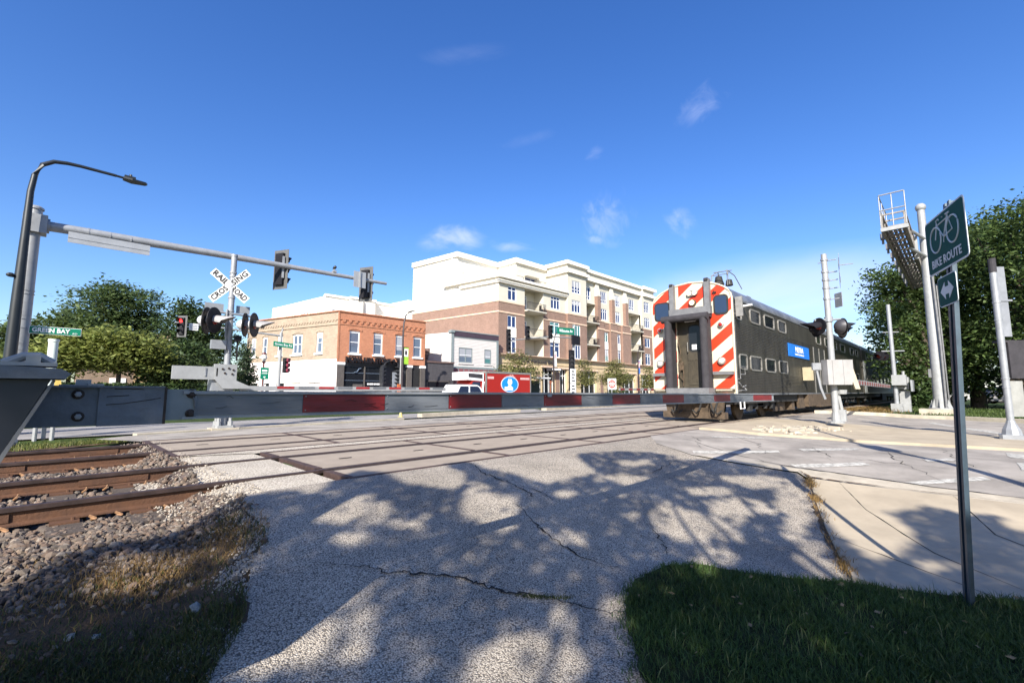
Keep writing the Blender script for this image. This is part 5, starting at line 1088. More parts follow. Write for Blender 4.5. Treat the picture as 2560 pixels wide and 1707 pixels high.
m_.tube([(24.3, 61.4, 12.3), (23.2, 68.2, 12.3)], .03, 5); m_.build('roof_railing', m_iron, wg)

# ------------------------------------------------------------------ corner brick building
m_rb = mat_brick('orange red brick', (.40, .145, .072), (.46, .175, .09), (.40, .21, .13), axis='X'); m_yb = mat_brick('yellow brick', (.37, .29, .21), (.315, .238, .17), (.33, .27, .21), axis='XY')
m_pinkw = mat('pinkish white paint', (.80, .72, .71), .8, var=.04, scale=1.2, bump=.1, bscale=30); m_dkpaint = mat('black shopfront paint', (.030, .032, .038), .5, var=.2, scale=4); m_pil = mat('dark grey pilaster', (.085, .075, .07), .8, var=.15)
m_greyw = mat_glass('pale window glass', (.10, .13, .18), .12)
cb = thing('corner_building', 'two storey corner building, orange brick front and yellow brick side over black shopfront', 'building', (17.1, 38, ZS))
BX, BY, BL = 17.1, 38.0, 8.95
BD = Vector((-.28, .96, 0)).normalized(); BNn = Vector((.96, .28, 0)); LB = 13.0
fw = [(1.03, 2.02), (3.33, 4.28), (5.61, 6.55), (7.57, 8.55)]
rb_ = MB(); wall(rb_, (BX, BY, 0), X1, BL, 3.5, 7.9, [(a, c, 4.28, 6.28) for a, c in fw], .16, Y1); rb_.build('front_wall', m_rb, cb)
for i, (a, c) in enumerate(fw):
    f = window(cb, (BX, BY, 0), X1, Y1, a+.02, c-.02, 4.28, 6.28, 1, 0, fr=.10, gm=m_greyw, e=.10, split=True)
    MB().box(BX+a-.10, BX+c+.10, BY-.12, BY+.02, 4.14, 4.28).build('sill', m_winw, f)
    ar = MB(); n = 8; pts_ = [(BX+a-.16+(c-a+.32)*k/n, 6.26+.16*math.sin(math.pi*k/n)) for k in range(n+1)]
    ar.prism([(x, BY-.05, z) for x, z in pts_]+[(x, BY-.05, z+.20) for x, z in pts_[::-1]], (0, .05, 0)); ar.build('brick_arch', m_rb, f)
    MB().prism([(x, BY+.09, min(z, 6.27+.14)-.0) for x, z in pts_[1:-1]]+[(BX+c, BY+.09, 6.1), (BX+a, BY+.09, 6.1)], (0, .02, 0)).build('arch_filler', m_winw, f)
cbm = MB(); cbm.box(BX-.04, BX+BL+.02, BY-.10, BY+.02, 7.84, 7.95); cbm.box(BX, BX+BL, BY-.05, BY, 6.74, 6.84); cbm.box(BX, BX+BL, BY-.07, BY, 7.18, 7.26); cbm.box(BX-.05, BX+.10, BY-.04, BY, 3.5, 7.84)
for i in range(16): x = BX+.35+.545*i; cbm.box(x, x+.26, BY-.07, BY, 6.99, 7.18).box(x+.05, x+.2, BY-.05, BY, 6.90, 6.99)
cbm.build('corbel_course', m_rb, cb)
sw = [(4.78-.1, 6.0), (1.95, 2.75), (7.45, 8.2), (9.75, 10.5), (11.55, 12.3)]
ys = MB(); wall(ys, (BX, BY, 0), BD, LB, 3.75, 7.9, [(a, c, 4.32, 6.15) for a, c in sw], .16, BNn)
q0 = Vector((BX, BY, 0))
for k in range(34): s0 = .25+.375*k; ys.frame(q0+BD*s0-BNn*.06+Vector((0, 0, 7.02)), BD*.22, BNn*.06, Vector((0, 0, .12)))
ys.frame(q0-BNn*.08+Vector((0, 0, 6.72)), BD*LB, BNn*.08, Vector((0, 0, .10))); ys.frame(q0-BNn*.06+Vector((0, 0, 7.14)), BD*LB, BNn*.06, Vector((0, 0, .08)))
ys.build('side_wall', m_yb, cb)
MB().frame(q0-BNn*.12+BD*.05+Vector((0, 0, 7.84)), BD*LB, BNn*.3, Vector((0, 0, .09))).frame(q0+BD*4.3+BNn*.05+Vector((0, 0, 7.93)), BD*3, BNn*.3, Vector((0, 0, .04))).build('coping', m_rb, cb)
for i, (a, c) in enumerate(sw):
    f = window(cb, (BX, BY, 0), BD, BNn, a+.02, c-.02, 4.32, 6.15, 2 if i == 0 else 1, 0, fr=.13, gm=m_greyw, e=.06, split=True)
    MB().frame(q0+BD*(a-.12)-BNn*.12+Vector((0, 0, 4.18)), BD*(c-a+.24), BNn*.12, Vector((0, 0, .14))).build('sill', m_winw, f)
    ar = MB(); n = 8; pts_ = [(a-.10+(c-a+.2)*k/n, 6.13+.16*math.sin(math.pi*k/n)) for k in range(n+1)]
    ar.prism([q0+BD*s-BNn*.04+Vector((0, 0, z)) for s, z in pts_]+[q0+BD*s-BNn*.04+Vector((0, 0, z+.16)) for s, z in pts_[::-1]], BNn*.04); ar.build('brick_arch', m_yb, f)
pk = MB(); lw = [(2.0, 3.6), (4.6, 6.0), (6.9, 8.1), (9.1, 9.9), (10.9, 12.0)]
wall(pk, (BX, BY, 0), BD, LB, ZS, 3.75, [(a, c, .4, 1.72) for a, c in lw], .2, BNn); pk.build('painted_wall', m_pinkw, cb)
for a, c in lw:
    f = window(cb, (BX, BY, 0), BD, BNn, a, c, .4, 1.72, 1, 0, fr=.06, gm=m_glass, e=.12, name='low_window')
    MB().frame(q0+BD*(a-.2)-BNn*.03+Vector((0, 0, 1.74)), BD*(c-a+.4), BNn*.03, Vector((0, 0, .22))).build('lintel', m_w, f)
cl_ = MB(); cl_.prism([(BX+.02, BY+.22, ZS), (BX+BL-.02, BY+.22, ZS), (BX+BL-.02, BY+12, ZS), (BX+.22+BD.x*LB, BY+BD.y*LB, ZS)], (0, 0, 7.8)).build('inner_block', m_pinkw, cb)
MB().box(BX+BL-.01, BX+BL+.0, BY, BY+12, ZS, 7.85).build('party_wall', m_rb, cb)
# black shopfront
sf = MB(); sf.box(BX+.1, BX+BL-.05, BY+.10, BY+.2, ZS, 3.5); sfo = sf.build('shopfront', m_dkpaint, cb)
for x, w_ in ((BX+.32, .6), (BX+7.15, .55), (BX+8.68, .5)):
    p_ = MB().box(x-w_/2, x+w_/2, BY-.10, BY+.1, ZS, 3.25).build('pilaster', m_pil, sfo); MB().box(x-w_/2-.05, x+w_/2+.05, BY-.14, BY+.1, 3.25, 3.47).build('capital', m_winw, sfo)
for x0, x1 in ((.68, 2.48), (2.66, 4.25)):
    MB().box(BX+x0, BX+x1, BY+.06, BY+.09, .4, 3.1).build('display_window', m_glass, sfo)
    MB().box(BX+x0, BX+x1, BY+.02, BY+.06, 2.55, 2.60).box(BX+x0, BX+x1, BY+.02, BY+.06, 1.9, 1.94).build('window_bar', m_greyw, sfo)
MB().box(BX+2.52, BX+2.62, BY-.02, BY+.1, ZS, 3.2).build('mullion', m_pil, sfo)
MB().tube([(BX+1.55, BY-.03, 2.62), (BX+1.85, BY-.03, 2.70), (BX+2.0, BY-.03, 2.95), (BX+2.2, BY-.03, 3.0)], .05, 6).build('painted_scroll', m_greyw, sfo)
wl = MB()
for x0, x1 in ((2.85, 3.0), (3.06, 3.42), (3.48, 3.68), (3.74, 4.1)): wl.box(BX+x0, BX+x1, BY-.01, BY+.0, 1.55, 1.70)
wl.build('window_lettering', m_wht, sfo)
MB().box(BX+1.5, BX+2.4, BY-.03, BY+.02, .4, 1.6).build('grey_panel', m_pil, sfo)
ls = MB(); ls.box(BX+.75, BX+6.7, BY-.14, BY-.08, 3.33, 3.42); ls.build('sign_rail', m_dkpaint, sfo)
text('MONA LISA STONE & TILE', .62, mat('black sign letters', (.012, .010, .012), .4), sfo, (BX+3.6, BY-.24, 3.70), X1, (0, 0, 1), 'sign_lettering', .10, width=5.9, bold=.03)
# arched dark entrance with slats and two grey doors
en = MB(); n = 12
for k in range(n):
    a0, a1 = math.pi*k/n, math.pi*(k+1)/n; c = BX+5.0
    en.prism([(c+.80*math.cos(a0), BY-.5, 3.25+.55*math.sin(a0)), (c+.80*math.cos(a1), BY-.5, 3.25+.55*math.sin(a1)), (c+.72*math.cos(a1), BY-.5, 3.25+.52*math.sin(a1)), (c+.72*math.cos(a0), BY-.5, 3.25+.52*math.sin(a0))], (0, .6, 0))
for k in range(9):
    z = .2+.36*k; en.prism([(BX+4.15, BY-.5, z), (BX+4.45, BY-.5, z+.12), (BX+4.45, BY-.5, z+.18), (BX+4.15, BY-.5, z+.08)], (0, .5, 0)); en.prism([(BX+5.55, BY-.5, z+.12), (BX+5.85, BY-.5, z), (BX+5.85, BY-.5, z+.08), (BX+5.55, BY-.5, z+.18)], (0, .5, 0))
en.box(BX+4.05, BX+4.18, BY-.5, BY+.1, ZS, 3.3).box(BX+5.82, BX+5.95, BY-.5, BY+.1, ZS, 3.3); en.build('entrance_arch', m_dkpaint, sfo)
MB().box(BX+5.35, BX+5.9, BY-.06, BY+.0, .2, 2.75).box(BX+5.98, BX+6.45, BY-.06, BY, .2, 2.75).build('door_leaf', mat('grey ribbed door', (.22, .24, .28), .5, var=.1), sfo)
MB().box(BX+7.5, BX+8.4, BY+.05, BY+.09, ZS, 3.2).build('side_door', m_shade, sfo)

# ------------------------------------------------------------------ pale clapboard building between
m_clap = mat('pale clapboard', (.56, .53, .505), .8, var=.04, scale=2, bump=0); m_trim = mat('grey green trim', (.20, .235, .24), .6, var=.08); m_mar = mat('maroon panel', (.22, .075, .085), .7, var=.12); m_char = mat('charcoal boarding', (.072, .068, .075), .75, var=.15, scale=3)
pb = thing('clapboard_building', 'pale clapboard house with dark cornice squeezed beside the brown apartment block', 'building', (30.1, 39, ZS))
PX, PY = 30.1, 39.0; PD = Vector((-.2, .98, 0)).normalized(); PN = Vector((.98, .2, 0))
def claps(b, o, d, n, L, z0, z1, holes=()):
    z = z0
    while z < z1-.02:
        h = min(.16, z1-z); segs = [(0, L)]
        for a, c, y0, y1 in holes:
            if y0 < z+h/2 < y1: segs = [s for q in segs for s in ((q[0], min(q[1], a)), (max(q[0], c), q[1])) if s[1]-s[0] > .01]
        for a, c in segs:
            p = [Vector(o)+Vector(d)*a+Vector((0, 0, z))-Vector(n)*.035, Vector(o)+Vector(d)*c+Vector((0, 0, z))-Vector(n)*.035, Vector(o)+Vector(d)*c+Vector((0, 0, z+h)), Vector(o)+Vector(d)*a+Vector((0, 0, z+h))]
            b.quad(*p); b.quad(p[0], p[1], p[1]+Vector(n)*.035, p[0]+Vector(n)*.035)
        z += .16
pwin = [(1.0, 2.95, 4.1, 5.8), (4.75, 5.8, 4.1, 5.8)]
c_ = MB(); claps(c_, (PX, PY, 0), X1, Y1, 6.9, 3.7, 7.0, pwin); claps(c_, (PX, PY, 0), PD, PN, 9, ZS, 7.35); c_.box(PX+.1, PX+6.8, PY+.3, PY+9, ZS, 7.0); c_.build('clapboard_wall', m_clap, pb)
for a, c, z0, z1 in pwin:
    f = window(pb, (PX, PY, 0), X1, Y1, a, c, z0, z1, 2 if c-a > 1.5 else 1, 0, fr=.12, gm=m_greyw if c-a > 1.5 else m_gglass, e=.0, split=True)
    f.data.materials.clear(); f.data.materials.append(m_trim); MB().box(PX+a-.1, PX+c+.1, PY-.1, PY, z0-.16, z0).build('sill', m_clap, f)
MB().box(PX-.05, PX+.28, PY-.08, PY-.0, 3.3, 7.45).box(PX+6.62, PX+6.95, PY-.08, PY, 3.3, 7.3).box(PX-.2, PX+.32, PY-.2, PY+.3, 7.3, 7.55).box(PX-.1, PX+7, PY-.14, PY+.2, 7.5, 7.6).box(PX-.05, PX+6.9, PY-.10, PY, 3.45, 3.70).box(PX, PX+6.9, PY-.06, PY, 6.82, 6.95).build('trim', m_trim, pb)
MB().box(PX+.28, PX+6.95, PY-.10, PY+.1, 6.95, 7.5).build('cornice_panel', mat('dark plum cornice', (.055, .035, .05), .6), pb)
fr_ = MB()
for i in range(9): fr_.box(PX+.3+.73*i, PX+.9+.73*i, PY-.07, PY, 2.85, 3.42)
fr_.build('maroon_panel', m_mar, pb)
MB().box(PX-.02, PX+6.9, PY-.05, PY+.1, ZS, 2.85).build('shop_wall', mat('maroon grey shop wall', (.16, .07, .075), .7, var=.15), pb)
MB().box(PX+.25, PX+6.9, PY-.055, PY-.03, 2.85, 3.45).build('frieze', m_trim, pb)
ac = MB()
for s0, z0, s1, z1 in ((3.1, 5.3, 3.5, 5.75), (3.65, 5.3, 4.05, 5.75), (3.3, 4.6, 4.0, 5.1)): ac.frame(Vector((PX, PY, z0))+PD*s0-PN*.28, PD*(s1-s0), PN*.25, Vector((0, 0, z1-z0)))
ac.build('air_conditioner', mat('brown vent metal', (.16, .11, .10), .6), pb)
lo = thing('shop_annex', 'low charcoal boarded shop front between the brick corner and clapboard house', 'building', (26.2, 38.4, ZS))
lb_ = MB(); lb_.box(26.1, 29.95, 38.42, 44, ZS, 3.9); lb_.build('wall', m_char, lo)
bd_ = MB()
for i in range(11): bd_.box(26.1, 29.95, 38.39, 38.415, 2.0+.17*i, 2.0+.17*i+.155)
bd_.build('boarding', m_char, lo)
MB().box(26.7, 29.3, 38.36, 38.39, .3, 1.95).build('shop_window', m_glass, lo); MB().box(26.55, 26.68, 38.34, 38.42, ZS, 2.1).box(29.32, 29.45, 38.34, 38.42, ZS, 2.1).box(26.55, 29.45, 38.34, 38.42, 1.95, 2.06).build('window_frame', m_pil, lo)
MB().box(26.05, 30.0, 38.3, 38.5, 3.88, 4.05).build('eave', mat('brown eave', (.12, .075, .065), .7), lo)
# ------------------------------------------------------------------ signals, lamps and signs
m_sgreen = mat('street sign green', (.0, .17, .095), .45, var=.05); m_dkpole = mat('dark bronze pole', (.035, .025, .028), .5, .2, var=.12)
m_blackp = mat('black lamp pole', (.014, .018, .022), .45, .1, var=.15)
m_sign_al = mat('bare sign back', (.36, .37, .38), .5, .4, var=.08)
m_redon = mat_emit('lit red signal', (.9, .03, .03), 1.2)
def sig_head(root, c, d, n=3, plate=True, lit=None, s=.34, lensm=None):
    "traffic signal head: d = the way it faces"
    c = Vector(c); d = Vector(d).normalized(); r = d.cross(Vector((0, 0, 1))).normalized(); up = Vector((0, 0, 1)); H_ = n*s
    b = MB(); b.frame(c-r*.16-up*H_/2-d*.10, r*.32, up*H_, d*.20) if r.cross(up).dot(d) > 0 else b.frame(c-r*.16-up*H_/2+d*.10, r*.32, up*H_, -d*.20)
    hd = b.build('signal_head', m_blk, root)
    if plate:
        p = MB(); e = .13
        k = d if r.cross(up).dot(d) > 0 else -d
        for a0, a1, z0, z1 in ((-.16-e, -.16, -H_/2-e, H_/2+e), (.16, .16+e, -H_/2-e, H_/2+e), (-.16, .16, H_/2, H_/2+e), (-.16, .16, -H_/2-e, -H_/2)): p.frame(c+r*a0+up*z0, r*(a1-a0), up*(z1-z0), k*.012)
        p.build('backplate', mat('signal backplate', (.10, .10, .10), .6, var=.2), hd)
    for i in range(n):
        o = c+up*(H_/2-s*(i+.5))+d*.10
        v = MB(); N_ = 9; vs = []; fs = []
        for j in range(N_):
            a = R(-30+240*j/(N_-1)); e = r*math.cos(a)*.145+up*math.sin(a)*.145; ln = .10+.16*max(0, math.sin(a)); vs += [o+e, o+e+d*ln]
        for j in range(N_-1): fs.append((2*j, 2*j+1, 2*j+3, 2*j+2))
        v.add(vs, fs).build('visor', m_blk, hd)
        MB().lathe(o, d, [(0, .13), (.02, .10), (.03, 0)], 12).build('lens', m_redon if lit == i else mat('dark signal lens', (.03, .03, .035), .2), hd)
    return hd
ma = thing('signal_mast', 'galvanised mast with long traffic signal arm reaching over the crossing', 'traffic signal', (-.6, 15, -.0))
x, y = -.56, 15.0
MB().cyl((x, y, -.2), (x, y, 5.15), .155, .125, n=18).lathe((x, y, 5.12), (0, 0, 1), [(0, .15), (.04, .15), (.08, .10), (.1, .02)], 16).build('mast', m_galv, ma, smooth=True)
MB().tube([(x+.15, y, 4.78), (3.0, y, 4.86), (8.5, y, 4.92)], [.115, .095, .055], 14).build('mast_arm', m_galv, ma, smooth=True)
MB().box(x-.18, x+.22, y-.2, y+.2, 4.56, 4.98).cyl((x+.18, y, 4.78), (x+.26, y, 4.78), .17, n=14).build('arm_flange', m_galv, ma)
b = MB()
for z in (3.2, 3.12, 2.55, 2.35, 2.0, 1.85, 1.7, 1.6): b.cyl((x, y, z), (x, y, z+.018), .150, n=16)
b.build('strap', m_galv, ma)
for xs_, dz in ((4.9, -.13), (7.82, -.09)):
    sig_head(ma, (xs_, y+.24, 4.80 if xs_ < 6 else 4.82), (.90, .43, 0), 3, True)
    MB().box(xs_-.03, xs_+.03, y+.04, y+.14, 4.5, 5.2).build('signal_bracket', m_galv, ma)
for i, xs_ in enumerate((.35, .75, 1.15)): MB().cyl((xs_, y, 4.80), (xs_+.03, y, 4.80), .118, n=14).build('sign_clamp', m_galv, ma)
sb = thing('street_sign', 'grey back of a long sign slung under the signal arm', 'sign', (.75, 14.9, 4.5)); MB().box(.02, 1.55, 14.80, 14.82, 4.44, 4.70).box(.02, 1.55, 14.79, 14.80, 4.55, 4.59).build('sign_blade', m_sign_al, sb)
sb2 = thing('lane_sign', 'square grey sign back beside the outer signal head', 'sign', (7.4, 14.85, 4.6)); MB().box(7.15, 7.60, 14.84, 14.855, 4.56, 5.13).build('sign_plate', m_sign_al, sb2); MB().box(7.35, 7.40, 14.80, 14.84, 4.56, 5.13).build('stiffener', m_galv, sb2)
cmx = thing('traffic_camera', 'small detector camera perched on the signal arm', 'camera', (6.52, 15, 4.95)); MB().cyl((6.52, 15, 4.95), (6.52, 15, 5.08), .03, n=8).box(6.46, 6.58, 14.93, 15.07, 4.97, 5.03).build('bracket', m_galv, cmx); MB().cyl((6.50, 14.9, 5.13), (6.56, 15.12, 5.14), .05, n=10).ball((6.5, 14.9, 5.13), .055).build('camera_body', m_blackp, cmx)
gs = thing('street_sign', 'green GREEN BAY RD blade fixed to the galvanised mast', 'street sign', (-.05, 14.9, 2.3))
gb = MB().frame((-.44, 14.83, 2.23), (.86, .0, 0), (0, .012, 0), (0, 0, .175)).build('sign_blade', m_wht, gs); MB().frame((-.43, 14.825, 2.24), (.84, .0, 0), (0, .004, 0), (0, 0, .155)).build('sign_face', m_sgreen, gs)
text('GREEN BAY', .135, m_wht, gs, (-.085, 14.822, 2.315), X1, (0, 0, 1), 'lettering', .001, width=.62, bold=.004); text('RD', .05, m_wht, gs, (.315, 14.822, 2.275), X1, (0, 0, 1), 'lettering', .001, width=.08)
sl_ = thing('street_lamp', 'tall black street lamp with arm curved over the signal mast', 'street lamp', (-.66, 14.6, -.1))
MB().tube([(-.66, 14.6, -.2), (-.66, 14.6, 3.0), (-.655, 14.6, 5.4), (-.62, 14.6, 5.8), (-.52, 14.6, 6.08), (-.34, 14.6, 6.22), (-.12, 14.6, 6.26), (.1, 14.6, 6.27), (.75, 14.6, 6.26)], [.12, .095, .06, .055, .05, .046, .042, .038, .034], 14).build('lamp_pole', m_blackp, sl_, smooth=True)
MB().tube([(.75, 14.6, 6.26), (1.0, 14.6, 6.25)], .03, 8).prism([(.88, 14.50, 6.22), (1.05, 14.46, 6.20), (1.32, 14.52, 6.21), (1.36, 14.6, 6.21), (1.32, 14.68, 6.21), (1.05, 14.74, 6.20), (.88, 14.70, 6.22)], (0, 0, .045)).box(.9, 1.12, 14.55, 14.65, 6.26, 6.33).cyl((1.02, 14.6, 6.33), (1.02, 14.6, 6.38), .03, n=8).build('lamp_head', m_blackp, sl_)
MB().ball((-.80, 14.55, 3.45), .07, sz=.7).cyl((-.8, 14.56, 3.42), (-.66, 14.6, 3.42), .02, n=6).build('sensor', m_blackp, sl_)
wp = thing('bollard_post', 'short white capped steel post with bolted feet on the grass strip', 'post', (0, 13.1, -.1))
MB().cyl((-.02, 13.1, .75), (-.02, 13.1, 1.97), .075, n=16).cyl((-.02, 13.1, 1.93), (-.02, 13.1, 1.985), .085, n=16).build('post', mat('pale green white paint', (.60, .66, .62), .5, var=.06), wp, smooth=True)
b = MB(); b.bev(-.2, .16, 12.95, 13.25, .7, 1.0, .04)
for dx, dy in ((-.14, -.1), (.10, -.1), (.10, .12), (-.02, .0)): b.cyl((dx, 13.1+dy, -.12), (dx, 13.1+dy, .72), .035, n=8); b.lathe((dx, 13.1+dy, -.12), (0, 0, 1), [(0, .10), (.05, .10), (.07, .05)], 10)
b.build('base', m_silver, wp)
MB().ball((-.42, 12.6, .0), .08, sz=1.1).build('cap', m_silver, thing('marker_stub', 'small round white stub in the grass by the dark bracket', 'marker', (-.42, 12.6, -.1)))
# far corner, left: mast arm signal with its own sign
fs_ = thing('signal_mast', 'silver signal pole with short arm in front of the brick building', 'traffic signal', (10.85, 33, ZS))
MB().cyl((10.85, 33, ZS), (10.85, 33, 4.95), .13, .10, n=12).tube([(10.85, 33, 4.72), (7.0, 33.0, 4.95), (4.9, 33.0, 5.02)], [.07, .05, .035], 8).tube([(10.85, 33, 4.9), (10.95, 33, 5.2), (10.9, 33, 5.3)], .05, 6).build('mast', m_silver, fs_)
sig_head(fs_, (5.25, 32.85, 4.80), (-.75, -.66, 0), 3, True, 0)
MB().box(5.6, 6.05, 32.84, 32.86, 4.62, 5.02).box(5.5, 6.1, 32.9, 32.94, 4.78, 4.84).build('lane_plate', m_wht, fs_)
for i in range(3): MB().box(5.64, 6.01, 32.83, 32.84, 4.68+.11*i, 4.73+.11*i).build('plate_mark', m_grey, fs_)
hd = sig_head(fs_, (11.18, 32.85, 2.72), (.55, -.83, 0), 3, False, None)
for i in range(3): MB().lathe((11.28, 32.70, 3.06-.34*i), (.55, -.83, 0), [(0, .15), (.10, .15), (.12, .13)], 12).build('visor', mat('dark red visor', (.16, .01, .03), .5, var=.1), hd)
f = thing('street_sign', 'small green Green Bay Rd blade on the silver signal pole', 'street sign', (10.9, 32.8, 4.0)); MB().frame((10.32, 32.75, 3.98), (1.28, 0, -.10), (0, .02, 0), (0, 0, .34)).build('sign_blade', m_sgreen, f); text('Green Bay Rd', .22, m_wht, f, (10.96, 32.745, 4.10), (1.28, 0, -.10), (0, 0, 1), 'lettering', .002, width=1.1)
f = thing('bike_route_sign', 'small green bike sign with arrow on the far pavement', 'sign', (10.2, 33.9, ZS)); MB().cyl((10.24, 34, ZS), (10.24, 34, 2.6), .03, n=8).build('post', m_galv, f); sp_ = MB().box(9.98, 10.5, 33.94, 33.96, 1.78, 2.58).build('sign_plate', m_sgreen, f)
MB().box(10.08, 10.4, 33.93, 33.94, 2.30, 2.42).build('symbol', m_wht, sp_); MB().box(10.06, 10.42, 33.93, 33.94, 2.16, 2.20).build('caption_line', m_wht, sp_); MB().prism([(10.24, 33.93, 1.85), (10.32, 33.93, 1.97), (10.16, 33.93, 1.97)], (0, .01, 0)).build('arrow', m_wht, sp_)
f = thing('street_lamp', 'short acorn style lamp post beside the small green bike sign', 'street lamp', (10.35, 34.6, ZS)); MB().cyl((10.35, 34.6, ZS), (10.35, 34.6, 2.95), .06, n=8).lathe((10.35, 34.6, 2.9), (0, 0, 1), [(0, .06), (.08, .14), (.14, .08)], 10).lathe((10.35, 34.6, 3.52), (0, 0, 1), [(0, .18), (.06, .15), (.16, .03)], 10).build('lamp_pole', mat('oxblood lamp paint', (.11, .035, .03), .5), f); MB().lathe((10.35, 34.6, 3.04), (0, 0, 1), [(0, .09), (.2, .19), (.46, .15)], 10).build('globe', mat('frosted globe', (.55, .55, .52), .3), f)
# lamps with curved arms and banners
def arm_lamp(x, y, zt, arm, rise, label, bz, bcol, loc2=None):
    t = thing('street_lamp', label, 'street lamp', (x, y, ZS), 'dark lamps with banners along the far pavement')
    MB().tube([(x, y, ZS), (x, y, 3), (x, y, zt-1.0), (x+.06*arm, y, zt-.3), (x+.35*arm, y, zt+rise*.6), (x+.75*arm, y, zt+rise), (x+arm*1.25, y, zt+rise*1.15)], [.11, .10, .08, .075, .07, .06, .05], 8).build('lamp_pole', m_dkpole, t, smooth=True)
    MB().prism([(x+arm*1.2, y-.12, zt+rise*1.1), (x+arm*1.75, y-.10, zt+rise*1.25), (x+arm*1.75, y+.10, zt+rise*1.25), (x+arm*1.2, y+.12, zt+rise*1.1)], (0, 0, .10)).build('lamp_head', m_dkpole, t)
    bn = MB(); bn.box(x+.10, x+.58, y-.01, y+.01, bz[0], bz[1]); b_ = bn.build('banner', bcol[0], t); MB().box(x, x+.6, y-.02, y+.02, bz[1], bz[1]+.04).box(x, x+.6, y-.02, y+.02, bz[0]-.04, bz[0]).build('banner_rod', m_dkpole, t)
    MB().box(x+.14, x+.54, y-.016, y-.011, bz[0]+(bz[1]-bz[0])*.45, bz[1]-.12).build('banner_print', bcol[1], b_); MB().box(x+.22, x+.42, y-.018, y-.016, bz[0]+(bz[1]-bz[0])*.55, bz[0]+(bz[1]-bz[0])*.8).build('banner_mark', bcol[2], b_)
m_lime = mat('lime banner', (.30, .55, .04), .7); m_bwhite = mat('banner white', (.75, .75, .70), .7); m_bblue = mat('banner blue', (.05, .18, .55), .7); m_pinkb = mat('banner pink', (.55, .28, .32), .7)
arm_lamp(21.15, 34.2, 7.1, .62, .75, 'dark curved lamp with lime and white banner before the orange brick front', (3.3, 4.75), (m_lime, m_bwhite, m_dkpole))
arm_lamp(41.5, 34.2, 7.1, 1.0, .95, 'dark curved lamp with white banner beside the green avenue sign', (3.9, 5.7), (m_bwhite, m_bwhite, m_pinkb))
arm_lamp(61.1, 34.2, 7.0, 1.3, .75, 'dark curved lamp with blue and pink banner next to the train', (3.6, 5.5), (m_bblue, m_pinkb, m_bwhite))
# the big far signal with avenue sign
k_ = 26/30; fa = thing('signal_mast', 'pale signal pole with three dark heads and WILMETTE arm before the apartments', 'traffic signal', (34.4, 26, ZS))
MB().cyl((34.3, 26, ZS), (34.6, 26, 7.1), .15, .12, n=12).tube([(34.4, 26, 5.98), (31, 26, 5.82), (25.9, 26, 5.05)], [.07, .055, .04], 8).tube([(34.6, 26, 7.0), (34.7, 26, 7.3)], .04, 6).build('mast', m_silver, fa, smooth=True)
sig_head(fa, (25.7, 25.85, 5.05), (-.45, -.89, 0), 5, False, s=.36); sig_head(fa, (27.95, 25.85, 5.85), (-.45, -.89, 0), 3, False, s=.38); sig_head(fa, (30.95, 25.85, 6.2), (-.45, -.89, 0), 3, False, s=.40)
MB().box(34.0, 35.1, 25.65, 25.85, 5.35, 6.2).build('pedestrian_signal', m_blk, fa)
sig_head(fa, (33.9, 25.75, 3.55), (-.75, -.66, 0), 5, False, s=.40); MB().box(33.75, 34.3, 25.75, 26, 1.0, 4.8).build('signal_bracket', m_blk, fa)
f = thing('street_sign', 'green Wilmette Av blade high on the pale signal pole', 'street sign', (33.2, 25.8, 6.4)); MB().frame((31.9, 25.8, 6.12), (2.5, 0, .14), (0, .03, 0), (0, 0, .62)).build('sign_blade', m_sgreen, f); text('Wilmette Av', .40, m_wht, f, (33.15, 25.795, 6.5), (2.5, 0, .14), (0, 0, 1), 'lettering', .003, width=2.0, bold=.006)
f = thing('regulation_signs', 'tall stack of white notice plates under the pale signal pole', 'sign', (33.9, 25.6, ZS))
for z0, z1 in ((1.72, 3.02), (.55, 1.68)):
    p_ = MB().box(33.35, 34.15, 25.5, 25.53, z0, z1).build('sign_plate', m_wht, f); k = MB()
    for i in range(4): zz = z1-.22-.28*i; k.box(33.5, 34.0 if i % 2 else 33.9, 25.49, 25.5, zz-.06, zz+.04)
    k.build('print', m_blk, p_)
MB().cyl((33.75, 25.56, ZS), (33.75, 25.56, 3.0), .04, n=6).build('post', m_galv, f)
f = thing('do_not_enter_sign', 'square white sign with red DO NOT ENTER disc before the street trees', 'sign', (38.0, 24.1, ZS)); c = Vector((38.0, 24.1, 1.68)); rr = Vector((.70, -.71, 0)); dn = Vector((-.71, -.70, 0))
MB().cyl((38.0, 24.14, ZS), (38.0, 24.14, 1.9), .04, n=6).build('post', m_galv, f); p_ = MB().frame(c-rr*.40-Vector((0, 0, .52)), rr*.80, Vector((0, 0, 1.04)), dn*.02).build('sign_plate', m_wht, f)
b = MB(); n = 24; b.prism([c+dn*.022+rr*.36*math.cos(2*math.pi*i/n)+Vector((0, 0, .42*math.sin(2*math.pi*i/n))) for i in range(n)], dn*.006); b.build('red_disc', mat('traffic red', (.55, .03, .02), .5), p_); MB().frame(c+dn*.03-rr*.27-Vector((0, 0, .07)), rr*.54, Vector((0, 0, .14)), dn*.006).build('white_bar', m_wht, p_)
text('DO NOT', .15, m_wht, p_, c+dn*.03+Vector((0, 0, .22)), rr, (0, 0, 1), 'lettering', .002, width=.42); text('ENTER', .15, m_wht, p_, c+dn*.03-Vector((0, 0, .22)), rr, (0, 0, 1), 'lettering', .002, width=.40)
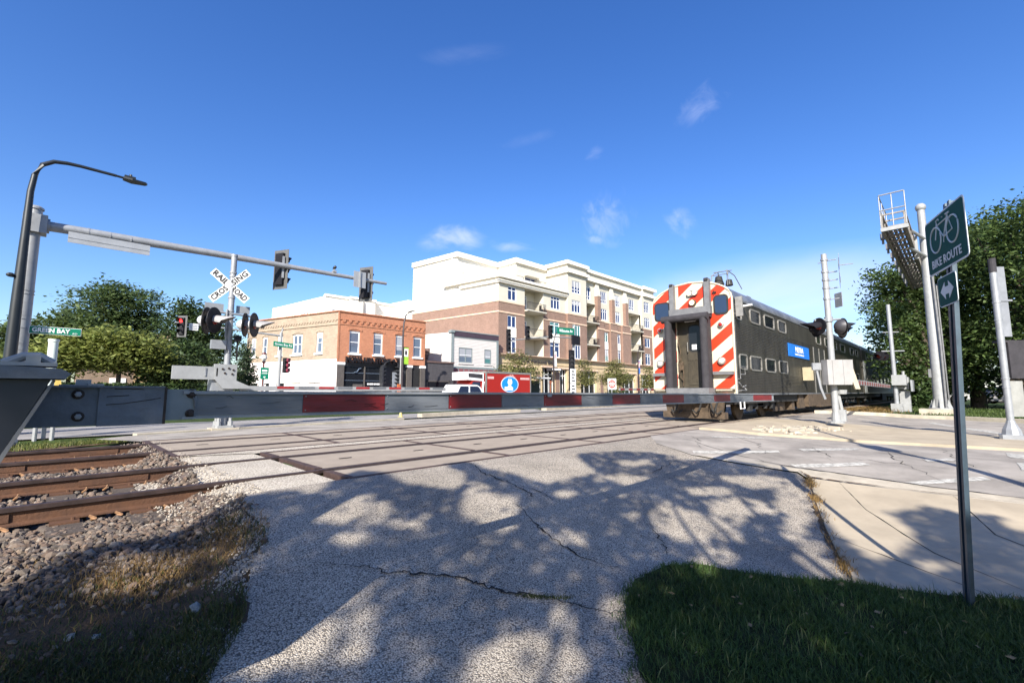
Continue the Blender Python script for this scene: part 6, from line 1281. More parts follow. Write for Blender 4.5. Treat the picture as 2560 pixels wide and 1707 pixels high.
# hydrant-like and small things on the far kerbs
f = thing('hydrant', 'small yellow kerb marker cone on the road edge', 'marker', (9.2, 14.9, 0)); MB().lathe((9.2, 14.9, -.02), (0, 0, 1), [(0, .12), (.03, .12), (.04, .07), (.22, .03), (.24, .0)], 12).build('cone', mat('faded yellow plastic', (.48, .40, .16), .6), f)
f = thing('hydrant', 'red hydrant on the pavement at the brick corner', 'hydrant', (15.9, 35.5, ZS)); MB().lathe((15.9, 35.5, ZS), (0, 0, 1), [(0, .2), (.08, .2), (.1, .13), (.85, .13), (.9, .19), (1.0, .17), (1.12, .06)], 12).cyl((15.6, 35.5, .45), (16.2, 35.5, .45), .07, n=8).build('body', mat('red hydrant paint', (.55, .06, .02), .5), f)
f = thing('post_box', 'orange capped meter post before the black entrance', 'post', (21.6, 35.2, ZS)); MB().cyl((21.6, 35.2, ZS), (21.6, 35.2, 3.9), .07, n=8).build('post', m_silver, f); MB().box(21.3, 21.75, 35.05, 35.2, .8, 1.6).build('box', mat('rust orange box', (.42, .12, .04), .6), f)
# bus shelter
f = thing('bus_shelter', 'glass bus shelter with white flat roof in front of the bank', 'bus shelter', (38.3, 34.3, ZS)); MB().box(36.6, 40.1, 33.5, 35.2, 2.42, 2.55).build('roof', m_wht, f)
for x in (36.75, 38.4, 39.95): MB().box(x-.05, x+.05, 33.6, 33.7, ZS, 2.42).build('post', m_silver, f); MB().box(x-.05, x+.05, 35.0, 35.1, ZS, 2.42).build('post', m_silver, f)
MB().box(36.8, 39.9, 35.03, 35.06, .2, 2.2).build('glass_back', mat_glass('shelter glass', (.05, .07, .06)), f); MB().box(37.2, 38.4, 34.4, 34.9, .1, .2).box(37.2, 38.4, 34.85, 34.9, .2, .75).build('bench', m_grey, f)
MB().cyl((39.9, 33.4, ZS), (39.9, 33.4, 2.1), .05, n=6).lathe((39.9, 33.36, 2.0), (0, -1, 0), [(0, .22), (.03, .22)], 14).build('stop_marker', mat('brown bus sign', (.28, .09, .04), .6), f)

# ------------------------------------------------------------------ vehicles
m_tred = mat('red truck paint', (.31, .016, .01), .4, var=.05); m_tyre = mat('tyre rubber', (.02, .02, .02), .9); m_vanw = mat('white car paint', (.78, .78, .78), .25, var=.03); m_carw = mat_glass('car glass', (.02, .03, .06))
def wheels(t, xs, y0, y1, z, r=.36, w_=.22):
    for x in xs:
        for yy in (y0, y1-w_):
            q = MB().lathe((x, yy, z+r), (0, 1, 0), [(0, r*.85), (.03, r), (w_-.03, r), (w_, r*.85)], 18).build('wheel', m_tyre, t); MB().lathe((x, yy-.005, z+r), (0, 1, 0), [(0, r*.55), (w_+.01, r*.55)], 12).build('rim', m_alu, q)
tk = thing('box_truck', 'red box truck with blue oval emblem parked before the shops', 'truck', (31, 32.4, ZS)); TY = 31.9
bx = MB().box(28.75, 34.9, TY, TY+2.4, .55, 2.68).build('cargo_box', m_tred, tk)
MB().box(28.7, 34.95, TY-.03, TY+2.43, 2.68, 2.86).box(28.68, 28.85, TY-.03, TY+.05, .5, 2.68).box(34.85, 34.97, TY-.03, TY+.05, .5, 2.68).box(28.7, 34.95, TY-.03, TY+.05, .42, .55).build('box_trim', m_alu, bx)
em = []; cx, cz = 31.9, 1.66; n = 28
e1 = MB().prism([(cx+1.22*math.cos(2*math.pi*i/n), TY-.02, cz+.80*math.sin(2*math.pi*i/n)) for i in range(n)], (0, .015, 0)).build('emblem_rim', mat('emblem pale rim', (.66, .68, .74), .5), bx)
MB().prism([(cx+1.12*math.cos(2*math.pi*i/n), TY-.028, cz+.72*math.sin(2*math.pi*i/n)) for i in range(n)], (0, .007, 0)).build('emblem', mat('emblem blue', (.01, .24, .72), .45), bx)
MB().prism([(cx+a, TY-.036, cz+b) for a, b in ((-.72, -.58), (.42, -.58), (.42, -.30), (.25, -.22), (.12, -.05), (.30, .10), (.30, .34), (.12, .62), (.06, .40), (-.06, .40), (-.12, .62), (-.30, .32), (-.30, .08), (-.14, -.05), (-.30, -.22), (-.72, -.25))], (0, .007, 0)).build('emblem_figure', m_wht, bx)
MB().prism([(cx+a, TY-.036, cz+b) for a, b in ((-.9, .62), (-.5, .80), (-.1, .87), (.05, .98), (.15, .88), (.4, .97), (.5, .84), (.9, .62), (.6, .70), (0, .82), (-.6, .70))], (0, .01, 0)).build('emblem_crest', mat('crest pink', (.6, .30, .26), .6), bx)
MB().box(28.95, 29.75, TY-.012, TY-.002, 2.15, 2.38).box(33.4, 34.75, TY-.012, TY-.002, 2.14, 2.36).build('lettering_strip', mat('pale red print', (.62, .40, .38), .5), bx)
cab = MB(); cab.prism([(26.2, TY+.1, .3), (28.6, TY+.1, .3), (28.6, TY+.1, 1.95), (27.2, TY+.1, 2.0), (26.75, TY+.1, 1.35), (26.25, TY+.1, 1.25)], (0, 2.1, 0)); cb_ = cab.build('cab', m_tred, tk)
MB().prism([(26.5, TY+.05, 2.02), (28.5, TY+.05, 1.92), (28.5, TY+.05, 2.66), (26.5, TY+.05, 2.74)], (0, 2.2, 0)).build('ladder_rack_panel', m_wht, tk)
MB().prism([(26.65, TY+.035, 2.26), (28.35, TY+.035, 2.16), (28.35, TY+.035, 2.56), (26.65, TY+.035, 2.62)], (0, .012, 0)).build('dark_panel', m_darkg, tk)
MB().prism([(26.9, TY+.08, 1.3), (27.25, TY+.08, 1.85), (28.1, TY+.08, 1.85), (28.1, TY+.08, 1.3)], (0, .015, 0)).build('cab_window', m_carw, cb_); MB().prism([(28.35, TY+.05, .4), (28.6, TY+.05, .4), (28.5, TY+.05, 1.2), (28.62, TY+.05, 1.9), (28.4, TY+.05, 1.9), (28.3, TY+.05, 1.2)], (0, .04, 0)).build('white_swoosh', m_wht, cb_)
MB().box(26.4, 34.6, TY+.4, TY+2.0, .2, .5).build('chassis', m_black, tk); wheels(tk, (27.3, 33.2), TY+.05, TY+2.35, ZS, .42)
vn = thing('pickup_truck', 'white crew cab pickup in front of the red truck', 'pickup truck', (25, 29.5, ZS)); VY = 28.6
MB().prism([(21.2, VY, .15), (27.6, VY, .15), (27.6, VY, .75), (26.0, VY, .82), (25.55, VY, .88), (21.3, VY, .85)], (0, 1.9, 0)).build('body', m_vanw, vn)
cbv = MB().prism([(22.55, VY+.06, .85), (25.6, VY+.06, .85), (25.25, VY+.12, 1.32), (24.95, VY+.16, 1.48), (23.0, VY+.16, 1.48)], (0, 1.75, 0)).build('cabin', m_vanw, vn)
for p in ([(22.85, .9), (23.9, .9), (23.9, 1.38), (23.12, 1.38)], [(24.1, .9), (25.35, .9), (25.05, 1.3), (24.88, 1.38), (24.1, 1.38)]): MB().prism([(x, VY+.04, z) for x, z in p], (0, .05, 0)).build('side_window', m_carw, cbv)
MB().box(22.8, 25.0, VY+.3, VY+.36, 1.50, 1.56).box(22.8, 25.0, VY+1.5, VY+1.56, 1.50, 1.56).build('roof_rack', m_grey, vn); wheels(vn, (22.2, 26.5), VY-.03, VY+1.93, ZS, .38)
def small_car(x, y, rz, paint, label):
    t = thing('parked_car', label, 'car', (x, y, .0), 'cars parked behind the right trees')
    def P(pts, y0, y1, m, nm, par): return MB().prism([(x+a, y+y0, b) for a, b in pts], (0, y1-y0, 0)).build(nm, m, par)
    P([(-2.2, .25), (2.2, .25), (2.25, .65), (1.4, .85), (-2.1, .9), (-2.25, .6)], -.9, .9, paint, 'body', t); c = P([(-1.9, .85), (1.3, .85), (.6, 1.35), (-.2, 1.48), (-1.4, 1.42)], -.78, .78, paint, 'cabin', t)
    for s in (-.8, .78): P([(-1.6, .9), (1.0, .9), (.5, 1.28), (-1.3, 1.32)], s, s+.02, m_carw, 'side_window', c)
    P([(-2.27, .6), (-2.2, .6), (-2.2, .75), (-2.27, .75)], -.85, .85, mat('tail light red', (.5, .02, .02), .3), 'tail_light', t)
    wheels(t, (x-1.4, x+1.4), y-.92, y+.92, 0, .33, .2); t.rotation_euler = (0, 0, rz)
small_car(50.5, -2.6, 1.3, m_vanw, 'white car half hidden beneath the right trees, in front'); small_car(56, -.9, 1.3, m_vanw, 'farther pale car behind the white one under the trees'); small_car(48.5, -5.2, 1.2, mat('dark blue car paint', (.03, .05, .12), .3), 'dark blue car right of the white one under the trees')

# ------------------------------------------------------------------ right side: overhead signal walkway, pole with sign backs, bike route sign
gn = thing('signal_gantry', 'tall white mast holding an overhead railway signal walkway', 'signal gantry', (29.7, .88, 0)); gx, gy_ = 29.7, .88
MB().cyl((gx, gy_, .1), (gx, gy_, 10.0), .25, .15, n=20).ball((gx, gy_, 10.0), .22, 14).build('mast', m_silver, gn, smooth=True)
MB().box(gx-.75, gx+.75, gy_-.75, gy_+.75, -.2, .12).build('footing', m_curb, gn); b = MB(); b.lathe((gx, gy_, .12), (0, 0, 1), [(0, .45), (.05, .45), (.06, .30)], 20)
for i in range(8): a = math.pi*i/4; d = Vector((math.cos(a), math.sin(a), 0)); b.prism([Vector((gx, gy_, .17))+d*.25, Vector((gx, gy_, .17))+d*.42, Vector((gx, gy_, .6))+d*.27], d.cross(Vector((0, 0, 1)))*.02)
b.build('base_flange', m_silver, gn)
MB().tube([(gx-.25, gy_-.2, .1), (gx-.27, gy_-.22, 3), (gx-.22, gy_-.18, 6.5)], .05, 8).tube([(gx+.25, gy_-.35, -.1), (gx+.1, gy_-.3, .7), (gx-.05, gy_-.3, 2.2), (gx-.05, gy_-.28, 6)], .03, 6).box(gx-.5, gy_*0+gx-.25, gy_+.2, gy_+.3, 1.6, 2.0).build('conduit', m_grey, gn)
tr = MB(); tx0, tx1, ty0, ty1, tz0, tz1 = 23.8, 39.0, 1.20, 1.92, 7.55, 8.2
for yy in (ty0, ty1):
    for zz in (tz0, tz1): tr.box(tx0, tx1, yy-.05, yy+.05, zz-.05, zz+.05)
n = 16
for i in range(n):
    xa = tx0+(tx1-tx0)*i/n; xb = tx0+(tx1-tx0)*(i+1)/n
    for yy in (ty0, ty1): tr.tube([(xa, yy, tz0), (xb, yy, tz1)] if i % 2 else [(xa, yy, tz1), (xb, yy, tz0)], .03, 5); tr.box(xa-.02, xa+.02, yy-.03, yy+.03, tz0, tz1)
    tr.box(xa-.03, xa+.03, ty0, ty1, tz0-.05, tz0+.03); tr.box(xa-.03, xa+.03, ty0, ty1, tz1-.02, tz1+.04); tr.tube([(xa, ty0, tz0), (xb, ty1, tz0)], .02, 4)
tr.build('truss', mat('weathered brown galvanised', (.26, .235, .21), .65, .15, var=.2), gn)
for i in range(5): MB().box(tx0, tx1, ty0+.03+.14*i, ty0+.13+.14*i, tz0+.06, tz0+.09).build('walkway_grating', m_grey, gn)
MB().box(tx0-.1, tx0+.05, ty0-.1, ty1+.06, tz0-.05, tz0+.10).build('end_beam', m_silver, gn)
hr = MB(); zz = tz0+.15
for yy in (ty0-.05, (ty0+ty1)/2, ty1+.04): hr.tube([(tx0, yy, zz), (tx0-.05, yy, zz+1.35)], .022, 6)
for h_ in (.7, 1.35): hr.tube([(tx0-.05*h_, ty0-.05, zz+h_), (tx0-.05*h_, ty1+.04, zz+h_)], .028, 6)
for h_ in (.7, 1.35): hr.tube([(tx0, ty1+.04, zz+h_), (tx0+2.6, ty1+.04, zz+h_*.95)], .022, 6)
for i in range(1, 4): hr.tube([(tx0+.85*i, ty1+.04, zz), (tx0+.85*i, ty1+.04, zz+1.3)], .02, 6)
hr.build('handrail', m_galv, gn)
for i in range(7): xx = tx0+1.2+1.9*i; MB().box(xx-.1, xx+.1, ty1+.05, ty1+.20, tz0-.05, tz0+.2).cyl((xx, ty1+.12, tz0-.05), (xx, ty1+.12, tz0-.25), .05, n=6).build('signal_lamp', m_grey, gn)
for zz in (8.35, 7.45): MB().tube([(gx-2.6, ty0+.1, zz), (gx-.2, gy_, zz+.05), (gx+.4, gy_-.6, zz+.08)], .07, 8).build('support_arm', m_silver, gn)
MB().box(gx-.1, gx+.1, gy_-.75, gy_-.55, 7.25, 8.4).box(gx-1.0, gx-.8, gy_+.2, gy_+.35, 7.25, 8.4).build('bracket', m_silver, gn)
rp = thing('signal_pole', 'galvanised pole with grey sign backs at the right edge', 'signal pole', (14.8, -.65, -.05)); x, y = 14.8, -.65; rr = Vector((.70, -.71, 0)); d = Vector((.71, .70, 0))
MB().cyl((x, y, .25), (x, y, 3.75), .062, n=14).build('pole', m_galv, rp, smooth=True); MB().cyl((x, y, 3.60), (x, y, 3.92), .068, n=14).build('pole_cap', m_darkg, rp)
MB().bev(x-.2, x+.2, y-.2, y+.2, -.1, .0, .05).lathe((x, y, -.02), (0, 0, 1), [(0, .17), (.12, .15), (.26, .085), (.32, .07)], 10).build('base', m_galv, rp); b = MB()
for z in (2.9, 2.5, 1.2, 1.0): b.cyl((x, y, z), (x, y, z+.03), .07, n=12)
b.build('pole_band', m_galv, rp)
o = Vector((x, y, 0))+rr*.10+d*.05
s1 = thing('traffic_signal', 'upper grey back of a traffic signal on the right pole', 'traffic signal', (x+.2, y-.2, 2.5)); MB().frame(o+Vector((0, 0, 2.15)), rr*.22, d*.04, Vector((0, 0, 1.6))).frame(o+Vector((0, 0, 2.95))-d*.02, rr*.3, d*.03, Vector((0, 0, .04))).build('backplate', mat('grey sign back', (.25, .26, .28), .5, .2), s1)
s2 = thing('pedestrian_signal', 'lower dark pedestrian signal box on the right pole', 'traffic signal', (x+.25, y-.25, 1.3)); MB().frame(o+rr*.10+Vector((0, 0, 1.22)), rr*.5, d*.2, Vector((0, 0, .80))).frame(o+Vector((0, 0, 2.02)), rr*.6, d*.24, Vector((0, 0, .05))).build('housing', m_darkg, s2); MB().frame(o+rr*.02+Vector((0, 0, .38)), rr*.30, d*.05, Vector((0, 0, .78))).build('sign_back', mat('tan grey sign back', (.28, .28, .26), .6, .1), s2)
bk_ = thing('bike_route_sign', 'near green BIKE ROUTE sign with bicycle and arrow on a leaning post', 'sign', (4.5, .11, -.55))
lean = Vector((.115, -.115, 2.95)); b0 = Vector((4.5, .11, -.62))
ax = Vector((-.627, -.22, 0)).normalized(); nz_ = Vector((-.33, .944, 0)).normalized()       # sign: along, and the way it faces
pm = MB(); lv = lean.normalized()
for a0, a1, c0, c1 in ((-.052, -.026, 0, .012), (-.026, -.018, 0, .036), (-.018, .018, .026, .038), (.018, .026, 0, .036), (.026, .052, 0, .012)): pm.frame(b0+ax*a0-nz_*c1, ax*(a1-a0), nz_*(c1-c0), lean)
pm.build('post', mat('dark green blue steel post', (.035, .06, .085), .45, .35, var=.15, scale=8), bk_)
m_bgreen = mat('bike sign green', (.0, .075, .062), .75, var=.06, scale=3, spec=.2); m_bw = mat('sign white sheeting', (.60, .63, .63), .5, var=.05)
sc0 = b0+lean*((2.05+.62)/2.95)+nz_*.012; U = Vector((0, 0, 1))
def rr_poly(c, w_, h_, r, off): return [Vector(c)+ax*a+U*b+nz_*off for a, b in rrect(-w_/2, w_/2, -h_/2, h_/2, r)]
sgn = MB().prism(rr_poly(sc0, .68, .435, .035, 0), nz_*.004).build('sign_plate', m_bw, bk_); MB().prism(rr_poly(sc0, .655, .41, .028, .0045), nz_*.001).build('sign_face', m_bgreen, sgn)
text('BIKE ROUTE', .088, m_bw, sgn, sc0-U*.145+nz_*.006, ax, U, 'lettering', .0006, width=.50, bold=.002)
bi = MB(); q = lambda a, b: sc0+ax*a+U*b+nz_*.0068
def bar(p, r_): bi.tube([q(*z) for z in p], r_, 5)
for cxw in (-.145, .145): bar([(cxw+.098*math.cos(2*math.pi*i/20), .035+.098*math.sin(2*math.pi*i/20)-.0) for i in range(21)], .0065)
bar([(-.145, .035), (-.105, .135), (-.11, .175), (-.075, .18)], .0055); bar([(-.105, .135), (.0, .02), (.09, .15)], .0055); bar([(-.105, .135), (.075, .14)], .0055); bar([(.09, .165), (.0, .02)], .0055); bar([(.085, .15), (.145, .035), (.0, .02), (-.012, -.02)], .0055); bar([(.06, .172), (.12, .168)], .007); bar([(-.075, .18), (-.06, .165)], .006)
bi.build('bicycle_symbol', m_bw, sgn)
sc1 = b0+lean*((1.665+.62)/2.95)+nz_*.012
sg2 = MB().prism(rr_poly(sc1, .31, .225, .03, 0), nz_*.004).build('arrow_plate', m_bw, bk_); MB().prism(rr_poly(sc1, .295, .21, .025, .0045), nz_*.001).build('arrow_face', m_bgreen, sg2)
MB().prism([sc1+ax*a+U*b+nz_*.0062 for a, b in ((-.11, 0), (-.03, .065), (-.03, .028), (.03, .028), (.03, .065), (.11, 0), (.03, -.065), (.03, -.028), (-.03, -.028), (-.03, -.065))], nz_*.001).build('arrow', m_bw, sg2)
for dz in (.17, -.17): MB().lathe(sc0+U*dz+nz_*.006, nz_, [(0, .008), (.006, .006)], 8).build('bolt', m_galv, sgn)
# a pole outside the frame whose long shadow crosses the road
op = thing('street_light_pole', 'tall grey pole with a signal box just right of the view', 'pole', (5.9, -2.05, -.5)); MB().cyl((5.9, -2.05, -.6), (5.9, -2.05, 6.3), .085, .045, n=12).build('pole', m_galv, op); MB().box(5.75, 6.05, -2.2, -1.92, 3.65, 4.2).build('signal_box', m_grey, op); MB().box(5.75, 6.05, -2.2, -1.92, .2, .9).build('meter_box', m_grey, op)
# ------------------------------------------------------------------ trees
m_bark = mat('tree bark', (.10, .075, .055), .95, var=.35, scale=6, bump=.8, bscale=18, stretch=(1, 1, .3))
def leaves(name, C, size, m, parent, flat=.6):
    "one folded leaf clump (two triangles) per row of C"
    n = len(C); C = np.asarray(C); nv = rng.normal(size=(n, 3)); nv[:, 2] = np.abs(nv[:, 2])+flat; nv /= np.linalg.norm(nv, axis=1)[:, None]
    t = rng.normal(size=(n, 3)); t -= nv*(t*nv).sum(1)[:, None]; t /= np.linalg.norm(t, axis=1)[:, None]; b = np.cross(nv, t); s = (size*rng.uniform(.55, 1.35, n))[:, None]
    V = np.stack([C-t*s*.6, C+b*s*.32-nv*s*.08, C+t*s*.6, C-b*s*.32-nv*s*.08], 1).reshape(-1, 3)
    o = np.arange(n)[:, None]*4; T = np.concatenate([o+np.array([[0, 1, 2]]), o+np.array([[0, 2, 3]])])
    org = np.array(parent.matrix_basis.translation) if parent else np.zeros(3)
    me = bpy.data.meshes.new(name); me.from_pydata((V-org).tolist(), [], T.tolist()); me.update(); me.materials.append(m)
    return link_mesh(name, me, parent, tuple(org))
def limb(b, p0, p1, r0, r1, sag=.15, n=5, side=6):
    p0, p1 = Vector(p0), Vector(p1); pts = []; L = (p1-p0).length; off = Vector((rnd.uniform(-1, 1), rnd.uniform(-1, 1), rnd.uniform(.2, 1)))*L*sag
    for i in range(n+1): t = i/n; pts.append(p0.lerp(p1, t)+off*math.sin(math.pi*t)*.5)
    b.tube(pts, [r0+(r1-r0)*i/n for i in range(n+1)], side)
def tree(name, label, base, blobs, n, m, leaf=.3, group=None, tr=.2, cat='tree', cl=14, spread=.55, flat=.6, kind_leaf='crown', fork=.35):
    "blobs = ellipsoids (dx, dy, z, rx, ry, rz); leaves gather in sprays round branch tips"
    t = thing(name, label, cat, base, group); bx_, by_, bz = base; vol = np.array([b[3]*b[4]*b[5] for b in blobs]); vol = vol**.8/(vol**.8).sum(); C = []; tips = []
    for k in range(max(1, n//cl)):
        B = blobs[rng.choice(len(blobs), p=vol)]; u = rng.normal(size=3); u /= np.linalg.norm(u); rad = rng.random()**.30
        p = np.array([bx_+B[0], by_+B[1], B[2]])+u*rad*np.array(B[3:6]); tips.append(p); q = rng.normal(size=(cl, 3))*np.array([spread, spread, spread*.42]); C.append(p+q)
    leaves(kind_leaf, np.concatenate(C), leaf, m, t, flat)
    b = MB(); zt = min(B[2]-B[5]*fork for B in blobs); cen = Vector((bx_, by_, max(bz+.6, zt)))
    b.tube([(bx_, by_, bz-.2), (bx_+.03, by_, (bz+cen.z)/2), cen], [tr*1.25, tr, tr*.85], 9)
    for B in blobs: limb(b, cen, (bx_+B[0], by_+B[1], B[2]+B[5]*.2), tr*.6, tr*.15)
    for p in tips[::max(1, len(tips)//26)]:
        B = min(blobs, key=lambda B: (bx_+B[0]-p[0])**2+(by_+B[1]-p[1])**2+(B[2]-p[2])**2); limb(b, (bx_+B[0]*.7, by_+B[1]*.7, B[2]-B[5]*.2), p, tr*.25, tr*.05, n=3, side=4)
    b.build('trunk', m_bark, t, smooth=True); return t
L_dark = mat_leaf('dark leaf', (.018, .038, .013), (.068, .108, .033), .32); L_mid = mat_leaf('mid green leaf', (.030, .055, .014), (.095, .130, .036), .35); L_yel = mat_leaf('yellow green leaf', (.12, .155, .035), (.28, .31, .09), .42)
L_blue = mat_leaf('blue green leaf', (.042, .080, .030), (.135, .185, .07), .38); L_olive = mat_leaf('olive leaf', (.09, .105, .03), (.24, .235, .09), .35); L_con = mat_leaf('conifer spray', (.012, .026, .012), (.05, .075, .03), .15)
# left, beyond the street
tree('honey_locust_tree', 'large layered blue green tree standing highest left of the crossbuck', (3.4, 56, ZS), [(-.6, 0, 8.6, 2.6, 2.6, 2.2), (1.8, 0, 8.9, 2.6, 2.6, 1.9), (-1.8, 0, 6.5, 2.0, 2.2, 1.8), (.8, 0, 6.6, 2.8, 2.5, 1.7), (2.6, 0, 7.3, 1.7, 2, 1.4), (.5, 0, 10.2, 1.8, 1.8, 1.0)], 15000, L_blue, .30, None, .32, cl=22, spread=.50, flat=1.6)
tree('broadleaf_tree', 'dark rounded tree behind the lamp pole on the left', (-.3, 46, ZS), [(-.3, 0, 4.4, 2.1, 2, 1.9), (1.4, 0, 5.0, 1.7, 2, 1.6), (-1.8, 0, 3.6, 1.6, 2, 1.6)], 8000, L_mid, .30, 'trees across the street on the left', .25, cl=18)
tree('broadleaf_tree', 'low distant dark tree at the far left edge', (-6.2, 58, ZS), [(0, 0, 3.8, 3, 2, 2.2), (3, 0, 3.2, 2, 2, 2)], 6000, L_dark, .32, 'trees across the street on the left', .25, cl=18)
tree('broadleaf_tree', 'yellow green spreading tree behind the GREEN BAY RD sign', (.7, 37.5, ZS), [(-.9, 0, 2.6, 1.5, 1.5, .95), (.6, 0, 3.2, 1.6, 1.5, .9), (-.1, 0, 3.9, 1.0, 1.2, .6)], 6500, L_yel, .24, 'yellow green trees across the street', .12, cl=18, spread=.38, flat=1.2)
tree('broadleaf_tree', 'yellow green forked tree with pale trunk in the middle of the left row', (2.9, 37.0, ZS), [(-.6, 0, 3.9, 1.2, 1.3, .9), (.9, 0, 3.7, 1.3, 1.3, .9), (1.7, 0, 2.9, 1.0, 1.1, .8), (-.3, 0, 2.8, 1.1, 1.1, .7)], 7000, L_yel, .24, 'yellow green trees across the street', .13, cl=18, spread=.38, flat=1.2)
tree('broadleaf_tree', 'lower olive green tree right of the forked one', (5.2, 37.6, ZS), [(-.2, 0, 2.4, 1.2, 1.2, 1.0), (.9, 0, 2.1, 1.1, 1.2, 1.1)], 4500, L_mid, .22, 'yellow green trees across the street', .11, cl=18, spread=.4)
tree('broadleaf_tree', 'tall dark tree behind the crossbuck and black lamps', (9.3, 50.5, ZS), [(-1.2, 0, 6.0, 1.7, 2, 2.2), (.6, 0, 6.9, 1.9, 2, 2.0), (0, 0, 3.6, 2.4, 2, 2.2), (-.7, 0, 8.3, 1.1, 1.2, 1.2), (1.7, 0, 5.2, 1.4, 1.6, 1.8)], 11000, L_dark, .28, 'trees across the street on the left', .25, cl=18)
tree('broadleaf_tree', 'dark leafy tree just left of the small red traffic signal', (6.4, 45, ZS), [(0, 0, 2.9, 1.7, 1.6, 1.7), (1.2, 0, 3.5, 1.3, 1.5, 1.6)], 5000, L_dark, .28, 'trees across the street on the left', .2, cl=18)
tree('conifer_tree', 'narrow conical evergreen in front of the yellow brick side', (9.55, 36.0, ZS), [(0, 0, 1.0, 1.0, .9, 1.1), (0, 0, 2.2, .75, .7, .9), (0, 0, 3.2, .45, .45, .8), (0, 0, 3.9, .22, .22, .5)], 4500, L_con, .16, None, .10, cl=16, spread=.16, flat=.2)
for i, (hx, hy, hw) in enumerate(((-.5, 36.2, 2.8), (3.4, 36.0, 2.6), (6.6, 36.4, 2.2))):
    h_ = thing('hedge', ('dark clipped hedge under the yellow green tree, leftmost', 'dark hedge at the foot of the forked tree', 'dark hedge left of the evergreen')[i], 'hedge', (hx, hy, ZS), 'hedges under the left trees')
    P_ = np.stack([rng.uniform(hx-hw/2-.3, hx+hw/2+.3, 2600), rng.uniform(hy-.5, hy+.5, 2600), rng.uniform(ZS, 1.45, 2600)], 1); leaves('foliage', P_, .22, L_dark, h_)
hs_ = thing('house', 'small tan house with shingled gable glimpsed between the left trees', 'house', (8.0, 64, ZS))
MB().box(5.0, 12.0, 62, 70, ZS, 5.2).build('wall', mat('tan siding', (.48, .33, .18), .8, var=.06), hs_); MB().prism([(4.6, 61.6, 5.2), (12.4, 61.6, 5.2), (8.5, 61.6, 7.6)], (0, 9, 0)).build('roof', mat('tan shingle roof', (.34, .24, .15), .9, var=.15, scale=5), hs_); MB().box(8.1, 9.2, 61.55, 61.6, 5.7, 6.6).build('gable_window', m_wht, hs_)
ho = thing('house', 'orange brick house front behind the forked tree trunk', 'house', (2.6, 44, ZS)); MB().box(1.2, 4.2, 43, 47, ZS, 2.6).build('wall', mat_brick('house brick', (.24, .16, .11), (.20, .13, .09), (.25, .2, .15), axis='X'), ho); MB().prism([(.4, 42.8, 2.6), (4.4, 42.8, 2.6), (2.4, 42.8, 3.4)], (0, 4.5, 0)).build('roof', mat('grey shingle roof', (.16, .15, .15), .9), ho); MB().box(2.9, 3.8, 42.95, 43, .8, 1.9).build('window', m_wht, ho)
yc_ = thing('awning_sign', 'yellow triangular marker beyond the black bracket', 'sign', (.2, 34, ZS)); MB().prism([(-.15, 34, 1.0), (.45, 34, 1.0), (.35, 34, 1.7), (.15, 34, 1.7)], (0, .1, 0)).build('sign_plate', mat('faded yellow board', (.60, .42, .10), .7), yc_); MB().cyl((.15, 34.05, ZS), (.15, 34.05, 1.0), .04, n=6).build('post', m_grey, yc_)
# street trees before the apartments
def street_tree(x, top, w_, label, n=2600, y=34.0):
    return tree('street_tree', label, (x, y, ZS), [(0, 0, top*.52, w_, w_*.8, top*.24), (-w_*.5, 0, top*.42, w_*.65, w_*.6, top*.16), (w_*.55, 0, top*.47, w_*.65, w_*.6, top*.17), (0, 0, top*.82, w_*.45, w_*.45, top*.16)], int(n*1.6), L_olive, .22, 'young street trees before the apartment block', .07, cl=9, spread=.30, flat=1.2)
street_tree(35.2, 5.7, 2.6, 'broadest young street tree, behind the red truck', 2300); street_tree(47.3, 5.3, 1.9, 'thin street tree partly behind the pale signal pole', 1300); street_tree(54.6, 5.6, 2.5, 'full street tree behind the DO NOT ENTER sign', 3000); street_tree(64.3, 5.0, 1.8, 'street tree at the edge of the striped train end', 1500)
sh_ = thing('shrub', 'low green shrub below the DO NOT ENTER sign', 'shrub', (53.5, 33, ZS)); leaves('foliage', np.stack([rng.normal(53.5, 1.3, 1300), rng.normal(33, .4, 1300), np.abs(rng.normal(.5, .5, 1300))], 1), .2, L_mid, sh_)
# right: the big trees behind the walkway
m_rl = mat_leaf('right tree leaf', (.030, .060, .018), (.11, .16, .045), .38)
tree('broadleaf_tree', 'big dense tree left of the gantry mast, nearest the train', (41.5, 1.6, -.1), [(-1.2, 1.4, 5.2, 2.4, 1.5, 2.0), (.5, 1.0, 7.4, 2.6, 2.3, 2.0), (-1.6, 1.4, 3.0, 1.9, 1.4, 1.7), (1.2, -.8, 4.6, 2.8, 2.2, 2.4), (-.2, 1.4, 8.9, 1.9, 1.6, 1.1), (1.5, -.8, 2.5, 2.6, 2, 1.6), (2.5, .6, 7.5, 2.5, 2.2, 2.0)], 22000, m_rl, .21, 'big trees at the right', .35, cl=18, spread=.42)
tree('broadleaf_tree', 'tall open tree rising behind the BIKE ROUTE sign', (41.0, -2.2, -.1), [(-1.0, .4, 9.2, 2.6, 2.4, 2.0), (1.2, -.6, 11.2, 2.6, 2.4, 1.7), (.2, -.5, 6.2, 3.2, 2.4, 2.2), (0, 0, 3.9, 3.0, 2.2, 1.7), (2.5, -1.2, 8.2, 2.4, 2.2, 2.0)], 16000, m_rl, .21, 'big trees at the right', .38, cl=20, spread=.44)
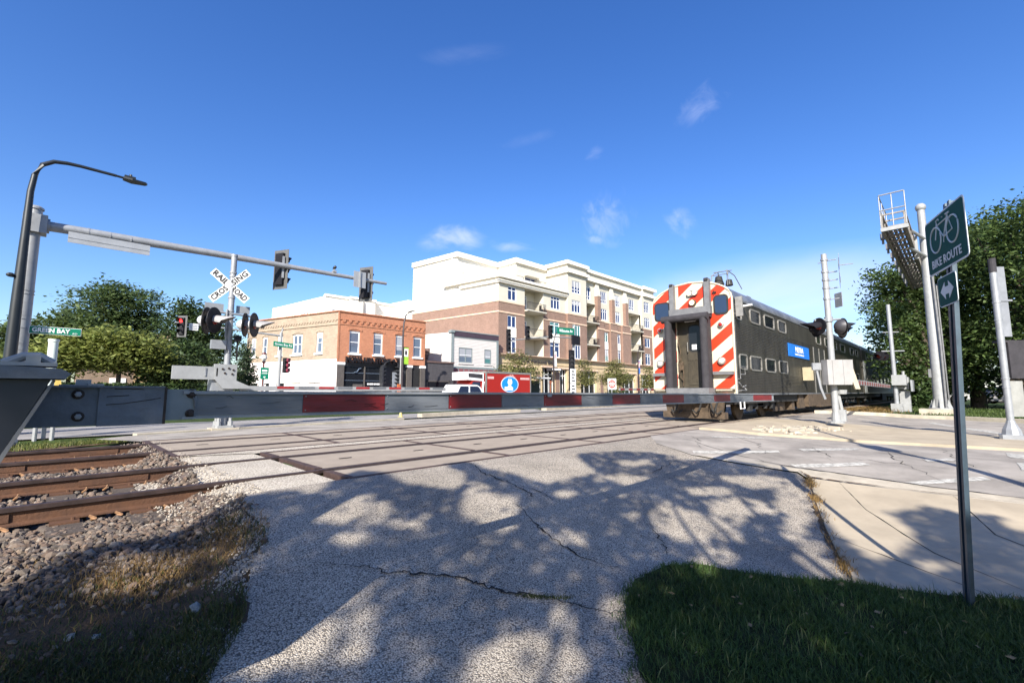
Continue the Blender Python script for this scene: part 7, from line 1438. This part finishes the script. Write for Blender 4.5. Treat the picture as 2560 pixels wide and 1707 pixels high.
tree('broadleaf_tree', 'dark tree at the right edge with sky showing through its top', (38.8, -5.2, -.1), [(-.5, .6, 10.8, 2.6, 2.4, 1.8), (1.0, -1.5, 12.6, 2.6, 2.4, 1.8), (0, 0, 6.5, 3.0, 2.4, 2.2), (0, 0, 3.8, 3, 2.4, 1.7), (-1.2, 1.2, 8.3, 2.0, 2, 1.6), (1, -3, 8.5, 3, 3, 4)], 15000, m_rl, .20, 'big trees at the right', .38, cl=20, spread=.46)
tree('broadleaf_tree', 'broad green tree filling the gap just behind the gantry mast', (44.5, -.6, -.1), [(0, .8, 9.0, 2.6, 2.4, 2.2), (.5, -1.0, 10.6, 2.8, 2.6, 2.0), (0, .2, 5.5, 3, 2.6, 2.6)], 12000, m_rl, .26, 'big trees at the right', .35, cl=18, spread=.5)
tree('broadleaf_tree', 'farther tree filling the gap behind the right trees', (56, 1.0, -.1), [(0, .2, 5, 4, 2.6, 3.5), (1, .4, 9, 3, 2.4, 2.5), (-2, 1.0, 3, 3, 2, 2.5)], 9000, L_dark, .34, 'big trees at the right', .4, cl=18)
hg = thing('hedge', 'dark undergrowth below the big right trees', 'hedge', (44, 0, -.1)); P_ = np.concatenate([np.stack([rng.uniform(40, 47, 5200), np.zeros(5200), np.abs(rng.normal(0, 1.1, 5200))], 1)]); P_[:, 1] = 2.9-(P_[:, 0]-40)*0+rng.uniform(-1.4, .3, len(P_)); leaves('foliage', P_, .26, L_dark, hg)
hg = thing('hedge', 'dark hedge strip between gantry mast and right pole', 'hedge', (43, -4, -.1)); P_ = np.stack([rng.uniform(41, 46, 4200), rng.uniform(-8, 1.2, 4200), np.abs(rng.normal(1.9, .7, 4200))], 1); leaves('foliage', P_, .28, L_dark, hg)
pts = []
while len(pts) < 9000:
    x = rnd.uniform(25.5, 40); y = rnd.uniform(-7, 3.4); 
    if x > 26.3-.8*(y < 0)*(-y)*.4: pts.append((x, y, z_terrain(x, y)))
blades('grass', pts, .16, .03, mat_leaf('right lawn blade', (.03, .055, .012), (.10, .14, .035), .3), .9)
pts = [(rnd.uniform(25.8, 33), 3.6+rnd.gauss(0, .5), -.03) for _ in range(3000)]; blades('dry_grass', [p for p in pts if p[1] < 4.6], .16, .02, m_dry, 1.0)

# ------------------------------------------------------------------ the trees behind the camera that shade the path
SH = [(-2.5, 3.75), (-.2, 3.9), (.02, 4.11), (.2, 4.42), (.43, 4.48), (.66, 4.44), (.82, 4.47), (1.12, 4.56), (1.4, 4.62), (1.6, 4.66), (1.81, 4.33), (2.18, 4.8), (2.67, 5.2), (2.79, 4.8), (2.67, 4.31), (2.84, 3.99), (3.06, 3.82), (3.47, 4.16), (3.63, 4.84), (3.96, 4.83), (3.88, 4.37), (4.01, 3.91), (4.14, 3.57), (4.72, 3.55), (5.19, 3.53), (5.56, 4.17), (5.88, 4.29), (6.76, 4.02), (7.14, 3.7), (7.2, 3.24), (7.84, 2.74), (7.91, 2.29), (7.85, 1.94), (7.69, 1.71), (7.29, 1.57), (6.56, 1.36), (5.96, 1.16), (5.53, .95), (5.06, .67), (5.38, .55), (5.71, .48), (6.06, .46), (6.4, .6), (6.62, .73), (7.06, .4), (6.96, .13), (7.05, -.13), (6.72, -.18), (6.6, -.33), (6.4, -1.2), (3, -2.5), (0, -1), (-2.5, 1)]
LIT = [(5.23, 3.36, 0.17, -0.07, -0.1, -0.06), (5.41, 3.22, 0.22, -0.1, -0.16, -0.1), (6.19, 3.54, 0.18, -0.08, -0.14, -0.07), (6.72, 3.0, 0.11, -0.06, -0.14, -0.06), (6.08, 2.48, 0.23, -0.16, -0.14, -0.06), (7.04, 2.27, 0.28, -0.26, -0.17, -0.05), (7.11, 2.0, 0.26, -0.28, -0.2, -0.05), (7.0, 1.7, 0.11, -0.15, -0.38, -0.08), (4.83, 2.25, 0.24, -0.13, -0.35, -0.16), (4.62, 2.01, 0.15, -0.09, -0.19, -0.08), (5.46, 2.04, 0.15, -0.11, -0.51, -0.18), (5.9, 2.05, 0.28, -0.23, -0.25, -0.08), (4.95, 1.81, 0.11, -0.08, -0.26, -0.09), (6.52, 1.63, 0.13, -0.15, -0.34, -0.07), (6.49, 1.47, 0.07, -0.11, -0.52, -0.11), (5.7, 1.42, 0.07, -0.09, -0.36, -0.08), (4.24, 1.69, 0.13, -0.1, -0.21, -0.08), (3.98, 1.65, 0.08, -0.06, -0.08, -0.03), (4.94, 1.11, 0.1, -0.09, -0.36, -0.07), (4.69, 0.99, 0.1, -0.1, -0.28, -0.05), (4.51, 0.83, 0.07, -0.06, -0.17, -0.03), (4.4, 2.59, 0.08, -0.03, -0.11, -0.06), (4.55, 3.05, 0.07, -0.02, -0.07, -0.04), (3.86, 1.6, 0.06, -0.04, -0.07, -0.02), (2.78, 1.79, 0.06, -0.03, -0.08, -0.05), (5.32, 0.3, 0.09, -0.1, -0.12, 0.0), (3.09, 3.32, 0.22, -0.09, -0.28, -0.3), (3.19, 3.65, 0.12, -0.06, -0.2, -0.23), (3.36, 2.58, 0.13, -0.06, -0.09, -0.07), (2.11, 4.03, 0.08, -0.04, -0.04, -0.07), (1.9, 3.77, 0.2, -0.09, -0.08, -0.15), (2.17, 3.84, 0.08, -0.04, -0.03, -0.05), (1.73, 3.38, 0.12, -0.05, -0.03, -0.06), (1.34, 2.89, 0.14, -0.08, -0.05, -0.1), (1.08, 2.61, 0.23, -0.14, -0.06, -0.17), (0.84, 2.59, 0.06, -0.04, -0.04, -0.13), (1.27, 2.69, 0.13, -0.08, -0.02, -0.07), (1.94, 1.8, 0.17, -0.13, -0.12, -0.12), (1.75, 1.79, 0.12, -0.1, -0.06, -0.06), (2.41, 1.91, 0.07, -0.06, -0.09, -0.07), (2.8, 1.8, 0.06, -0.05, -0.1, -0.06), (2.25, 3.36, 0.05, -0.03, -0.04, -0.06), (4.49, 3.06, 0.11, -0.04, -0.08, -0.05), (5.48, 3.18, 0.19, -0.08, -0.14, -0.08), (6.05, 3.57, 0.16, -0.08, -0.14, -0.08), (4.14, 3.29, 0.15, -0.06, -0.07, -0.06), (4.92, 2.43, 0.18, -0.09, -0.22, -0.11), (0.5, 3.93, 0.15, -0.11, -0.02, -0.19), (0.32, 3.82, 0.05, -0.03, 0.0, -0.07), (.72, 3.85, .06, -.04, 0, -.1)]
def lit(x, y, g=1.0):
    for cx, cy, ax_, ay, bx_, by_ in LIT:
        dt = ax_*by_-ay*bx_
        if abs(dt) < 1e-5: continue
        dx, dy = x-cx, y-cy; u = (dx*by_-dy*bx_)/dt; v = (ax_*dy-ay*dx)/dt
        if u*u+v*v < g: return True
    return False
gapsX = [(rnd.uniform(-2, 7), rnd.uniform(-2, 5), rnd.uniform(.02, .05)) for _ in range(130)]
shA, shB = [], []; n = 0
sx, sy, sz = SUNV
while n < 46000:
    x = rnd.uniform(-2.5, 8); y = rnd.uniform(-2.5, 5.3)
    nz_ = math.sin(7*x+3*y+1)*math.sin(6*y-4*x)+.6*math.sin(17*x-5*y)*math.sin(15*y+6*x)
    if not inside(x, y, SH) or (lit(x, y, (2.1 if x < 2.3 else 1.55)+.55*nz_) and rnd.random() < .965): continue
    if any((x-a)**2+(y-b)**2 < c*c for a, b, c in gapsX): continue
    z = rnd.triangular(3.6, 8.6, 5.6); t = (z-(z_ball(x, y) if x < 1.3 and inside(x, y, BALL) else gh(x, y)))/sz; px, py = x+sx*t, y+sy*t
    if px*.7106+py*.7036 > -1.0: continue
    (shA if x < 3.4 else shB).append((px, py, z)); n += 1
for P_, lab in ((shA, 'leafy tree behind the viewer, shading the path and ballast'), (shB, 'second leafy tree behind the viewer, shading the path and lawn')):
    P_ = np.array(P_); c = P_.mean(0); t = thing('shade_tree', lab, 'tree', (c[0], c[1], -.6), 'trees behind the viewer'); leaves('crown', P_, .105, L_mid, t, .3)
    b = MB(); b.tube([(c[0], c[1], -.8), (c[0]+.1, c[1], 1.8), (c[0], c[1]+.1, 3.8)], [.26, .2, .15], 10)
    for k in range(22): limb(b, (c[0], c[1], rnd.uniform(2.8, 3.8)), P_[rng.integers(len(P_))], .07, .012, n=4)
    b.build('trunk', m_bark, t, smooth=True)
